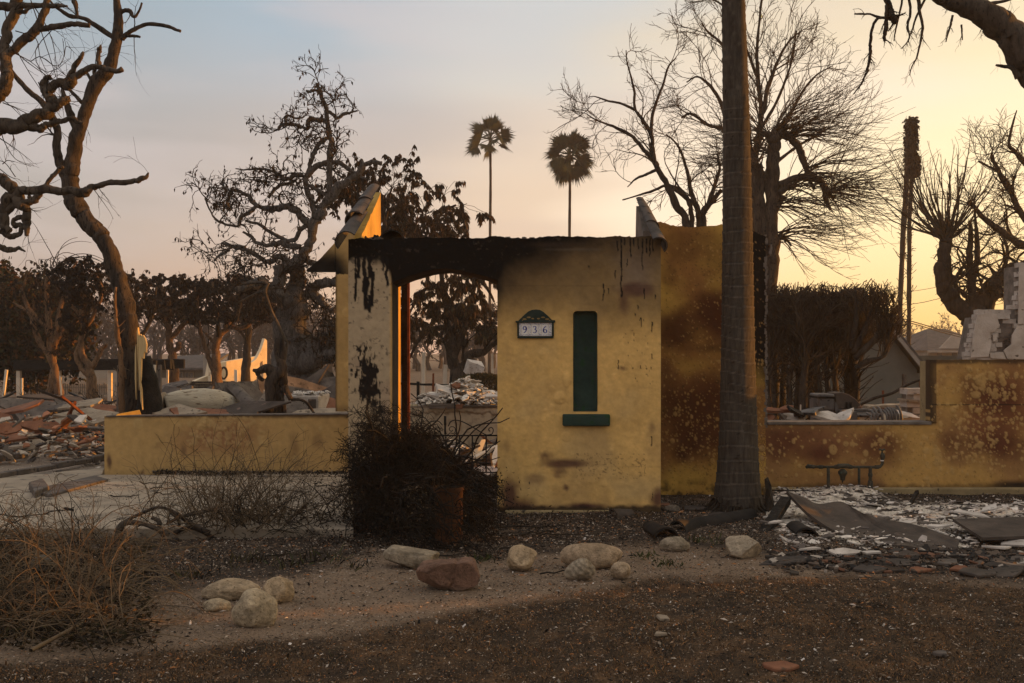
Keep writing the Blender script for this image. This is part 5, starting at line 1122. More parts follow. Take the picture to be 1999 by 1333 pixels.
def gate():
    d=9.15; root=empty('garden_gate',(W(930,0,d).x,d,0),'low black wrought iron gate with scrolls in the archway','gate')
    def P(u,v): return Wn(u,v,d)
    def bar(name,pts,r,sides=6,K=None,mat=M_iron):
        a=Acc(); Q=catmull([P(u,v) for u,v in pts],K or max(2,6*(len(pts)-1))) if len(pts)>2 else np.array([P(u,v) for u,v in pts]); tubes(a,Q[None],np.full((1,len(Q)),r),sides,cap=True); child(a,name,mat,root)
    bar('rail',[(780,850),(973,850)],.0075,6); bar('rail',[(780,922),(972,922)],.006)
    for u in (897,922,949): bar('bar',[(u,851),(u,921)],.0075)
    for u in (800,822,846,870): bar('bar',[(u,851),(u,921)],.0065)
    bar('post',[(869,848),(869,828)],.010); bar('finial',[(869,830),(869,812)],.013)
    bar('foot_post',[(922,905),(922,926)],.013)
    bar('scroll',[(874,851),(878,845),(886,846),(889,840),(887,834),(880,833),(877,838),(881,842),(884,839)],.004,5,30)
    bar('scroll',[(875,832),(880,823),(890,820),(905,824),(925,835),(943,846),(950,849)],.0055,5,24)
    bar('scroll',[(950,849),(960,847),(963,840),(961,835),(956,835),(954,839),(957,842)],.0045,5,26)
    bar('scroll',[(865,848),(858,851),(850,848),(850,838),(858,835),(862,841)],.004,5,24); bar('scroll',[(864,830),(855,822),(840,824),(825,835)],.005,5,16)
    for s in (-1,1): bar('scroll',[(922+s*2,912),(922+s*3,904),(922+s*9,896),(922+s*15,900),(922+s*15,908),(922+s*10,908),(922+s*9,903)],.0042,5,26)
gate()

def gas():
    d=9.62; root=empty('gas_pipes',(W(1655,0,d).x,d,0),'weathered gas meter pipes with a dangling regulator in front of the low wall','pipework')
    P=lambda u,v,dd=0: Wn(u,v,d+dd)
    def pipe(name,pts,r,sides=10,mat=M_pipe,parent=None):
        a=Acc(); Q=np.array([P(*p) for p in pts]); tubes(a,Q[None],np.array([r])*np.ones((1,len(Q))) if np.ndim(r)==0 else np.array([r]),sides,cap=True); return child(a,name,mat,root)
    pipe('main_pipe',[(1584,911),(1628,911.5),(1680,911.5),(1712,912),(1718,911),(1722,906),(1723,899)],.0135)
    pipe('elbow_end',[(1573,913),(1577,910),(1588,911)],[.011,.021,.019]); pipe('coupling',[(1586,911),(1590,911)],.019)
    pipe('riser',[(1617,913),(1617,985)],.0150); pipe('drop_pipe',[(1677,912),(1677,948)],.0125); pipe('riser',[(1699,912),(1699,930),(1698,985)],.0165)
    pipe('coupling',[(1699,938),(1699,944),(1699,950),(1698,956)],[.022,.026,.026,.020]); pipe('coupling',[(1699,924),(1699,930)],.021)
    for u in (1603,1633,1660,1712): pipe('coupling',[(u-4,911.5),(u+4,911.5)],.0185)
    pipe('regulator',[(1632,911),(1638,910),(1642,909),(1650,909),(1656,910),(1662,911)],[.018,.025,.022,.022,.025,.018])
    pipe('regulator_bowl',[(1645,915),(1645,920),(1645,924),(1645,927),(1645,930),(1645,937),(1645,938),(1644.5,942)],[.016,.042,.044,.034,.026,.022,.009,.006],14)
    pipe('valve_body',[(1723,903),(1723,897),(1723,892),(1723,888),(1722,884)],[.012,.015,.024,.022,.012]); pipe('collar',[(1722,900),(1722,898)],.0175,mat=M_tilewhite)
    pipe('valve_stem',[(1722,885),(1722,878)],.008); pipe('valve_handle',[(1716,878),(1718,877),(1722,879),(1726,877),(1728,878)],[.006,.009,.012,.009,.006])
gas()

# ================================================================ ROCKS
def rock(label,u,vb,wpx,hpx,seed,col,ratio=.8,flat=0,rot=0,facets=0,power=1,stripes=0,sink=.18):
    g=G(u,vb); d=g.y+.0; w=wpx*d/F/2; h=hpx*d/F/2*1.12
    rng=R_(seed); import bmesh
    bm=bmesh.new(); bmesh.ops.create_icosphere(bm,subdivisions=5,radius=1)
    V=np.array([v.co[:] for v in bm.verts]); Fc=[[v.index for v in f.verts] for f in bm.faces]; bm.free()
    V=np.sign(V)*np.abs(V)**power; 
    off=rng.rand(3)*50
    nz=np.array([mnoise.noise(Vector(v*1.1+off)) for v in V]); nz2=np.array([mnoise.noise(Vector(v*3.1+off)) for v in V]); nz3=np.array([mnoise.noise(Vector(v*9+off)) for v in V])
    V=V*(1+.20*nz+.05*nz2)[:,None]
    for k in range(facets):
        n=nrm(rng.randn(1,3))[0]; c=rng.uniform(.55,.85); s=V@n-c; V=V-np.where(s>0,s,0)[:,None]*n*.95
    V=V*(1+.018*nz3)[:,None]
    V=V*np.array([w,w*ratio,h]); 
    if rot: c,s=math.cos(rot),math.sin(rot); V=np.stack([V[:,0]*c-V[:,2]*s,V[:,1],V[:,0]*s+V[:,2]*c],1)
    if facets==5: V=V*(1-.16*np.exp(-((V[:,0]-.18*w-.25*V[:,2])/(.035*w+.004))**2))[:,None]
    zmin=V[:,2].min(); V[:,2]-=zmin+ (V[:,2].max()-zmin)*sink*.5
    V[:,2]=np.where(V[:,2]<.0,V[:,2]*.3,V[:,2])
    C=np.array(col)*.84*(1+.35*nz[:,None]+.30*nz3[:,None]+.25*nz2[:,None]); 
    if stripes: C=C*(1+.22*np.sin((V[:,0]*.8+V[:,2]*.9)/w*14+3*nz)[:,None])
    pit=sstep(.25,.5,nz3)*.35; C=C*(1-pit)[:,None]; soil=np.clip(1-(V[:,2])/(.028),0,1)[:,None]*.8; C=C*(1-soil)+np.array([.15,.11,.08])*soil
    a=Acc(); a.add(V,None,Fc,C); o=a.build('rock',M_rock); o.location=(g.x,d+w*ratio*.5,-.005); tag(o,label,'rock','rocks along the bare soil path'); return o
TAN=(.42,.305,.185); GRY=(.31,.25,.175); RED=(.20,.115,.078)
rock('long flat topped grey rock nearest the terracotta pot',800,1110,106,44,1,GRY,.6,facets=6,power=.7)
rock('red angular rock with a deep vertical cleft',876,1152,118,60,2,RED,.6,facets=5,power=.7,rot=.10)
rock('round tan rock standing alone below the stucco wall',1019,1113,62,46,3,TAN,.8,facets=2)
rock('large double humped tan rock at the back of its trio',1155,1108,112,50,4,(.38,.275,.175),.55)
rock('striped grey egg shaped rock leaning on the large tan one',1134,1133,56,40,5,GRY,.8,rot=.35,stripes=1)
rock('small tan rock right of the striped grey one',1212,1129,42,31,6,(.42,.31,.20),.8)
rock('smooth grey cobble beside the black curved tile',1320,1076,56,28,7,GRY,.7)
rock('flat grey angular rock below the palm trunk',1453,1091,94,42,8,(.40,.32,.225),.6,facets=6,power=.8,rot=.08)
rock('small half buried rock between the wall and the palm trunk',1313,1000,30,15,9,(.15,.12,.09),.8)
rock('low oval rock at the back of the left group of four',445,1174,112,40,10,(.40,.30,.19),.6)
rock('blunt tan rock at the right of the left group of four',541,1178,62,50,11,(.42,.31,.19),.9,facets=2)
rock('smallest rock of the left group of four',419,1196,56,27,12,(.40,.31,.20),.7)
rock('big heart shaped grey tan rock in front of the left group',495,1226,84,68,13,(.42,.33,.215),.8,rot=-.1)
rock('dull rock half hidden in the brown brush at lower left',82,1122,56,36,14,(.10,.085,.065),.8)

# ================================================================ POTS AND SHRUBS
def pot(label,u,vb,w_top,w_bot,h,mat,d):
    root=empty('clay_pot',(W(u,0,d).x,d,0),label,'pot'); x=W(u,0,d).x
    a=Acc(); P=np.array([[x,d,z] for z in (0,.02,h*.5,h*.9,h*.93,h)]); R=np.array([w_bot*.97,w_bot,(w_bot+w_top)/2,w_top,w_top*1.1,w_top*1.1]); tubes(a,P[None],R[None],28); child(a,'body',mat,root)
    a=Acc(); P=np.array([[x,d,z] for z in (h*.8,h*.9,h)]); tubes(a,P[None],np.array([[w_top*.9,w_top*.95,w_top*.98]]),28); n=28; 
    V=[(x+w_top*.93*math.cos(t),d+w_top*.93*math.sin(t),h*.86) for t in np.linspace(0,6.283,21)[:-1]]; a.poly(np.array(V),[list(range(20))]); child(a,'soil',M_char,root)
    return root
pot('tall terracotta pot half hidden by the black shrub',876,1070,.104,.100,.42,M_terra,7.35)
pot('charred pot buried behind the black shrub',722,975,.16,.13,.42,M_terradk,8.35)

def burnt_shrub():
    c=np.array([W(805,0,8.0).x,8.0,.50]); root=empty('burnt_shrub',(c[0],c[1],0),'large tangled black burnt shrub spilling over the pots by the arch','shrub')
    rng=R_(131); n=120; st=np.stack([c[0]+rng.uniform(-.38,.30,n),8.05+rng.uniform(-.2,.2,n),rng.uniform(.1,.55,n)],1)
    d0=nrm(np.stack([rng.uniform(-1.2,1.2,n),rng.uniform(-1,.8,n),rng.uniform(.0,1.7,n)],1)); K=10; out=np.empty((n,K,3)); out[:,0]=st; dd=d0; seg=(rng.uniform(.5,1.,n)*.85/(K-1))[:,None]
    for k in range(1,K): dd=nrm(dd+rng.randn(n,3)*.28+np.array([0,0,-.10])); out[:,k]=out[:,k-1]+dd*seg; out[:,k,2]=np.maximum(out[:,k,2],.01)
    Rr=np.tile(np.linspace(.010,.004,K),(n,1)); a=Acc(); tubes(a,out,Rr,4); child(a,'stems',M_char,root,kind='stuff')
    P1,R1=grow(out,Rr,18,.34,.9,.32,(0,0,.01),8,.7,rng,tmin=.1,rmin=.0026,turn=.35)
    P2,R2=grow(P1,R1,6,.20,.9,.36,(0,0,.0),7,.8,rng,tmin=.1,rmin=.0018,turn=.4)
    def inside(P):
        E=P[:,-1]; q=((E[:,0]-c[0]+.0)/.72)**2+((E[:,1]-8.0)/.55)**2+((E[:,2]-.46)/.68)**2
        ear=(((E[:,0]-(W(715,0,8).x))/.36)**2+((E[:,2]-.56)/.50)**2+((E[:,1]-8)/.5)**2)<1
        cut=(E[:,2]<np.interp(E[:,0],[W(640,0,8).x,W(680,0,8).x,W(760,0,8).x,W(810,0,8).x,W(860,0,8).x,W(900,0,8).x,W(1000,0,8).x],[.75,1.0,1.12,.98,.66,.45,.22])+.05*rng.randn(len(E)))
        return ((q<1)|ear)&cut&(E[:,2]>0)&(E[:,1]<8.62)
    a=Acc()
    for P,R in ((P1,R1),(P2,R2)):
        m=inside(P); tubes(a,P[m],R[m],3)
    child(a,'twigs',M_black,root,kind='stuff')
    # trailing twigs to the right and along the ground
    a=Acc(); n=260; st=np.stack([W(870,0,7.9).x+rng.uniform(-.35,.3,n),rng.uniform(7.0,8.5,n),rng.uniform(.05,.5,n)],1); d0=nrm(np.stack([rng.uniform(.3,1.2,n),rng.uniform(-.6,.3,n),rng.uniform(-.3,.5,n)],1)); K=9; out=np.empty((n,K,3)); out[:,0]=st; dd=d0; seg=(rng.uniform(.4,1.,n)*.62/(K-1))[:,None]
    for k in range(1,K): dd=nrm(dd+rng.randn(n,3)*.25+np.array([0,0,-.16])); out[:,k]=out[:,k-1]+dd*seg; out[:,k,2]=np.maximum(out[:,k,2],.012)
    Rr=np.tile(np.linspace(.006,.0025,K),(n,1)); ok=out[:,-1,0]<W(985,0,8).x; out,Rr=out[ok],Rr[ok]; P1,R1=grow(out,Rr,8,.14,.9,.3,(0,0,-.05),6,.7,rng,rmin=.0018); P1[:,:,2]=np.maximum(P1[:,:,2],.008); tubes(a,out,Rr,3); tubes(a,P1,R1,3)
    child(a,'trailing_twigs',M_black,root,kind='stuff')
    # dark mat of fallen litter below
    a=Acc(); n=9000; X=np.stack([rng.normal(c[0],.34,n),rng.uniform(7.15,8.5,n),rng.rand(n)**2*.45+.01],1); leaves(a,X,rng.randn(n,3),.028,.010,rng,[(.012,.010,.008),(.020,.016,.012),(.008,.007,.006)]); X=X[:160]; X[:,1]=7.3+.3*rng.rand(160); X[:,0]=W(830,0,7.4).x+rng.normal(0,.12,160); X[:,2]=.15+.25*rng.rand(160); leaves(a,X,rng.randn(160,3),.035,.012,rng,[(.16,.125,.085)])
    child(a,'litter',M_leafdk,root,smooth=False,kind='stuff')
burnt_shrub()

def brush(name,label,st,d0,L,K,wig,g,r0,r1,mat,seed,sub,root=None,subL=.25,cat='brush',zfloor=.01):
    rng=R_(seed); n=len(st); out=np.empty((n,K,3)); out[:,0]=st; dd=nrm(d0); seg=(rng.uniform(.4,1.15,n)*L/(K-1))[:,None]
    for k in range(1,K): dd=nrm(dd+rng.randn(n,3)*wig+np.array(g)*(k/K*2)); out[:,k]=out[:,k-1]+dd*seg; out[:,k,2]=np.maximum(out[:,k,2],zfloor+.02*rng.rand(n))
    a=Acc(); Rr=np.tile(np.linspace(r0,r1,K),(n,1))*rng.uniform(.6,1.3,(n,1)); tubes(a,out,Rr,3)
    P1,R1=grow(out,Rr,sub,subL,.8,.2,(0,0,-.02),6,.6,rng,rmin=.0012); P1[:,:,2]=np.maximum(P1[:,:,2],.008); tubes(a,P1,R1,3)
    if root is None:
        o=a.build(name,mat); return tag(o,label,cat,kind='stuff')
    return child(a,name,mat,root,kind='stuff')
# brush B, lower left corner
rg2=R_(141)
root=empty('dry_brush',(-2.1,5.8,0),'knee high heap of tangled dry brown stems in the lower left corner','brush')
n=330; u=rg2.uniform(-120,250,n); v=rg2.uniform(1060,1262,n); st=np.array([tuple(G(a_,b_)) for a_,b_ in zip(u,v)]); st[:,2]=rg2.uniform(0,.05,n)
brush('stems','',st,np.stack([rg2.uniform(-.8,1.3,n),rg2.uniform(-.6,.6,n),rg2.uniform(.1,.95,n)],1),.75,10,.13,(0,0,-.24),.0038,.0016,M_twigb,142,4,root,.3)
n=150; u=rg2.uniform(-150,230,n); v=rg2.uniform(1080,1262,n); st=np.array([tuple(G(a_,b_)) for a_,b_ in zip(u,v)])
brush('dark_stems','',st,np.stack([rg2.uniform(-1,1,n),rg2.uniform(-.6,.6,n),rg2.uniform(.0,.5,n)],1),.5,8,.2,(0,0,-.24),.0035,.0016,M_twig,143,5,root,.18)
n=26; u=rg2.uniform(-40,260,n); v=rg2.uniform(1040,1100,n); st=np.array([tuple(G(a_,b_)) for a_,b_ in zip(u,v)])
brush('tall_stems','',st,np.stack([rg2.uniform(-.6,.6,n),rg2.uniform(-.3,.3,n),rg2.uniform(.5,1.1,n)],1),.5,8,.14,(0,0,-.06),.0042,.002,M_twig,144,4,root,.22)
a=Acc(); 
for p in ([(60,1270),(160,1215),(215,1170),(250,1130),(290,1105),(325,1096)],[(150,1100),(200,1108),(260,1112),(330,1116)],[(100,1200),(170,1160),(230,1120),(300,1100)]):
    Q=catmull([np.array(G(u_,v_,.06))+[0,0,.0] for u_,v_ in p],16); tubes(a,Q[None],np.linspace(.010,.004,16)[None],6)
child(a,'long_stem',M_twigb,root)
# scorched leaves under the brush
a=Acc(); n=5200; u=rg2.uniform(-100,300,n); v=rg2.uniform(1060,1275,n)-((rg2.uniform(-100,300,n)>260)*10); X=np.array([tuple(G(a_,b_)) for a_,b_ in zip(u,v)]); X[:,2]=rg2.rand(n)**2*.10+.01
leaves(a,X,rg2.randn(n,3)*[1,1,.4],.035,.012,rg2,[(.025,.022,.010),(.05,.034,.018),(.015,.012,.008)]); child(a,'litter',M_leafdk,root,smooth=False,kind='stuff')
# brush A against the slab
root=empty('dry_brush',(W(470,0,8).x,8,0),'fan of fine dry stems rising before the low garden wall','brush')
n=150; st=np.stack([rg2.normal(W(470,0,7.9).x,.28,n),rg2.uniform(7.5,8.2,n),rg2.uniform(.02,.1,n)],1)
brush('stems','',st,np.stack([rg2.uniform(-.7,.8,n),rg2.uniform(-.4,.4,n),rg2.uniform(.3,1.2,n)],1),.72,10,.11,(.03,0,-.12),.0038,.0013,M_twigb,151,5,root,.26)
n=120; st=np.stack([rg2.normal(W(500,0,7.9).x,.35,n),rg2.uniform(7.5,8.2,n),rg2.uniform(.02,.1,n)],1)
brush('dark_stems','',st,np.stack([rg2.uniform(-1.,1.,n),rg2.uniform(-.4,.4,n),rg2.uniform(.0,.8,n)],1),.5,8,.22,(0,0,-.12),.005,.0018,M_twig,152,6,root,.16)
n=30; st=np.stack([rg2.normal(W(450,0,7.9).x,.35,n),rg2.uniform(7.7,8.1,n),rg2.uniform(.02,.1,n)],1)
brush('tall_stems','',st,np.stack([rg2.uniform(-.4,.5,n),rg2.uniform(-.3,.3,n),rg2.uniform(.8,1.3,n)],1),.95,10,.12,(0,0,-.04),.0035,.0014,M_twig,153,3,root,.2)
# thick twisted vine stems
root=empty('twisted_vine',(W(260,0,7.4).x,7.4,0),'thick twisted grey brown vine stems lying on the edge of the slab','vine')
for k,p in enumerate(([(238,1064,6),(231,1045,7),(236,1028,7),(248,1020,6),(275,1021,5),(300,1030,4.5),(330,1044,4)],[(244,1084,4),(270,1085,5),(298,1083,6),(318,1070,6.5),(338,1060,6.5),(346,1050,5)],[(296,1010,4),(310,1018,4.5),(312,1035,4),(320,1048,4)],[(250,1014,3),(280,1000,3.5),(310,990,3),(340,1000,3.5),(370,1020,4),(410,1040,4)],[(170,1074,4),(195,1068,4.5),(225,1055,5),(238,1045,5)],[(340,1040,4.5),(365,1030,4),(390,1035,4),(430,1058,3.5)],[(330,1020,3),(355,1008,3.5),(395,1000,3),(440,985,2)],[(348,1060,4),(350,1030,3),(346,1012,2.5),(330,1000,2)],[(300,1030,4),(330,1035,4.5),(360,1050,4),(400,1062,3.5)])):
    Q,Rr=limb(p,7.45+.04*k,K=22); a=Acc(); tubes(a,Q[None],Rr[None],8,lump=.12,seed=k,cap=True); child(a,'stem',M_woodlite if k%2==0 else M_woodmid,root)
# scattered black twigs on the slab and the soil
rng=R_(161)
def loose_twigs(name,label,spots,mat):
    a=Acc()
    for (u,v,L,an) in spots:
        g=np.array(G(u,v,.062 if (v<1040 and u<680) else .012)); dr=np.array([math.cos(an),math.sin(an)*.6,0]); Q=np.array([g+dr*L*(t-.5)+[0,0,.02*rng.rand()] for t in np.linspace(0,1,7)])+rng.randn(7,3)*[.01,.01,.004]
        tubes(a,Q[None],np.linspace(.006,.003,7)[None],4); P1,R1=grow(Q[None],np.full((1,7),.004),5,L*.35,.8,.2,(0,0,-.02),5,.7,rng); P1[:,:,2]=np.maximum(P1[:,:,2],g[2]-.002); tubes(a,P1,R1,3)
    o=a.build(name,mat); tag(o,label,'twigs',kind='stuff')
loose_twigs('fallen_twigs','charred twigs strewn on the slab and soil',[(245,970,.28,.1),(300,945,.3,.3),(318,955,.3,-.2),(40,1008,.45,.2),(110,1000,.3,1),(640,950,.3,.1),(230,1236,.2,.1),(1100,1120,.3,.3),(640,1020,.3,1.2),(330,905+60,.25,.5),(560,960,.3,.2),(900,1085,.5,.2),(980,1050,.5,.5),(1030,1030,.6,.3),(1060,1040,.4,.8),(1090,1045,.35,.2),(960,1070,.4,2.4),(1700,1185,.2,.5),(560,1085,.3,.5),(480,1090,.3,1),(620,1080,.3,2)],M_twig)

# ================================================================ DEBRIS
def shard(acc,c,size,th,rng,yaw=None,tilt=(.0,.0),elong=1.6,n=None,C=None):
    n=n or rng.randint(4,8); an=np.sort(rng.rand(n)*.9+np.arange(n))*2*math.pi/n; r=rng.uniform(.5,1.1,n)*(1+.35*(rng.rand(n)<.3))
    P=np.stack([np.cos(an)*r*size*elong*.5,np.sin(an)*r*size*.5],1)
    Mx=Matrix.Translation(Vector(c))@Matrix.Rotation(rng.rand()*6.28 if yaw is None else yaw,4,'Z')@Matrix.Rotation(tilt[0],4,'X')@Matrix.Rotation(tilt[1],4,'Y')
    b=[Mx@Vector((x,y,0)) for x,y in P]; nv=(Mx.to_3x3()@Vector((0,0,th)))
    prism(acc,b,nv,C)
def beam(name,p,q,w,h,mat,label,cat,group=None,jit=.004,roll=0,parent=None):
    p=Vector(p);q=Vector(q); L=(q-p).length; a=Acc(); n=6; V=[];rr=R_(int(L*1000)%997)
    for k in range(n+1):
        for (sx,sz) in ((-1,-1),(1,-1),(1,1),(-1,1)): V.append((sx*w/2+rr.uniform(-jit,jit),L*k/n+(rr.uniform(-1,1)*jit*2 if k in(0,n) else 0),sz*h/2+rr.uniform(-jit,jit)))
    Q=[(0,1,2,3),(n*4+3,n*4+2,n*4+1,n*4)]
    for k in range(n):
        for i in range(4): j=(i+1)%4; Q.append((k*4+i,(k+1)*4+i,(k+1)*4+j,k*4+j))
    a.poly(np.array(V),Q); 
    rot=(q-p).to_track_quat('Y','Z').to_matrix().to_4x4()@Matrix.Rotation(roll,4,'Y')
    o=a.build(name,mat,None,smooth=False); o.data.transform(rot); 
    if parent: o.parent=parent; o.location=p-parent.location
    else: o.location=p; tag(o,label,cat,group)
    return o
def ash_field():
    # low mound carrying the flakes
    rng=R_(171); nx,ny=150,80; xs=np.linspace(1.75,7.2,nx); ys=np.linspace(6.95,9.82,ny); X,Y=np.meshgrid(xs,ys)
    u=CX+F*X/Y; edge=np.interp(u,[1470,1520,1560,1700,1850,2000,2400],[1030,1075,1090,1085,1088,1082,1085]); v=HY+F*EYE/Y
    inn=sstep(0,26,edge-v+(fbm(X,Y,.3,3,2)-.5)*22)*sstep(1482,1520,u)*sstep(0,.12,9.82-Y)
    back=1-sstep(8.6,9.5,Y)*sstep(1680,1760,u)*.9
    H=(.008+.13*fbm(X,Y,.9,3,5)*sstep(8.3,9.1,Y)*(1-sstep(1700,1800,u)*.6)+.015*fbm(X,Y,.12,3,6))*inn*back-.03*(1-inn)
    C=np.zeros(X.shape+(3,))+np.array([.60,.54,.46]); dk=sstep(.50,.56,fbm(X,Y,.16,4,7)+.10*sstep(7.4,7.0,Y)+.22*(1-back)+.12*(1-sstep(7.3,8.2,Y))); C=mixv(C,np.array([.05,.042,.036]),dk); C=mixv(C,np.array([.28,.24,.20]),sstep(.5,.8,fbm(X,Y,.05,3,8))*.7)
    i=np.arange(nx*ny).reshape(ny,nx); Q=np.stack([i[:-1,:-1],i[:-1,1:],i[1:,1:],i[1:,:-1]],-1).reshape(-1,4)
    root=empty('ash_heap',(3.2,8.2,0),'heap of flaking white ash and plaster at the foot of the right wall','debris')
    a=Acc(); a.add(np.stack([X,Y,H],-1).reshape(-1,3),Q,None,C.reshape(-1,3)); child(a,'ash_bed',M_ground,root)
    def hz(x,y):
        j=min(max(int((x-xs[0])/(xs[1]-xs[0])),0),nx-1); k=min(max(int((y-ys[0])/(ys[1]-ys[0])),0),ny-1); return H[k,j],inn[k,j],back[k,j]
    cols=[(.68,.61,.53),(.52,.46,.40),(.36,.31,.27),(.60,.50,.42),(.12,.10,.09),(.06,.05,.045)]
    big=0; b=Acc(); cnt=0
    while cnt<3400:
        x=rng.uniform(1.8,7.0); y=rng.uniform(7.0,9.75); h,i_,bk=hz(x,y)
        if rng.rand()>i_*bk: continue
        s=.012+.055*rng.rand()**2.5; cnt+=1; c=cols[rng.choice(6,p=[.3,.2,.15,.1,.15,.1])]
        shard(b,(x,y,h+rng.rand()*.015),s,.003+.006*rng.rand(),rng,None,(rng.normal(0,.25),rng.normal(0,.25)),C=np.array(c)*rng.uniform(.8,1.15))
    child(b,'ash_flakes',M_chip,root,smooth=False,kind='stuff')
    for (u,v,s,m) in [(1668,968,.12,M_shardwhite),(1634,976,.09,M_shardwhite),(1610,990,.17,M_shardwhite),(1650,985,.07,M_shardwhite),(1655,962,.10,M_shardwhite),(1700,985,.13,M_shardwhite),(1740,1010,.10,M_shardwhite),(1720,1015,.10,M_shardgrey),(1770,1020,.10,M_shardwhite),(1830,1028,.10,M_shardwhite),(1860,1000,.10,M_shardwhite),(1895,1003,.16,M_shardwhite),(1840,1042,.08,M_shardwhite),(1610,1050,.08,M_shardgrey),(1585,1072,.12,M_shardwhite),(1650,1078,.11,M_shardwhite),(1700,1080,.08,M_shardwhite),(1560,1068,.1,M_shardgrey),(1930,995,.13,M_shardwhite),(1980,1062,.12,M_shardwhite),(1950,1070,.14,M_shardwhite),(1590,968,.1,M_shardtan),(1690,966,.09,M_shardwhite),(1512,1020,.06,M_shardwhite),(1500,1010,.05,M_shardwhite),(1490,1020,.05,M_shardgrey)]:
        g=G(u,v,.07 if v<1040 else .03); b=Acc(); shard(b,tuple(g),s,.012,rng,rng.uniform(-.4,.4),(rng.normal(.1,.15),rng.normal(0,.12)),elong=1.9); child(b,'plaster_shard',m,root,smooth=False)
ash_field()
def bent_board():
    top=[(1535,971,8.45),(1572,984,8.5),(1600,993,8.45),(1640,990,8.6),(1668,1004,8.3),(1700,1018,8.0),(1760,1030,7.8),(1805,1040,7.6),(1872,1066,7.2)]
    bot=[(1650,1054,7.5),(1680,1062,7.36),(1705,1067,7.28),(1740,1072,7.2),(1770,1075,7.12),(1800,1078,7.06),(1830,1080,7.02),(1850,1082,6.99),(1868,1083,6.97)]
    T=catmull([Wn(*p)+[0,0,.05] for p in top],40); B=catmull([Wn(*p)+[0,0,.03] for p in bot],40); ns=18; V=[]
    rr=R_(5)
    for k in range(40):
        for s in range(ns):
            t=s/(ns-1); p=T[k]*(1-t)+B[k]*t; p=p+np.array([0,0,-.05*math.sin(math.pi*t)*(1-k/60)+ (fbm(np.array([k*.2]),np.array([s*.2]),1,2,4)[0]-.5)*.03]); V.append(p)
    V=np.array(V); i=np.arange(40*ns).reshape(40,ns); N0=len(V); V2=V-np.array([0,0,.028]); Q=[tuple(q) for q in np.stack([i[:-1,:-1],i[:-1,1:],i[1:,1:],i[1:,:-1]],-1).reshape(-1,4)]; Q2=[(a+N0,d_+N0,c+N0,b+N0) for a,b,c,d_ in Q]
    rim=list(i[:,0])+list(i[-1,1:])+list(i[::-1,-1][1:])+list(i[0,::-1][1:-1]); R3=[(rim[k],rim[(k+1)%len(rim)],rim[(k+1)%len(rim)]+N0,rim[k]+N0) for k in range(len(rim))]
    a=Acc(); a.poly(np.vstack([V,V2]),Q+Q2+R3); o=a.build('burnt_board',M_board,smooth=False); tag(o,'large warped brown board propped like a tent on the ash heap','board')
bent_board()
a=Acc(); prism(a,[G(1860,1018,.10),G(2060,1012,.12),G(2060,1050,.07),G(1917,1055,.05)][::-1],(0,0,.022)); o=a.build('burnt_board',M_board,smooth=False); tag(o,'flat purple brown board lying on ash at the right edge','board')
beam('charred_beam',W(1482,1056,7.65),W(1534,976,8.4),.085,.06,M_char,'thick charred beam leaning against the tented board','beam')
beam('charred_lath',W(1508,957,9.5),W(1640,961,9.45),.03,.015,M_char,'long thin charred lath lying along the wall foot','lath')
beam('charred_lath',W(1512,968,9.3),W(1606,986,8.9),.05,.02,M_char,'shorter charred lath sloping down onto the ash','lath')
beam('charred_stick',W(1762,1015,8.7),W(1790,960,9.3),.03,.03,M_char,'charred stick poking up from the ground by the wall','stick')
beam('burnt_block',W(1792,1026,8.1),W(1832,1032,8.0),.09,.08,M_shardgrey,'short grey burnt block of wood set in the ash','block')
beam('charred_plank',G(1945,1098,.02),G(2040,1115,.02),.07,.02,M_shardgrey,'grey plank end at the right edge on the soil','plank')
a=Acc(); prism(a,[W(1494,985,8.75),W(1496,960,8.75),W(1494,936,8.8),W(1500,932,8.8),W(1506,948,8.7),W(1503,965,8.6),W(1512,990,8.5),W(1500,1000,8.5)],(0.0,.03,0)); o=a.build('bark_piece',M_fiber,smooth=False); tag(o,'torn upright bark piece against the foot of the palm','bark')
for (u0,v0,u1,v1,d0,d1,r,lab,mt,up) in [(1322,1036,1466,1010,7.9,8.6,.085,'long black curved roof tile lying in front of the palm',M_tileblk,(0,-.3,1)),(1302,1048,1272,1044,7.5,7.9,.10,'black half round roof tile with its open end to the right',M_tileblk,(0,0,1)),(1575,1058,1552,1040,7.5,7.9,.10,'black curved roof tile under the tented board',M_tileblk,(.2,0,1)),(1195,1000,1232,998,8.45,8.55,.07,'small sooty tile leaning on the foot of the entrance wall',M_tile,(0,-.5,1)),(1694,978,1720,986,9.0,8.8,.075,'grey rounded tile at the foot of the right gas riser',M_tile,(0,0,1))]:
    p=Wn(u0,v0,d0); q_=Wn(u1,v1,d1); p[2]=max(p[2]-r*.55,-.01+0*p[2]); q_[2]=max(q_[2]-r*.55,-.01)
    o=barrel(p,q_,r,r*.85,up,mt,math.pi*.8).build('curved_tile',mt); tag(o,lab,'roof tile')
rng=R_(181)
names=['first','second','third']
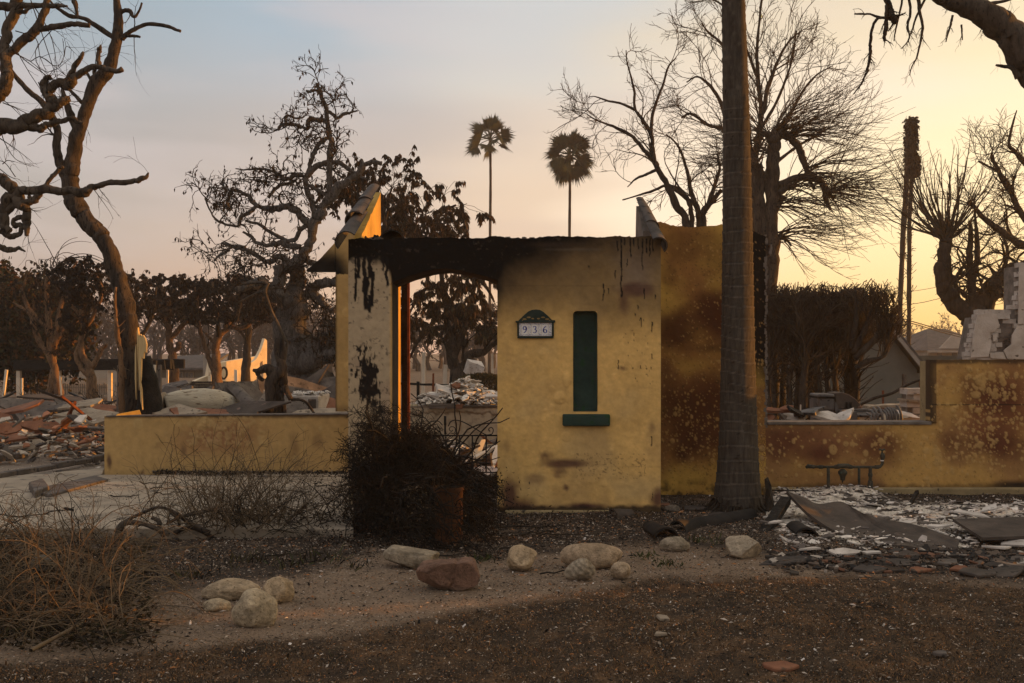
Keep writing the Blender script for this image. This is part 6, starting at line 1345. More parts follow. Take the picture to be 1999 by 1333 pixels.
tl=[(1545,1100,.20,'flat tile shard on bare soil left of the other tile shards',M_tile),(1762,1104,.15,'grey tile shard, upper one of a stacked pair',M_tile),(1738,1117,.12,'dark tile shard, lower one of a stacked pair',M_tileblk),(1700,1117,.12,'thin tile shard just left of the stacked pair',M_tile),(1790,1118,.10,'rusty tile shard just right of the stacked pair',M_shardred),(1875,1117,.09,'small orange edged tile shard in the right cluster',M_shardred),(1915,1125,.20,'largest grey tile shard in the right cluster',M_tile),(1965,1122,.22,'curved dark tile shard at the far right of the cluster',M_tile),(1518,1310,.085,'red brown clay shard on the scorched lawn',M_shardred),(1295,1214,.06,'pale triangular shard on the scorched lawn',M_shardtan),(1286,1246,.045,'tiny pale chip on the scorched lawn',M_shardtan),(1834,1284,.05,'dull grey shard on the lawn at right',M_shardgrey),(1355,997,.16,'dark flat tile shard between the wall and the palm',M_tile),(1400,1008,.10,'second dark tile shard near the palm foot',M_tile),(1290,990,.12,'reddish shard at the foot of the scorched wall',M_shardred),(1850,1104,.12,'grey shard at the front edge of the ash',M_shardgrey),(1775,1088,.12,'brown shard just under the tented board',M_board),(1990,1098,.14,'grey shard by the plank at the right edge',M_shardgrey),(132,998,.07,'black lump lying on the concrete slab',M_char)]
for (u,v,s,lab,m) in tl:
    b=Acc(); g=G(u,v,.07 if u==132 else 0); shard(b,(0,0,0),s,.018,rng,rng.uniform(-.3,.3),(rng.normal(.12,.06),rng.normal(0,.1)),elong=1.7,n=6); o=b.build('tile_shard' if 'tile' in lab else 'shard',m,smooth=False); o.location=(g.x,g.y,g.z+.012); tag(o,lab,'shard'); bevel(o,.004,1)
# fine debris mixed along the front edge of the ash
a=Acc(); cnt=0
while cnt<520:
    u=rng.uniform(1500,2020); v=rng.normal(1092,13)
    if v<1075: continue
    g=G(u,v); s=.02+.07*rng.rand()**2; cnt+=1
    shard(a,(g.x,g.y,.004+.01*rng.rand()),s,.006+.012*rng.rand(),rng,None,(rng.normal(0,.2),rng.normal(0,.2)),C=np.array([(.05,.042,.036),(.025,.022,.02),(.10,.075,.058),(.16,.08,.05),(.3,.26,.22)][rng.choice(5,p=[.35,.3,.2,.07,.08])]))
o=a.build('shard_litter',M_chip,smooth=False); tag(o,'dark broken tile crumbs scattered in front of the ash','debris',kind='stuff')
# ================================================================ GROUND LITTER
def litter():
    rng=R_(201); a=Acc(); n=17000
    y=3.6+8.2*rng.rand(n)**1.5; x=rng.uniform(-.62,.62,n)*y*1.0; u=CX+F*x/y; v=HY+F*EYE/y
    z=np.full(n,.0)
    m=~((x<-1.2)&(y>7.6)); x,y,u,v=x[m],y[m],u[m],v[m]; n=len(x)
    s=(.0018+.0065*rng.rand(n)**4)*(1+.06*(y-4)); an=rng.rand(n)*6.28
    # small tilted quads (flakes of ash, crumbs)
    zz=(fbm(x,y,1.1,4,1)-.5)*.05+(fbm(x,y,.22,4,2)-.5)*.025+.006
    tx=rng.normal(0,.5,n); ty=rng.normal(0,.5,n)
    e1=np.stack([np.cos(an)*s,np.sin(an)*s,tx*s],1); e2=np.stack([-np.sin(an)*s*.7,np.cos(an)*s*.7,ty*s],1); c=np.stack([x,y,zz+.003],1)
    top=c+np.array([0,0,1.])*s[:,None]*.5
    V=np.stack([c-e1-e2,c+e1-e2*rng.rand(n,1),c+e1*.8+e2,c-e1+e2*.7,top],1).reshape(-1,3); i0=(np.arange(n)*5)[:,None]
    T=np.concatenate([i0+np.array([[0,1,4]]),i0+np.array([[1,2,4]]),i0+np.array([[2,3,4]]),i0+np.array([[3,0,4]])])
    pal=np.array([(.62,.56,.50),(.40,.34,.28),(.02,.018,.016),(.10,.075,.055),(.22,.10,.05),(.20,.16,.12)]); ci=rng.choice(6,n,p=[.10,.12,.28,.2,.06,.24])
    C=np.repeat(pal[ci]*rng.uniform(.7,1.1,(n,1)),5,0); a.add(V,None,T,C)
    o=a.build('ash_crumbs',M_chip,smooth=False); tag(o,'white and black ash crumbs over the soil','ash',kind='stuff')
    # fine crumbs, twig ends and straw that give the soil its grain
    a=Acc(); n=90000; y=3.5+5.6*rng.rand(n)**1.35; x=rng.uniform(-.56,.56,n)*y; m=~((x<-1.2)&(y>7.6)); x,y=x[m],y[m]; n=len(x)
    zz=(fbm(x,y,1.1,4,1)-.5)*.05+(fbm(x,y,.22,4,2)-.5)*.03+.002; s=rng.uniform(.0012,.0036,n)*(y/5)*(1+1.2*(rng.rand(n)<.06)); an=rng.rand(n)*6.28; el_=rng.uniform(.8,3.2,n)
    e1=np.stack([np.cos(an)*s*el_,np.sin(an)*s*el_,rng.normal(0,.3,n)*s],1); e2=np.stack([-np.sin(an)*s*.6,np.cos(an)*s*.6,0*s],1); c=np.stack([x,y,zz+s*.5],1); tp=c+np.array([0,0,1.])*s[:,None]
    V=np.stack([c-e1,c+e2,c+e1,c-e2,tp],1).reshape(-1,3); i0=(np.arange(n)*5)[:,None]; T=np.concatenate([i0+np.array([[1,0,4]]),i0+np.array([[2,1,4]]),i0+np.array([[3,2,4]]),i0+np.array([[0,3,4]])])
    pal=np.array([(.30,.22,.155),(.035,.026,.02),(.16,.11,.075),(.34,.15,.06),(.015,.013,.011),(.45,.38,.31)]); ci=rng.choice(6,n,p=[.18,.26,.22,.10,.17,.07]); a.add(V,None,T,np.repeat(pal[ci]*rng.uniform(.7,1.2,(n,1)),5,0))
    o=a.build('soil_crumbs',M_chip,smooth=False); tag(o,'fine crumbs and straw bits on the soil',kind='stuff')
    # scorched grass stubble
    a=Acc(); n=150000; y=3.5+4.0*rng.rand(n)**1.25; x=rng.uniform(-.56,.56,n)*y; u=CX+F*x/y; v=HY+F*EYE/y
    lo=np.interp(u,[0,300,700,900,1050,1300,1500,1750,2000,2400],[1305,1272,1235,1196,1168,1130,1130,1124,1148,1150])+(fbm(x,y,.5,3,3)-.5)*70
    m=(v>lo)&(rng.rand(n)<.25+.9*sstep(.38,.6,fbm(x,y,.25,3,9))); x,y=x[m],y[m]; n=len(x); h=rng.uniform(.003,.015,n)*(1+.6*(rng.rand(n)<.05)); w=rng.uniform(.0010,.0022,n)
    an=rng.rand(n)*6.28; ln=rng.normal(0,1.1,(n,2)); zz=(fbm(x,y,1.1,4,1)-.5)*.05+(fbm(x,y,.22,4,2)-.5)*.03
    b=np.stack([x,y,zz],1); sd=np.stack([np.cos(an)*w,np.sin(an)*w,0*w],1); tp=b+np.stack([ln[:,0]*h,ln[:,1]*h,h],1)
    md=(b+tp)/2+np.array([0,0,.004])
    V=np.stack([b-sd,b+sd,md+sd*.8,md-sd*.8,tp],1).reshape(-1,3); i0=(np.arange(n)*5)[:,None]; Q=i0+np.array([[0,1,2,3]]); T=i0+np.array([[3,2,4]])
    pal=np.array([(.10,.062,.034),(.17,.098,.048),(.055,.037,.022),(.27,.13,.05),(.025,.02,.015),(.05,.05,.02)]); ci=rng.choice(6,n,p=[.28,.22,.22,.08,.17,.03])
    a.add(V,Q,T,np.repeat(pal[ci]*rng.uniform(.7,1.2,(n,1)),5,0)); o=a.build('scorched_grass',M_blade,smooth=False); tag(o,'scorched brown lawn stubble','grass',kind='stuff')
    # black crumbly mulch and dead leaves in the bed
    a=Acc(); n=26000; y=rng.uniform(6.4,9.8,n); x=rng.uniform(-2.3,4.9,n)*1.0; u=CX+F*x/y; v=HY+F*EYE/y
    up=np.interp(u,[0,300,600,750,1000,1300,1500,1600,2000],[1235,1150,1105,1072,1090,1062,1075,1108,1135])+(fbm(x,y,.4,3,5)-.5)*40
    m=(v<up)&~((x<-1.25)&(y>7.6)); x,y=x[m],y[m]; n=len(x); X=np.stack([x,y,(fbm(x,y,1.1,4,1)-.5)*.05+(fbm(x,y,.22,4,2)-.5)*.03+rng.rand(n)*.02],1)
    leaves(a,X,rng.randn(n,3)*[1,1,.5],.018,.009,rng,[(.016,.013,.011),(.035,.026,.019),(.06,.042,.028),(.022,.019,.017),(.012,.011,.010),(.26,.23,.20)],.6)
    o=a.build('burnt_mulch',M_leafdk,smooth=False); tag(o,'burnt mulch and dead leaves below the walls','mulch',kind='stuff')
litter()
def weeds(label,u,v,n,h,cols,seed,spread=.08):
    rng=R_(seed); g=G(u,v); a=Acc(); X=np.stack([g.x+rng.normal(0,spread,n),g.y+rng.normal(0,spread,n),rng.rand(n)*.01],1); leaves(a,X,np.stack([rng.normal(0,.6,n),rng.normal(0,.6,n),rng.uniform(.3,1.2,n)],1),h,.010,rng,cols,.2)
    o=a.build('weed',M_leafdk,smooth=False); tag(o,label,'weed',kind='stuff')
GR=[(.04,.055,.018),(.06,.06,.022),(.03,.035,.014)]; BK=[(.012,.011,.009),(.03,.024,.016),(.05,.045,.02)]
weeds('green weed tuft between the palm tiles and the flat angular rock',1375,1062,46,.07,GR,1); weeds('small green weed just left of the smooth grey cobble',1262,1090,40,.05,GR,2,.05); weeds('low weed below the smooth grey cobble',1305,1106,40,.045,GR,3,.05); weeds('green weed in front of the terracotta pot',935,1098,40,.06,GR,4,.05); weeds('weed tuft at the right end of the long grey rock',835,1108,22,.05,GR,5,.05)
weeds('scorched tuft left of the left rock group',370,1130,60,.08,BK,6,.09); weeds('scorched tuft behind the left rock group',560,1110,40,.08,BK+GR[:1],7,.07); weeds('scorched tuft right of the fine dry stems',618,1100,60,.09,BK+GR[:1],8,.09); weeds('blackened tuft by the slab edge',690,1110,30,.06,BK,9,.06); weeds('blackened tuft in the ash beds middle left',470,1100,50,.08,BK,10,.1)
weeds('weed by the black half round tile',1440,1070,30,.05,GR,11,.07); weeds('dry tuft at the foot of the scorched wall',1265,1010,40,.06,[(.08,.05,.025),(.05,.035,.02)],12,.1)

# ================================================================ BEHIND THE LEFT WALL
def rubble_pile(label,items,mat_cycle,seed,root_loc,cat='rubble',fine=None):
    rng=R_(seed); root=empty('rubble_pile',root_loc,label,cat)
    for k,(u,v,d,s,el,tx,ty,m) in enumerate(items):
        b=Acc(); p=W(u,v,d); shard(b,tuple(p),s,.02+.03*rng.rand(),rng,rng.uniform(-.4,.4),(tx,ty),el); child(b,'shard',m or mat_cycle[k%len(mat_cycle)],root,smooth=False)
    for k in range(26):
        (ua,ub)=(fine[0],fine[1]) if fine else (0,1); d=rng.uniform(13.5,21); p=W(rng.uniform(ua,ub),0,d); z0=rng.uniform(.02,.5); an=rng.rand()*6.28; L=rng.uniform(.4,1.5); q=Vector((p.x+L*math.cos(an),d+L*math.sin(an)*.6,max(0,z0+rng.uniform(-.4,.5))))
        beam('timber',(p.x,d,z0),q,rng.uniform(.025,.07),rng.uniform(.02,.05),[M_char,M_board,M_shardgrey,M_iron,M_rusty][rng.randint(5)],'','',parent=root)
    if fine:
        (u0,u1,v0,v1,d0,d1,n,smax,cols)=fine; b=Acc()
        for k in range(n):
            d=rng.uniform(d0,d1); u=rng.uniform(u0,u1); x=W(u,0,d).x; z=rng.rand()**2*max(.0,W(0,(v0),d).z*.75 if v0<9999 else 0)
            shard(b,(x,d,max(z,0)),.02+smax*rng.rand()**2,.01+.02*rng.rand(),rng,None,(rng.normal(0,.35),rng.normal(0,.35)),C=np.array(cols[rng.randint(len(cols))])*rng.uniform(.7,1.2))
        child(b,'fine_rubble',M_chip,root,smooth=False,kind='stuff')
    return root
rr=R_(211)
ITEMS=[]
for k in range(110):
    u=rr.uniform(-60,235); d=rr.uniform(14.2,21); hmax=.55*math.exp(-((d-17)/3)**2); z=rr.uniform(0,hmax); v=HY+(EYE-z)*F/d; ITEMS.append((u,v,d,rr.uniform(.16,.5),rr.uniform(1.2,2.2),rr.normal(.25,.3),rr.normal(0,.2),[M_shardred,M_shardgrey,M_shardgrey,M_board,M_shardtan,M_shardred][rr.randint(6)]))
ITEMS+=[(35,800,15,.5,2.2,.25,-.25,M_shardred),(100,778,17,.6,2.4,.1,.1,M_board),(160,790,15,.5,2.,.25,-.1,M_shardtan),(180,815,14,.5,1.8,.4,0,M_shardtan),(70,832,13.6,.3,1.6,.7,.1,M_shardred),(28,838,13.4,.25,1.4,.8,0,M_shardred),(100,836,13.6,.22,1.4,.7,.2,M_shardred),(10,815,14,.3,1.2,.9,0,M_shardred),(125,828,13.8,.4,1.5,.5,0,M_shardtan)]
rubble_pile('wide rubble heap of red and grey shards beyond the left end of the low wall',ITEMS,None,212,(-8,16.5,0),fine=(-80,240,790,0,12.6,21,1500,.16,[(.45,.38,.30),(.28,.23,.18),(.30,.13,.07),(.10,.085,.07),(.06,.05,.045),(.58,.5,.42)]))
# scattered crumbs on the driveway behind the slab
a=Acc()
for k in range(900):
    d=rr.uniform(11.4,15); x=rr.uniform(-9,-4.4); shard(a,(x,d,.005),.01+.06*rr.rand()**3,.006,rr,None,(rr.normal(0,.15),rr.normal(0,.15)),C=np.array([(.5,.44,.36),(.3,.26,.21),(.06,.05,.045),(.2,.16,.12)][rr.randint(4)]))
o=a.build('driveway_crumbs',M_chip,smooth=False); tag(o,'pale crumbs over the drive beyond the slab','debris',kind='stuff')
# fallen pale column
def column():
    root=empty('fallen_column',(W(385,0,12.8).x,12.8,0),'pale cracked rolled shell lying on its side behind the low wall','debris')
    P,Rr=limb([(325,797,25),(350,791,29),(385,789,31),(420,789,29),(442,793,24),(455,800,16)],12.7,13.0,K=30); a=Acc(); tubes(a,P[None],Rr[None],30,lump=.03,cap=True); child(a,'shell',M_pale,root)
    P,Rr=limb([(314,796,28),(321,796,30)],12.66,K=4); a=Acc(); tubes(a,P[None],Rr[None],26,lump=.04,cap=True); child(a,'rim',M_shardtan,root)
M_pale=noisy('pale_cracked_shell',(.36,.31,.23),(.50,.44,.33),3,.9,.8,20,stretch=(.7,2,5),c3=(.16,.12,.08),thr=.60,dist=.02)
column()
ITEMS=[(400,808,12.0,.5,2.6,.25,.12,M_shardred),(470,805,12.1,.6,2.2,.5,-.2,M_board),(495,782,13.4,.6,1.8,.9,.45,M_shardgrey),(555,800,12.6,.5,1.8,.4,.3,M_shardgrey),(350,808,11.8,.4,1.6,.3,0,M_shardtan),(590,762,15,.55,1.6,1.,.35,M_shardgrey),(640,772,15,.55,1.6,.8,-.35,M_board),(650,795,13.5,.7,2,.4,.3,M_shardred),(520,760,16,.7,1.4,1.1,.2,M_shardtan),(545,745,17,.5,1.3,1.2,.2,M_shardgrey),(470,770,16,.6,1.4,.9,.1,M_shardgrey),(325,775,16,.4,1.6,.8,.1,M_shardgrey),(660,755,17,.7,1.6,.8,.1,M_shardgrey),(640,805,12.4,.5,2.2,.3,-.1,M_shardtan),(610,750,17,.5,2.6,.9,-.5,M_board),(560,772,16,.6,2.2,.7,.4,M_board)]
for k in range(70):
    d=rr.uniform(14,24); z=rr.uniform(0,.75); ITEMS.append((rr.uniform(310,670),HY+(EYE-z)*F/d,d,rr.uniform(.15,.5),rr.uniform(1.3,2.4),rr.normal(.4,.4),rr.normal(0,.4),[M_shardgrey,M_board,M_shardtan,M_shardgrey][rr.randint(4)]))
rubble_pile('rubble of grey slabs heaped behind the long low wall',ITEMS,None,213,(-3.3,15,0),fine=(300,680,770,0,12.4,24,1700,.16,[(.40,.34,.27),(.22,.19,.16),(.10,.085,.07),(.06,.05,.045)]))
o=barrel(W(452,755,13.2),W(497,800,12.6),.085,.085,(.6,-.3,.9),M_shardgrey,math.pi*1.1,.02).build('gutter_trough',M_shardgrey); tag(o,'grey half round trough sliding down behind the low wall','trough')
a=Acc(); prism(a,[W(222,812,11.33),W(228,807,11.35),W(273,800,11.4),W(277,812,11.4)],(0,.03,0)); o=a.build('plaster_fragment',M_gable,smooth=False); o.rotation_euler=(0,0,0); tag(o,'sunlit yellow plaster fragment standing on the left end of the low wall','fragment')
o.data.transform(Matrix.Translation(W(277,812,11.4))@Matrix.Rotation(math.radians(28),4,'Z')@Matrix.Translation(-W(277,812,11.4)))
# white appliance box
def cabinet():
    root=empty('metal_cabinet',(W(600,0,12.9).x,12.9,0),'scorched white metal cabinet with a sunlit right side behind the low wall','cabinet')
    a=Acc(); x0,x1=W(560,0,12.9).x,W(623,0,12.9).x; zt=W(0,772,12.9).z; box(a,(x0,12.9,0),(x1,13.65,zt),None,.006); o=child(a,'body',M_white,root,smooth=False); bevel(o,.02,2)
    a=Acc(); box(a,(W(574,0,12.9).x,12.885,W(0,806,12.9).z),(W(594,0,12.9).x,12.899,W(0,786,12.9).z)); child(a,'vent_panel',M_char,root,smooth=False)
    a=Acc(); box(a,(W(602,0,12.9).x,12.886,W(0,800,12.9).z),(W(617,0,12.9).x,12.899,W(0,779,12.9).z)); child(a,'scorched_panel',M_board,root,smooth=False)
    a=Acc(); rq=R_(3)
    for k in range(70): shard(a,(rq.uniform(x0,x1),rq.uniform(12.9,13.6),zt+.002+.02*rq.rand()),.03+.05*rq.rand(),.015,rq,None,(rq.normal(0,.3),rq.normal(0,.3)))
    child(a,'ash_cover',M_ash,root,smooth=False,kind='stuff')
cabinet()
# charred stump with arms
root=empty('charred_stump',(W(535,0,12.2).x,12.2,0),'charred upright stump with broken arms behind the low wall','stump')
for k,p in enumerate(([(530,870,15),(530,800,12),(529,770,12),(532,742,13),(545,728,13),(552,715,10),(545,700,8),(541,685,7),(544,660,5)],[(553,750,8),(552,725,9),(549,705,8),(552,685,6),(551,660,3)],[(494,722,3),(505,724,6),(520,720,9),(535,728,10),(548,740,8),(558,762,6),(568,780,5)],[(541,750,8),(545,780,5),(546,812,6)],[(549,760,6),(552,785,4),(557,812,4)],[(568,780,3),(585,780,3),(600,788,2.5),(614,808,2)],[(500,722,5),(508,738,4),(515,742,3)])):
    P,Rr=limb(p,12.2,K=20); a=Acc(); tubes(a,P[None],Rr[None],10,lump=.22,cap=True,seed=k); child(a,'limb' if k else 'trunk',M_wood if k%2 else M_woodmid,root)
root=empty('broken_branch',(W(520,0,12.6).x,12.6,0),'dead grey branch propped up before the oak','branch')
for k,p in enumerate(([(472,554,2.5),(500,552,3),(523,553,3),(517,568,3),(524,590,3),(532,612,3),(543,635,3.5),(552,655,3.5),(560,668,3)],[(517,567,3),(500,573,2.5),(480,583,2),(466,590,1.5)],[(560,668,3),(556,700,3),(552,730,3)],[(470,590,1.5),(466,615,1),(460,640,.8)])):
    P,Rr=limb(p,12.7,K=16); a=Acc(); tubes(a,P[None],Rr[None],7,lump=.15,cap=True); child(a,'limb',M_woodlite,root)
# pergola
def pergola():
    d=30; root=empty('burnt_pergola',(W(190,0,d).x,d,0),'flat black burnt pergola roof on thin white posts among the left trees','pergola')
    x0,x1=W(55,0,d).x,W(330,0,d).x
    for k in range(9):
        y=d-1.0+k*.33; a=Acc(); box(a,(x0+rr.uniform(-.3,.5),y,W(0,722,d).z+rr.uniform(0,.04)),(x1-rr.uniform(0,.3),y+.14,W(0,703,d).z+rr.uniform(-.03,.05)),None,.02); child(a,'beam',M_char,root,smooth=False)
    for u in (64,140,237,284,302):
        x=W(u,0,d).x; a=Acc(); box(a,(x-.055,d-.9+.0,0),(x+.055,d-.79,W(0,722,d).z-.01)); child(a,'post',M_post,root,smooth=False)
pergola()
for (u,v0,v1,d,lean,w,lab,m) in [(4,762,722,26,.12,.06,'leaning pale post at the left edge of the lots',M_post),(43,770,738,26,0,.045,'short pale post left of the bowed tree',M_post),(230,790,712,15,.02,.05,'thin pale stake close to the burnt sapling',M_shardgrey),(312,800,712,13.5,0,.04,'grey steel stake left of the pale shell',M_shardgrey),(300,770,712,24,.02,.06,'orange lit post right of the splintered trunk',M_post),(123,755,735,24,-.3,.03,'tilted thin pale pipe among the left trees',M_post),(327,765,722,30,0,.06,'short dark post beside the straight trunk tree',M_post),(461,780,722,16,0,.05,'charred upright post in front of the sunlit ruin',M_post)]:
    p=W(u,v0,d); p.z=max(p.z,-.05) if v0<760 else 0; q_=W(u,v1,d); q_.x+=lean*(q_.z-p.z); beam('stake',(p.x,d,0),q_,w,w,m,lab,'post')
def picket():
    root=empty('picket_fence',(W(110,0,34).x,34,0),'pale low picket fence behind the left trees','fence')
    for u in np.arange(10,210,4.2):
        a=Acc(); x=W(u,0,34).x; box(a,(x-.025,34,0),(x+.025,34.02,.36+rr.uniform(-.02,.03))); child(a,'picket',M_trim,root,smooth=False)
    a=Acc(); box(a,(W(8,0,34).x,34.022,.22),(W(212,0,34).x,34.05,.27)); child(a,'rail',M_trim,root,smooth=False)
picket()
# low dead shrubs in the left lots
for k,(u,d,h,lab) in enumerate([(75,24,.7,'small bare shrub left of the forked trunk tree'),(205,22,.8,'small bare shrub right of the forked trunk tree'),(20,22,.6,'small bare shrub at the left edge'),(120,21,.5,'low bare shrub on the rubble between the left trees')]):
    rng=R_(230+k); x=W(u,0,d).x; n=16; st=np.stack([x+rng.normal(0,.1,n),d+rng.normal(0,.1,n),np.zeros(n)],1); o=brush('bare_shrub',lab,st,np.stack([rng.normal(0,.6,n),rng.normal(0,.6,n),np.full(n,1.)],1),h,7,.14,(0,0,.03),.014,.006,M_twig,240+k,7,None,.45,'shrub',0.0); del o['kind']
# houses and ruins far left
def rbox(acc,c,sx,sy,z0,z1,yaw,jit=0):
    M=Matrix.Translation(Vector((c[0],c[1],0)))@Matrix.Rotation(yaw,4,'Z'); box(acc,(-sx/2,-sy/2,z0),(sx/2,sy/2,z1),None,jit,M)
def grey_house():
    d=58; root=empty('house',(W(370,0,d).x,d,0),'low grey house with two pale framed windows far behind the left trees','house')
    k=d/F; X=lambda u:W(u,0,d).x; Z=lambda v:W(0,v,d).z
    a=Acc(); box(a,(X(300),d,-.1),(X(405),d+8,Z(721))); child(a,'wall',M_housegrey,root,smooth=False)
    a=Acc(); prism(a,[(X(292),d-.6,Z(722)),(X(380),d-.6,Z(722)),(X(404),d-.6,Z(722)),(X(395),d+4,Z(698)),(X(345),d+4,Z(698)),(X(310),d+4,Z(700))],(0,0,-.12)) if False else prism(a,[(X(292),d-.6,Z(722)),(X(408),d-.6,Z(722)),(X(408),d+4,Z(694)),(X(292),d+4,Z(700))],(0,0,.14)); child(a,'roof',M_roof,root,smooth=False)
    for (u0,u1) in ((346,358),(361,378)):
        a=Acc(); 
        for (p,q) in (((u0,740),(u1,738.8)),((u0,727.2),(u1,726)),((u0,738.8),(u0+1.2,727.2)),((u1-1.2,738.8),(u1,727.2)),((((u0+u1)/2)-.5,738.8),((u0+u1)/2+.5,727.2))): box(a,(X(p[0]),d-.08,Z(p[1])),(X(q[0]),d-.01,Z(q[1])))
        w=child(a,'window',M_trim,root,smooth=False); b=Acc(); box(b,(X(u0+1),d-.02,Z(739)),(X(u1-1),d-.003,Z(727))); o=b.build('pane',M_glass,w,smooth=False); o.data.transform(Matrix.Translation(-root.location))
grey_house()
def ruin():
    d=42; root=empty('ruined_building',(W(440,0,d).x,d,0),'sunlit pale ruined walls with a curved spike far behind the left trees','ruin'); yaw=math.radians(48)
    X=lambda u:W(u,0,d).x; Z=lambda v:W(0,v,d).z; dr=np.array([math.cos(yaw),math.sin(yaw),0])
    def wallp(name,u0,prof,L,th=.25,mat=M_palewall):
        # wall starting at photo column u0 and running away to the right with the yaw
        p0=np.array([X(u0),d,0]); a=Acc(); P=[p0+dr*s*L+np.array([0,0,z]) for s,z in prof]; nn=np.array([-dr[1],dr[0],0])*th; prism(a,P,nn); child(a,name,mat,root,smooth=False)
    wallp('wall',381,[(0,0),(0,.25),(.6,.45),(.75,1.15),(1,1.2),(1,0)],1.0)
    wallp('wall',412,[(0,0),(0,.95),(.4,1.1),(1,1.3),(1,0)],2.4)
    wallp('curved_spike',478,[(0,.7),(.1,.9),(.5,1.15),(.75,1.6),(.9,2.05),(1,1.95),(1,.0),(.85,.0),(.8,1.1),(.5,.85)],1.1,.2)
    a=Acc(); box(a,(X(379),d+1.2,0),(X(406),d+1.5,Z(691))); child(a,'rear_wall',M_trim,root,smooth=False)
    a=Acc(); box(a,(X(405),d+2.6,0),(X(478),d+2.9,Z(704))); child(a,'rear_wall',M_housegrey,root,smooth=False)
    a=Acc(); t=np.linspace(0,6.283,15); P=np.array([[X(440)+.14*math.cos(s),d-.25,Z(728)+.24*math.sin(s)] for s in t]); tubes(a,P[None],np.full((1,15),.045),6,lump=.2); child(a,'wreath',M_char,root)
ruin()
root=empty('low_brick_wall',(W(420,0,35).x,35,0),'dark low brick wall below the sunlit ruin','wall')
for r in range(5):
    for k in range(24):
        a=Acc(); x=W(330,0,35).x+k*.2+(r%2)*.1; box(a,(x+.004,35,r*.085+.003),(x+.196,35.1,r*.085+.08),None,.003); child(a,'brick',M_board,root,smooth=False)

# ================================================================ THROUGH THE ARCH
root=empty('ash_mound',(W(910,0,13).x,13,W(0,793,12.65).z),'white ash and plaster chunks heaped on the courtyard wall','debris')
rng=R_(251); zt=W(0,791,12.7).z; a=Acc()
for k in range(900):
    x=rng.uniform(W(815,0,12.8).x,W(985,0,12.8).x); y=rng.uniform(12.66,13.5); h=.22*math.exp(-((x-W(905,0,13).x)/.30)**2)+.10; h*=np.clip((y-12.55)/.5,0.1,1)
    shard(a,(x,y,zt+h*rng.rand()**.6),.03+.08*rng.rand()**2,.012,rng,None,(rng.normal(0,.4),rng.normal(0,.4)),C=np.array([(.62,.56,.48),(.45,.4,.34),(.3,.26,.22),(.08,.07,.06)][rng.choice(4,p=[.45,.27,.18,.1])]))
child(a,'ash_chunks',M_chip,root,smooth=False,kind='stuff')
for (u,v,s,m,tx) in [(880,768,.28,M_shardwhite,.5),(862,775,.22,M_shardwhite,.3),(905,764,.16,M_shardtan,.4),(890,755,.14,M_shardred,.8),(930,778,.2,M_shardwhite,.3),(955,775,.16,M_shardwhite,.3),(845,785,.15,M_shardtan,.2)]:
    b=Acc(); p=W(u,v,12.9); shard(b,tuple(p),s,.03,rng,rng.uniform(-.4,.4),(tx,rng.normal(0,.2)),1.8); child(b,'chunk',m,root,smooth=False)
root=empty('plank_debris',(W(930,0,11).x,11,0),'broken pale planks and chunks piled beyond the iron gate','debris')
for k in range(120):
    b=Acc(); x=W(rng.uniform(845,985),0,11).x; y=rng.uniform(10.2,12.4); z=rng.rand()*.30*(1 if y>10.8 else .5); shard(b,(x,y,z),rng.uniform(.1,.3),.02+.02*rng.rand(),rng,None,(rng.normal(.2,.5),rng.normal(0,.5)),rng.uniform(1.3,3)); child(b,'chunk',[M_shardtan,M_shardgrey,M_shardwhite,M_board,M_shardred,M_char][rng.randint(6)],root,smooth=False)
for (p,q_,w) in [((905,905,10.7),(968,872,11.2),.06),((880,860,12.2),(905,875,11.5),.06),((885,880,11.6),(960,900,11.0),.05),((955,925,10.4),(975,870,11.2),.07),((870,910,10.6),(900,870,11.4),.05)]:
    beam('plank',W(*p),W(*q_),w,.03,M_post,'','',parent=root)
b=Acc(); prism(b,[W(903,905,10.9),W(925,880,11.0),W(940,858,11.1),W(932,880,11.0),W(935,905,10.9)],(.05,.03,0)); child(b,'panel_piece',M_palewall,root,smooth=False)
a=Acc()
for k in range(700):
    x=rng.uniform(-1.15,.1); y=rng.uniform(8.9,11.5); shard(a,(x,y,.02*rng.rand()),.02+.08*rng.rand()**2,.01,rng,None,(rng.normal(0,.3),rng.normal(0,.3)),C=np.array([(.04,.035,.03),(.1,.085,.07),(.02,.018,.016),(.35,.3,.25)][rng.choice(4,p=[.35,.25,.3,.1])]))
child(a,'dark_rubble',M_chip,root,smooth=False,kind='stuff')
for (u,v0,v1,d,lean,w,lab,m) in [(827,760,688,24,.02,.08,'orange lit bare post seen through the arch',M_post),(870,755,712,26,.05,.10,'short sunlit stump seen through the arch',M_post),(846,790,728,14,0,.03,'rusty thin stake beside the ash heap',M_rusty),(961,745,690,26,0,.06,'thin post behind the clipped shrub',M_post),(816,790,745,14,0,.04,'charred stake at the left of the ash heap',M_char)]:
    q_=W(u,v1,d); beam('stake',(q_.x-lean,d,0),q_,w,w,m,lab,'post')
beam('rail',W(770,748,14),W(880,752,14.2),.03,.03,M_char,'thin black rail across the view behind the arch','rail')
a=Acc(); Q=catmull([W(901,765,15),W(904,748,15),W(911,737,15),W(918,735,15)],14); tubes(a,Q[None],np.full((1,14),.02),6); o=a.build('bent_pipe',M_post); tag(o,'pale bent pipe left of the clipped shrub','pipe')
b=Acc(); shard(b,tuple(W(925,732,22)),.4,.3,R_(4),0,(.3,.3),1.2); o=b.build('pale_chunk',M_shardwhite,smooth=False); tag(o,'pale chunk above the clipped shrub','debris')

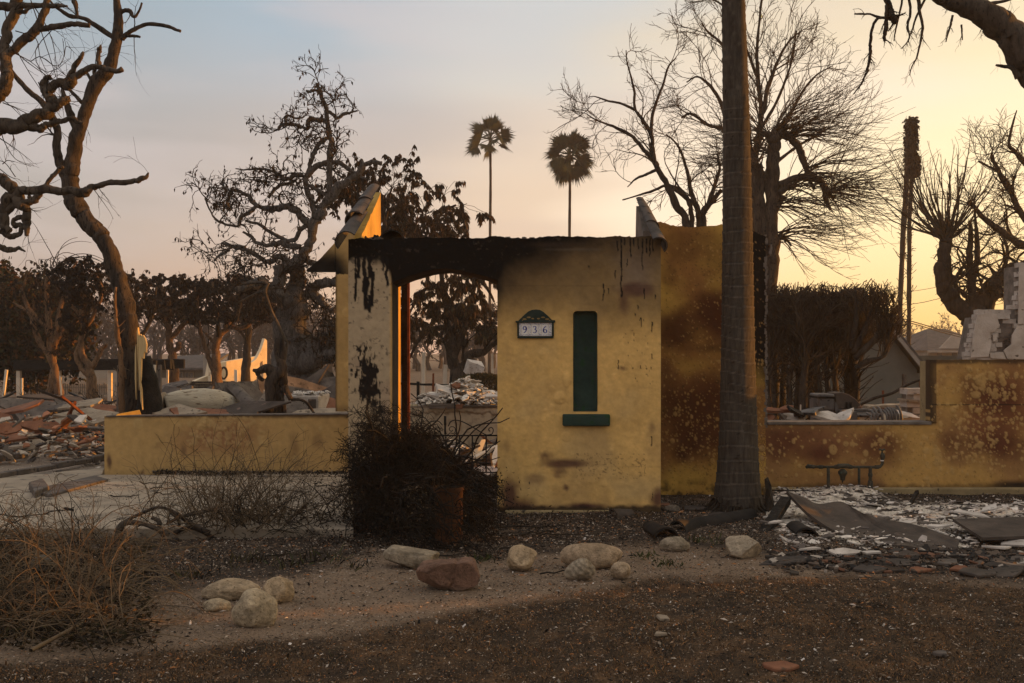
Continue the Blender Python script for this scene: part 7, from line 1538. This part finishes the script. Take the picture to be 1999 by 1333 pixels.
# ================================================================ RIGHT SIDE, BEHIND THE WALLS
def grill():
    d=10.9; root=empty('barbecue_grill',(W(1640,0,d).x,d,0),'scorched steel barbecue grill with its rounded hood open behind the low wall','grill')
    k=d/F
    a=Acc(); p0=W(1598,802,d); p1=W(1630,769,d); box(a,(p0.x,d,p0.z),(p1.x,d+.35,p1.z)); o=child(a,'cabinet',M_grill,root,smooth=False); bevel(o,.02,3)
    a=Acc(); box(a,(p0.x-.004,d-.006,W(0,778,d).z),(p1.x+.004,d+.34,W(0,774,d).z)); child(a,'slot',M_char,root,smooth=False)
    a=Acc(); pts=[(1630,767),(1645,765.5),(1658,770),(1670,778),(1680,788),(1684,797),(1640,799),(1632,795)]; prism(a,[W(u,v,d+.03) for u,v in pts],(0,.30,0)); o=child(a,'hood_side',M_board,root,smooth=False); bevel(o,.012,2)
    a=Acc(); prism(a,[W(u,v,d+.0) for u,v in [(1630,783),(1636,792),(1640,810),(1644,823),(1636,823),(1630,800)]],(0,.04,0)); child(a,'bracket',M_grill,root,smooth=False)
    a=Acc(); box(a,(W(1636,0,d).x,d-.02,W(0,803,d).z),(W(1700,0,d).x,d+.35,W(0,799,d).z)); child(a,'shelf',M_grill,root,smooth=False)
    a=Acc(); box(a,(W(1600,0,d).x,d+.01,0),(W(1628,0,d).x,d+.34,W(0,803,d).z)); child(a,'base',M_grill,root,smooth=False)
    for u in (1652,1660): 
        a=Acc(); box(a,(W(u,0,d).x,d+.0,W(0,799,d).z),(W(u+3,0,d).x,d+.02,W(0,785,d).z)); child(a,'knob_post',M_char,root,smooth=False)
grill()
root=empty('oval_sink',(W(1695,0,10.6).x,10.6,0),'grey oval basin lying behind the low wall right of the grill','basin')
c=W(1695,815,10.6); a=Acc(); t=np.linspace(0,6.283,29); P=np.array([[c.x+.235*math.cos(s),10.75+.16*math.sin(s),c.z+.04+.02*math.sin(s)] for s in t]); tubes(a,P[None],np.full((1,29),.02),6); child(a,'rim',M_grill,root)
a=Acc(); V=[(c.x,10.75,c.z-.0)]+[tuple(p-[0,0,.008]) for p in P[:-1]]; a.poly(np.array(V),[(0,i,i%28+1) for i in range(1,29)] if False else [(0,i,(i%28)+1) for i in range(1,29)]); child(a,'bowl',M_shardgrey,root)
a=Acc(); box(a,(W(1656,0,10.6).x,10.58,0),(W(1672,0,10.6).x,10.85,c.z+.06)); child(a,'pedestal',M_grill,root,smooth=False)
root=empty('metal_ribs',(W(1728,0,10.4).x,10.4,0),'row of curved burnt metal ribs standing behind the low wall','metal frame')
for k,u in enumerate((1702,1708,1714,1723,1733,1738,1743,1748,1754,1760)):
    h=[20,26,30,32,26,28,30,30,28,34][k]; Q=catmull([W(u,828,10.35),W(u-1,826-h*.5,10.35),W(u-5,826-h*.85,10.4),W(u-10,826-h*(1.0),10.45)],10); a=Acc(); tubes(a,Q[None],np.full((1,10),.013),6,cap=True); child(a,'rib',M_grill,root)
def brick_stub():
    d=10.7; root=empty('brick_pier',(W(1790,0,d).x,d,0),'broken white painted brick pier stub beside the high wall','brickwork'); k=d/F
    x0=W(1770,0,d).x; zt=W(0,778,d).z
    rows=int(zt/.07)+1
    for r in range(rows-9,rows+1):
        z=r*.07-.02; 
        if z<.3: continue
        x=x0+(r%2)*.07-(.02 if r<rows-3 else 0); n=0
        while x<W(1815,0,d).x-.02:
            w=.145; a=Acc(); box(a,(x+.003,d+rr.uniform(-.01,.01),z+.003),(min(x+w-.003,W(1832,0,d).x),d+.2,z+.064),None,.003); child(a,'brick',M_white,root,smooth=False); x+=w
    a=Acc(); box(a,(x0+.02,d+.03,0),(W(1830,0,d).x,d+.19,zt-.03)); child(a,'core',M_mortar,root,smooth=False)
    a=Acc(); prism(a,[W(1769,779,d-.02),W(1820,783,d-.02),W(1820,787,d-.02),W(1769,784,d-.02)],(0,.25,0)); child(a,'cap',M_shardtan,root,smooth=False)
brick_stub()
M_crack=noisy('cracked_paint',(.34,.29,.24),(.50,.44,.38),5,.9,.5,40,c3=(.12,.10,.08),thr=.67)
def chimney():
    d=13.4; root=empty('ruined_chimney',(W(1960,0,d).x,d,0),'broken white painted brick chimney leaning above the high wall at the right edge','chimney'); rq=R_(261)
    lf_=lambda v: np.interp(v,[500,560,600,612,650,700,760],[1987,1985,1982,1905,1897,1885,1878]); k=d/F
    cut=lambda v: [(1972,1990)] if 612<v<632 else []
    v=700+14; row=0
    while v>515:
        u=lf_(v)+ (3 if row%2 else 0)+rq.uniform(-1.5,1.5)
        notch=(v>612 and v<632)
        while u<2040:
            wd=rq.choice([13.5,27,27]); 
            if not(notch and 1966<u<1986) and not (v<612 and u<lf_(v)):
                x0=W(u+.2,0,d).x; x1=W(u+wd-.2,0,d).x; z0=W(0,v,d).z; z1=W(0,v-8.75,d).z
                ex=(1945<u<1975 and 612<v<690); a=Acc(); off=rq.uniform(-.005,.005)+(.03 if ex else 0)
                box(a,(x0,d+off,z0),(x1,d+.12,z1),None,.004); child(a,'brick',M_shardgrey if ex and rq.rand()<.75 else M_white,root,smooth=False)
            u+=wd
        v-=9.2; row+=1
    a=Acc(); X=lambda u:W(u,0,d).x; Z=lambda v_:W(0,v_,d).z
    prism(a,[(X(1894),d+.05,0),(X(1897),d+.05,Z(699)),(X(1913),d+.05,Z(618)),(X(1964),d+.05,Z(618)),(X(1991),d+.05,Z(636)),(X(1992),d+.05,Z(518)),(X(2040),d+.05,Z(518)),(X(2040),d+.05,0)],(0,.4,0)); child(a,'core',M_mortar,root,smooth=False)
    for P in ([(1906,615),(1925,611),(1943,613),(1949,636),(1941,646),(1930,650),(1934,668),(1928,696),(1894,698),(1899,650)],[(1984,636),(2039,630),(2039,702),(1964,700),(1958,684),(1972,672),(1974,655)],[(1988,514),(2039,512),(2039,628),(1986,633)],[(1936,654),(1945,650),(1943,664),(1937,666)],[(1932,699),(1930,690),(1956,688),(1962,701)]):
        a=Acc(); prism(a,[(X(u),d-.03+rq.uniform(-.008,.004),Z(v_)) for u,v_ in P],(0,.022,0)); child(a,'paint_slab',M_crack,root,smooth=False)
chimney()
def gable_house():
    d=24; root=empty('house',(W(1660,0,d).x,d,0),'dark grey stucco house with a steep gable behind the burnt hedge','house'); X=lambda u:W(u,0,d).x; Z=lambda v:W(0,v,d).z
    a=Acc(); prism(a,[(X(1500),d,0),(X(1790),d,0),(X(1790),d,Z(722)),(X(1672),d,Z(574)),(X(1545),d,Z(722)),(X(1500),d,Z(722))],(0,7,0)); child(a,'wall',M_housegrey,root,smooth=False)
    a=Acc(); prism(a,[(X(1669),d-.35,Z(571)),(X(1672),d-.35,Z(567)),(X(1806),d-.35,Z(729)),(X(1803),d-.35,Z(736)),(X(1797),d-.35,Z(731))],(0,.06,0)); child(a,'fascia',M_trim,root,smooth=False)
    a=Acc(); prism(a,[(X(1672),d-.36,Z(567)),(X(1673),d-.36,Z(562.5)),(X(1807),d-.36,Z(724)),(X(1806.5),d-.36,Z(729))],(0,7.6,0)); child(a,'roof',M_roof,root,smooth=False)
    a=Acc(); prism(a,[(X(1672),d-.36,Z(566)),(X(1671),d-.36,Z(562)),(X(1530),d-.36,Z(728)),(X(1533),d-.36,Z(733))],(0,7.6,0)); child(a,'roof',M_roof,root,smooth=False)
    a=Acc(); box(a,(X(1683),d-.03,Z(690)),(X(1689),d+.01,Z(640))); w=child(a,'window',M_trim,root,smooth=False); b=Acc(); box(b,(X(1684),d-.04,Z(689)),(X(1688),d-.031,Z(641))); o=b.build('pane',M_glass,w,smooth=False); o.data.transform(Matrix.Translation(-root.location))
gable_house()
a=Acc(); box(a,(W(1740,0,27).x,27,0),(W(2100,0,27).x,27.3,W(0,694,27).z)); o=a.build('boundary_wall',M_housegrey,smooth=False); tag(o,'plain dark wall stretching right behind the gable house','wall')
def far_house():
    d=62; root=empty('house',(W(1855,0,d).x,d,0),'distant hip roofed house on the skyline left of the chimney','house'); X=lambda u:W(u,0,d).x; Z=lambda v:W(0,v,d).z
    a=Acc(); box(a,(X(1811),d,0),(X(1935),d+9,Z(683))); child(a,'wall',M_trim,root,smooth=False)
    a=Acc(); V=[(X(1801),d-.8,Z(684)),(X(1945),d-.8,Z(684)),(X(1945),d+9.5,Z(684)),(X(1801),d+9.5,Z(684)),(X(1857),d+3.6,Z(639)),(X(1895),d+3.6,Z(639))]; a.poly(np.array(V),[(0,1,5,4),(1,2,5),(2,3,4,5),(3,0,4),(3,2,1,0)]); child(a,'roof',M_roof,root,smooth=False)
    a=Acc(); box(a,(X(1800),d-.85,Z(688)),(X(1946),d-.80,Z(684))); child(a,'fascia',M_trim,root,smooth=False)
    a=Acc(); prism(a,[(X(1822),d-.9,Z(680)),(X(1857),d-.6,Z(648)),(X(1892),d-.9,Z(680))],(0,.1,0)); child(a,'gable_panel',M_trim,root,smooth=False)
    for u in (1829,1858,1872): 
        a=Acc(); box(a,(X(u),d-.03,Z(698)),(X(u+10),d-.005,Z(689))); child(a,'window',M_glass,root,smooth=False)
far_house()
for (u,v0,v1,d,w,lab,m) in [(1765,790,730,15,.05,'taller dark steel stake left of the brick pier',M_shardgrey),(1797,790,742,15.5,.03,'thin pale stake behind the brick pier',M_rusty),(1724,800,762,14,.025,'thin stake standing among the hedge branches',M_rusty),(1563,823,790,11,.012,'thin orange lit rod left of the grill',M_post)]:
    q_=W(u,v1,d); beam('stake',(q_.x,d,0),q_,w,w,m,lab,'post')
a=Acc(); P,Rr=limb([(1680,790,3),(1710,776,3),(1740,768,3),(1770,752,3),(1795,742,2.5),(1812,741,2.5)],11.6,K=20); tubes(a,P[None],Rr[None],7,lump=.15); o=a.build('fallen_branch',M_wood); tag(o,'thin charred branch rising from the grill to the high wall','branch')
beam('shelf_board',W(1690,794,12.5),W(1769,790,12.5),.3,.03,M_shardtan,'ash covered ledge board between the grill and the brick pier','board')
root=empty('rubble_pile',(W(1530,0,10.5).x,10.5,0),'pink and white rubble behind the low wall left of the grill','rubble'); rng=R_(271)
for (u,v,s,m,tx) in [(1515,804,.22,M_shardred,.3),(1498,815,.14,M_shardgrey,.6),(1530,815,.2,M_shardgrey,.9),(1545,818,.22,M_shardwhite,.4),(1552,806,.14,M_char,.5),(1560,820,.16,M_shardtan,.3),(1500,822,.14,M_shardred,.3),(1580,806,.22,M_grill,.2),(1620,818,.26,M_shardwhite,.4),(1640,820,.2,M_shardwhite,.4),(1770,815,.18,M_shardwhite,.4),(1745,818,.2,M_shardtan,.3),(1535,800,.12,M_shardred,.4)]:
    b=Acc(); p=W(u,v,10.4+.2*rng.rand()); shard(b,tuple(p),s,.03,rng,rng.uniform(-.4,.4),(tx,rng.normal(0,.3)),1.7); child(b,'shard',m,root,smooth=False)
a=Acc()
for k in range(600):
    x=rng.uniform(2.5,4.4); y=rng.uniform(10.15,11.3); shard(a,(x,y,.62*rng.rand()),.03+.08*rng.rand(),.02,rng,None,(rng.normal(0,.5),rng.normal(0,.5)),C=np.array([(.35,.3,.26),(.12,.1,.085),(.05,.045,.04),(.25,.12,.08),(.5,.44,.38)][rng.randint(5)]))
child(a,'fine_rubble',M_chip,root,smooth=False,kind='stuff')
# wires
def wire(label,pts,d0,d1,r=.018,n=1):
    root=empty('power_line',W(pts[0][0],pts[0][1],d0),label,'power line')
    for k in range(n):
        P=np.array([Wn(u,v+k*4,d) for (u,v),d in zip(pts,np.linspace(d0,d1,len(pts)))]); Q=catmull(P,24); a=Acc(); tubes(a,Q[None],np.full((1,24),r),5); child(a,'cable',M_wire,root)
wire('thick double cable sagging down behind the thin burnt palms',[(1560,560),(1700,604),(1790,630),(1880,655),(2060,694)],45,60,.028,2)
wire('upper thin cable crossing behind the thin burnt palms',[(1500,460),(1640,438),(1800,424),(2100,396)],60,60,.014)
wire('middle thin cable crossing at the U shaped limb',[(1690,580),(1790,567),(1860,554),(2100,505)],60,60,.014)
wire('lower thin cable crossing at the U shaped limb',[(1690,602),(1790,592),(1860,577),(2100,530)],60,60,.018)
# added unseen shade casters at right: block wall, gap for the sun streak, hedge
root=empty('unseen_shade_wall',(9.25,8.8,0),'unseen low grey block wall added beyond the right edge to shade the foreground','wall')
a=Acc(); box(a,(9.2,8.25,0),(9.35,9.88,1.3)); box(a,(9.2,7.35,0),(9.35,8.02,1.22)); child(a,'wall',M_housegrey,root,smooth=False)
root=empty('unseen_shade_hedge',(9.3,5,0),'unseen low burnt hedge added beyond the right edge to dapple the lawn light','hedge'); rng=R_(281); n=110  # out of view, added so its twigs break up the sun on the lawn
st=np.stack([9.3+rng.normal(0,.15,n),rng.uniform(1.2,7.4,n),np.zeros(n)],1); K=7; out=np.empty((n,K,3)); out[:,0]=st; dd=nrm(rng.randn(n,3)*.3+[0,0,1]); 
for k in range(1,K): dd=nrm(dd+rng.randn(n,3)*.15+[0,0,.1]); out[:,k]=out[:,k-1]+dd*.2
Rr=np.tile(np.linspace(.03,.012,K),(n,1)); a=Acc(); tubes(a,out,Rr,5); P1,R1=grow(out,Rr,14,.5,.8,.2,(0,0,.05),6,.6,rng,rmin=.008); tubes(a,P1,R1,3); P2,R2=grow(P1,R1,5,.3,.8,.2,(0,0,.0),5,.8,rng,rmin=.006); tubes(a,P2,R2,3); child(a,'branches',M_twig,root,kind='stuff')
a=Acc(); nl=9000; i_=rng.randint(0,len(P2),nl); X=P2[i_,rng.randint(0,5,nl)]; leaves(a,X,rng.randn(nl,3),.09,.06,rng,DB); child(a,'foliage',M_leafdk,root,smooth=False,kind='stuff')
# soot, charred bits and twigs gathered along the foot of the low wall
rng=R_(301); a=Acc(); n=2600; x=rng.uniform(W(290,0,11).x,-1.35,n); y=11.17-np.abs(rng.normal(0,.13,n))*sstep(W(290,0,11).x,W(420,0,11).x,x)-.01; X=np.stack([x,y,.057+.03*rng.rand(n)],1)
leaves(a,X,rng.randn(n,3)*[1,1,.4],.035,.018,rng,[(.012,.010,.009),(.03,.025,.02),(.02,.017,.014),(.2,.17,.14)],.6)
n=1500; X=np.stack([rng.uniform(-4.4,-1.4,n),rng.uniform(7.9,11.1,n),np.full(n,.058)],1); leaves(a,X,rng.randn(n,3)*[1,1,.2],.016,.010,rng,[(.02,.017,.014),(.06,.05,.04),(.3,.26,.22)],.6)
o=a.build('soot_litter',M_leafdk,smooth=False); tag(o,'charred bits swept against the foot of the low wall',kind='stuff')
# shared groups for things of one kind
GROUPS={'fan_palm':'tall fan palms far behind','bare_tree':'bare trees behind the walls','leafy_tree':'leafy trees behind the lots','burnt_tree':'burnt trees in a row on the left','burnt_palm':'thin burnt palms at right','oak_tree':'burnt oaks','curved_tile':'fallen curved roof tiles','tile_shard':'broken tile shards on the soil','shard':'broken shards on the soil','stake':'posts and stakes left standing','clay_pot':'clay pots by the arch','power_line':'power lines at right','house':'houses behind the lots','burnt_board':'burnt boards on the ash','charred_lath':'charred laths by the wall','dry_brush':'heaps of dry brush','rubble_pile':'rubble piles behind the walls','bare_shrub':'small bare shrubs in the left lots','weed':'weeds and scorched tufts'}
for o in list(COL.objects):
    b_=o.name.split('.')[0]
    if o.parent is None and b_ in GROUPS: o['group']=GROUPS[b_]
# ---- smoky air
def haze():
    a=Acc(); box(a,(-160,-12,-1.0),(160,215,19.5)); m=bpy.data.materials.new('haze_air'); m.use_nodes=True; nt=m.node_tree
    for n in list(nt.nodes): nt.nodes.remove(n)
    out=nt.nodes.new('ShaderNodeOutputMaterial'); v=nt.nodes.new('ShaderNodeVolumePrincipled'); v.inputs['Density'].default_value=HAZE; v.inputs['Color'].default_value=(.82,.78,.76,1); v.inputs['Anisotropy'].default_value=.25
    nt.links.new(v.outputs[0],out.inputs['Volume']); o=a.build('haze',m,smooth=False); tag(o,'thin smoky haze filling the air',kind='stuff')
HAZE=.0010
haze()
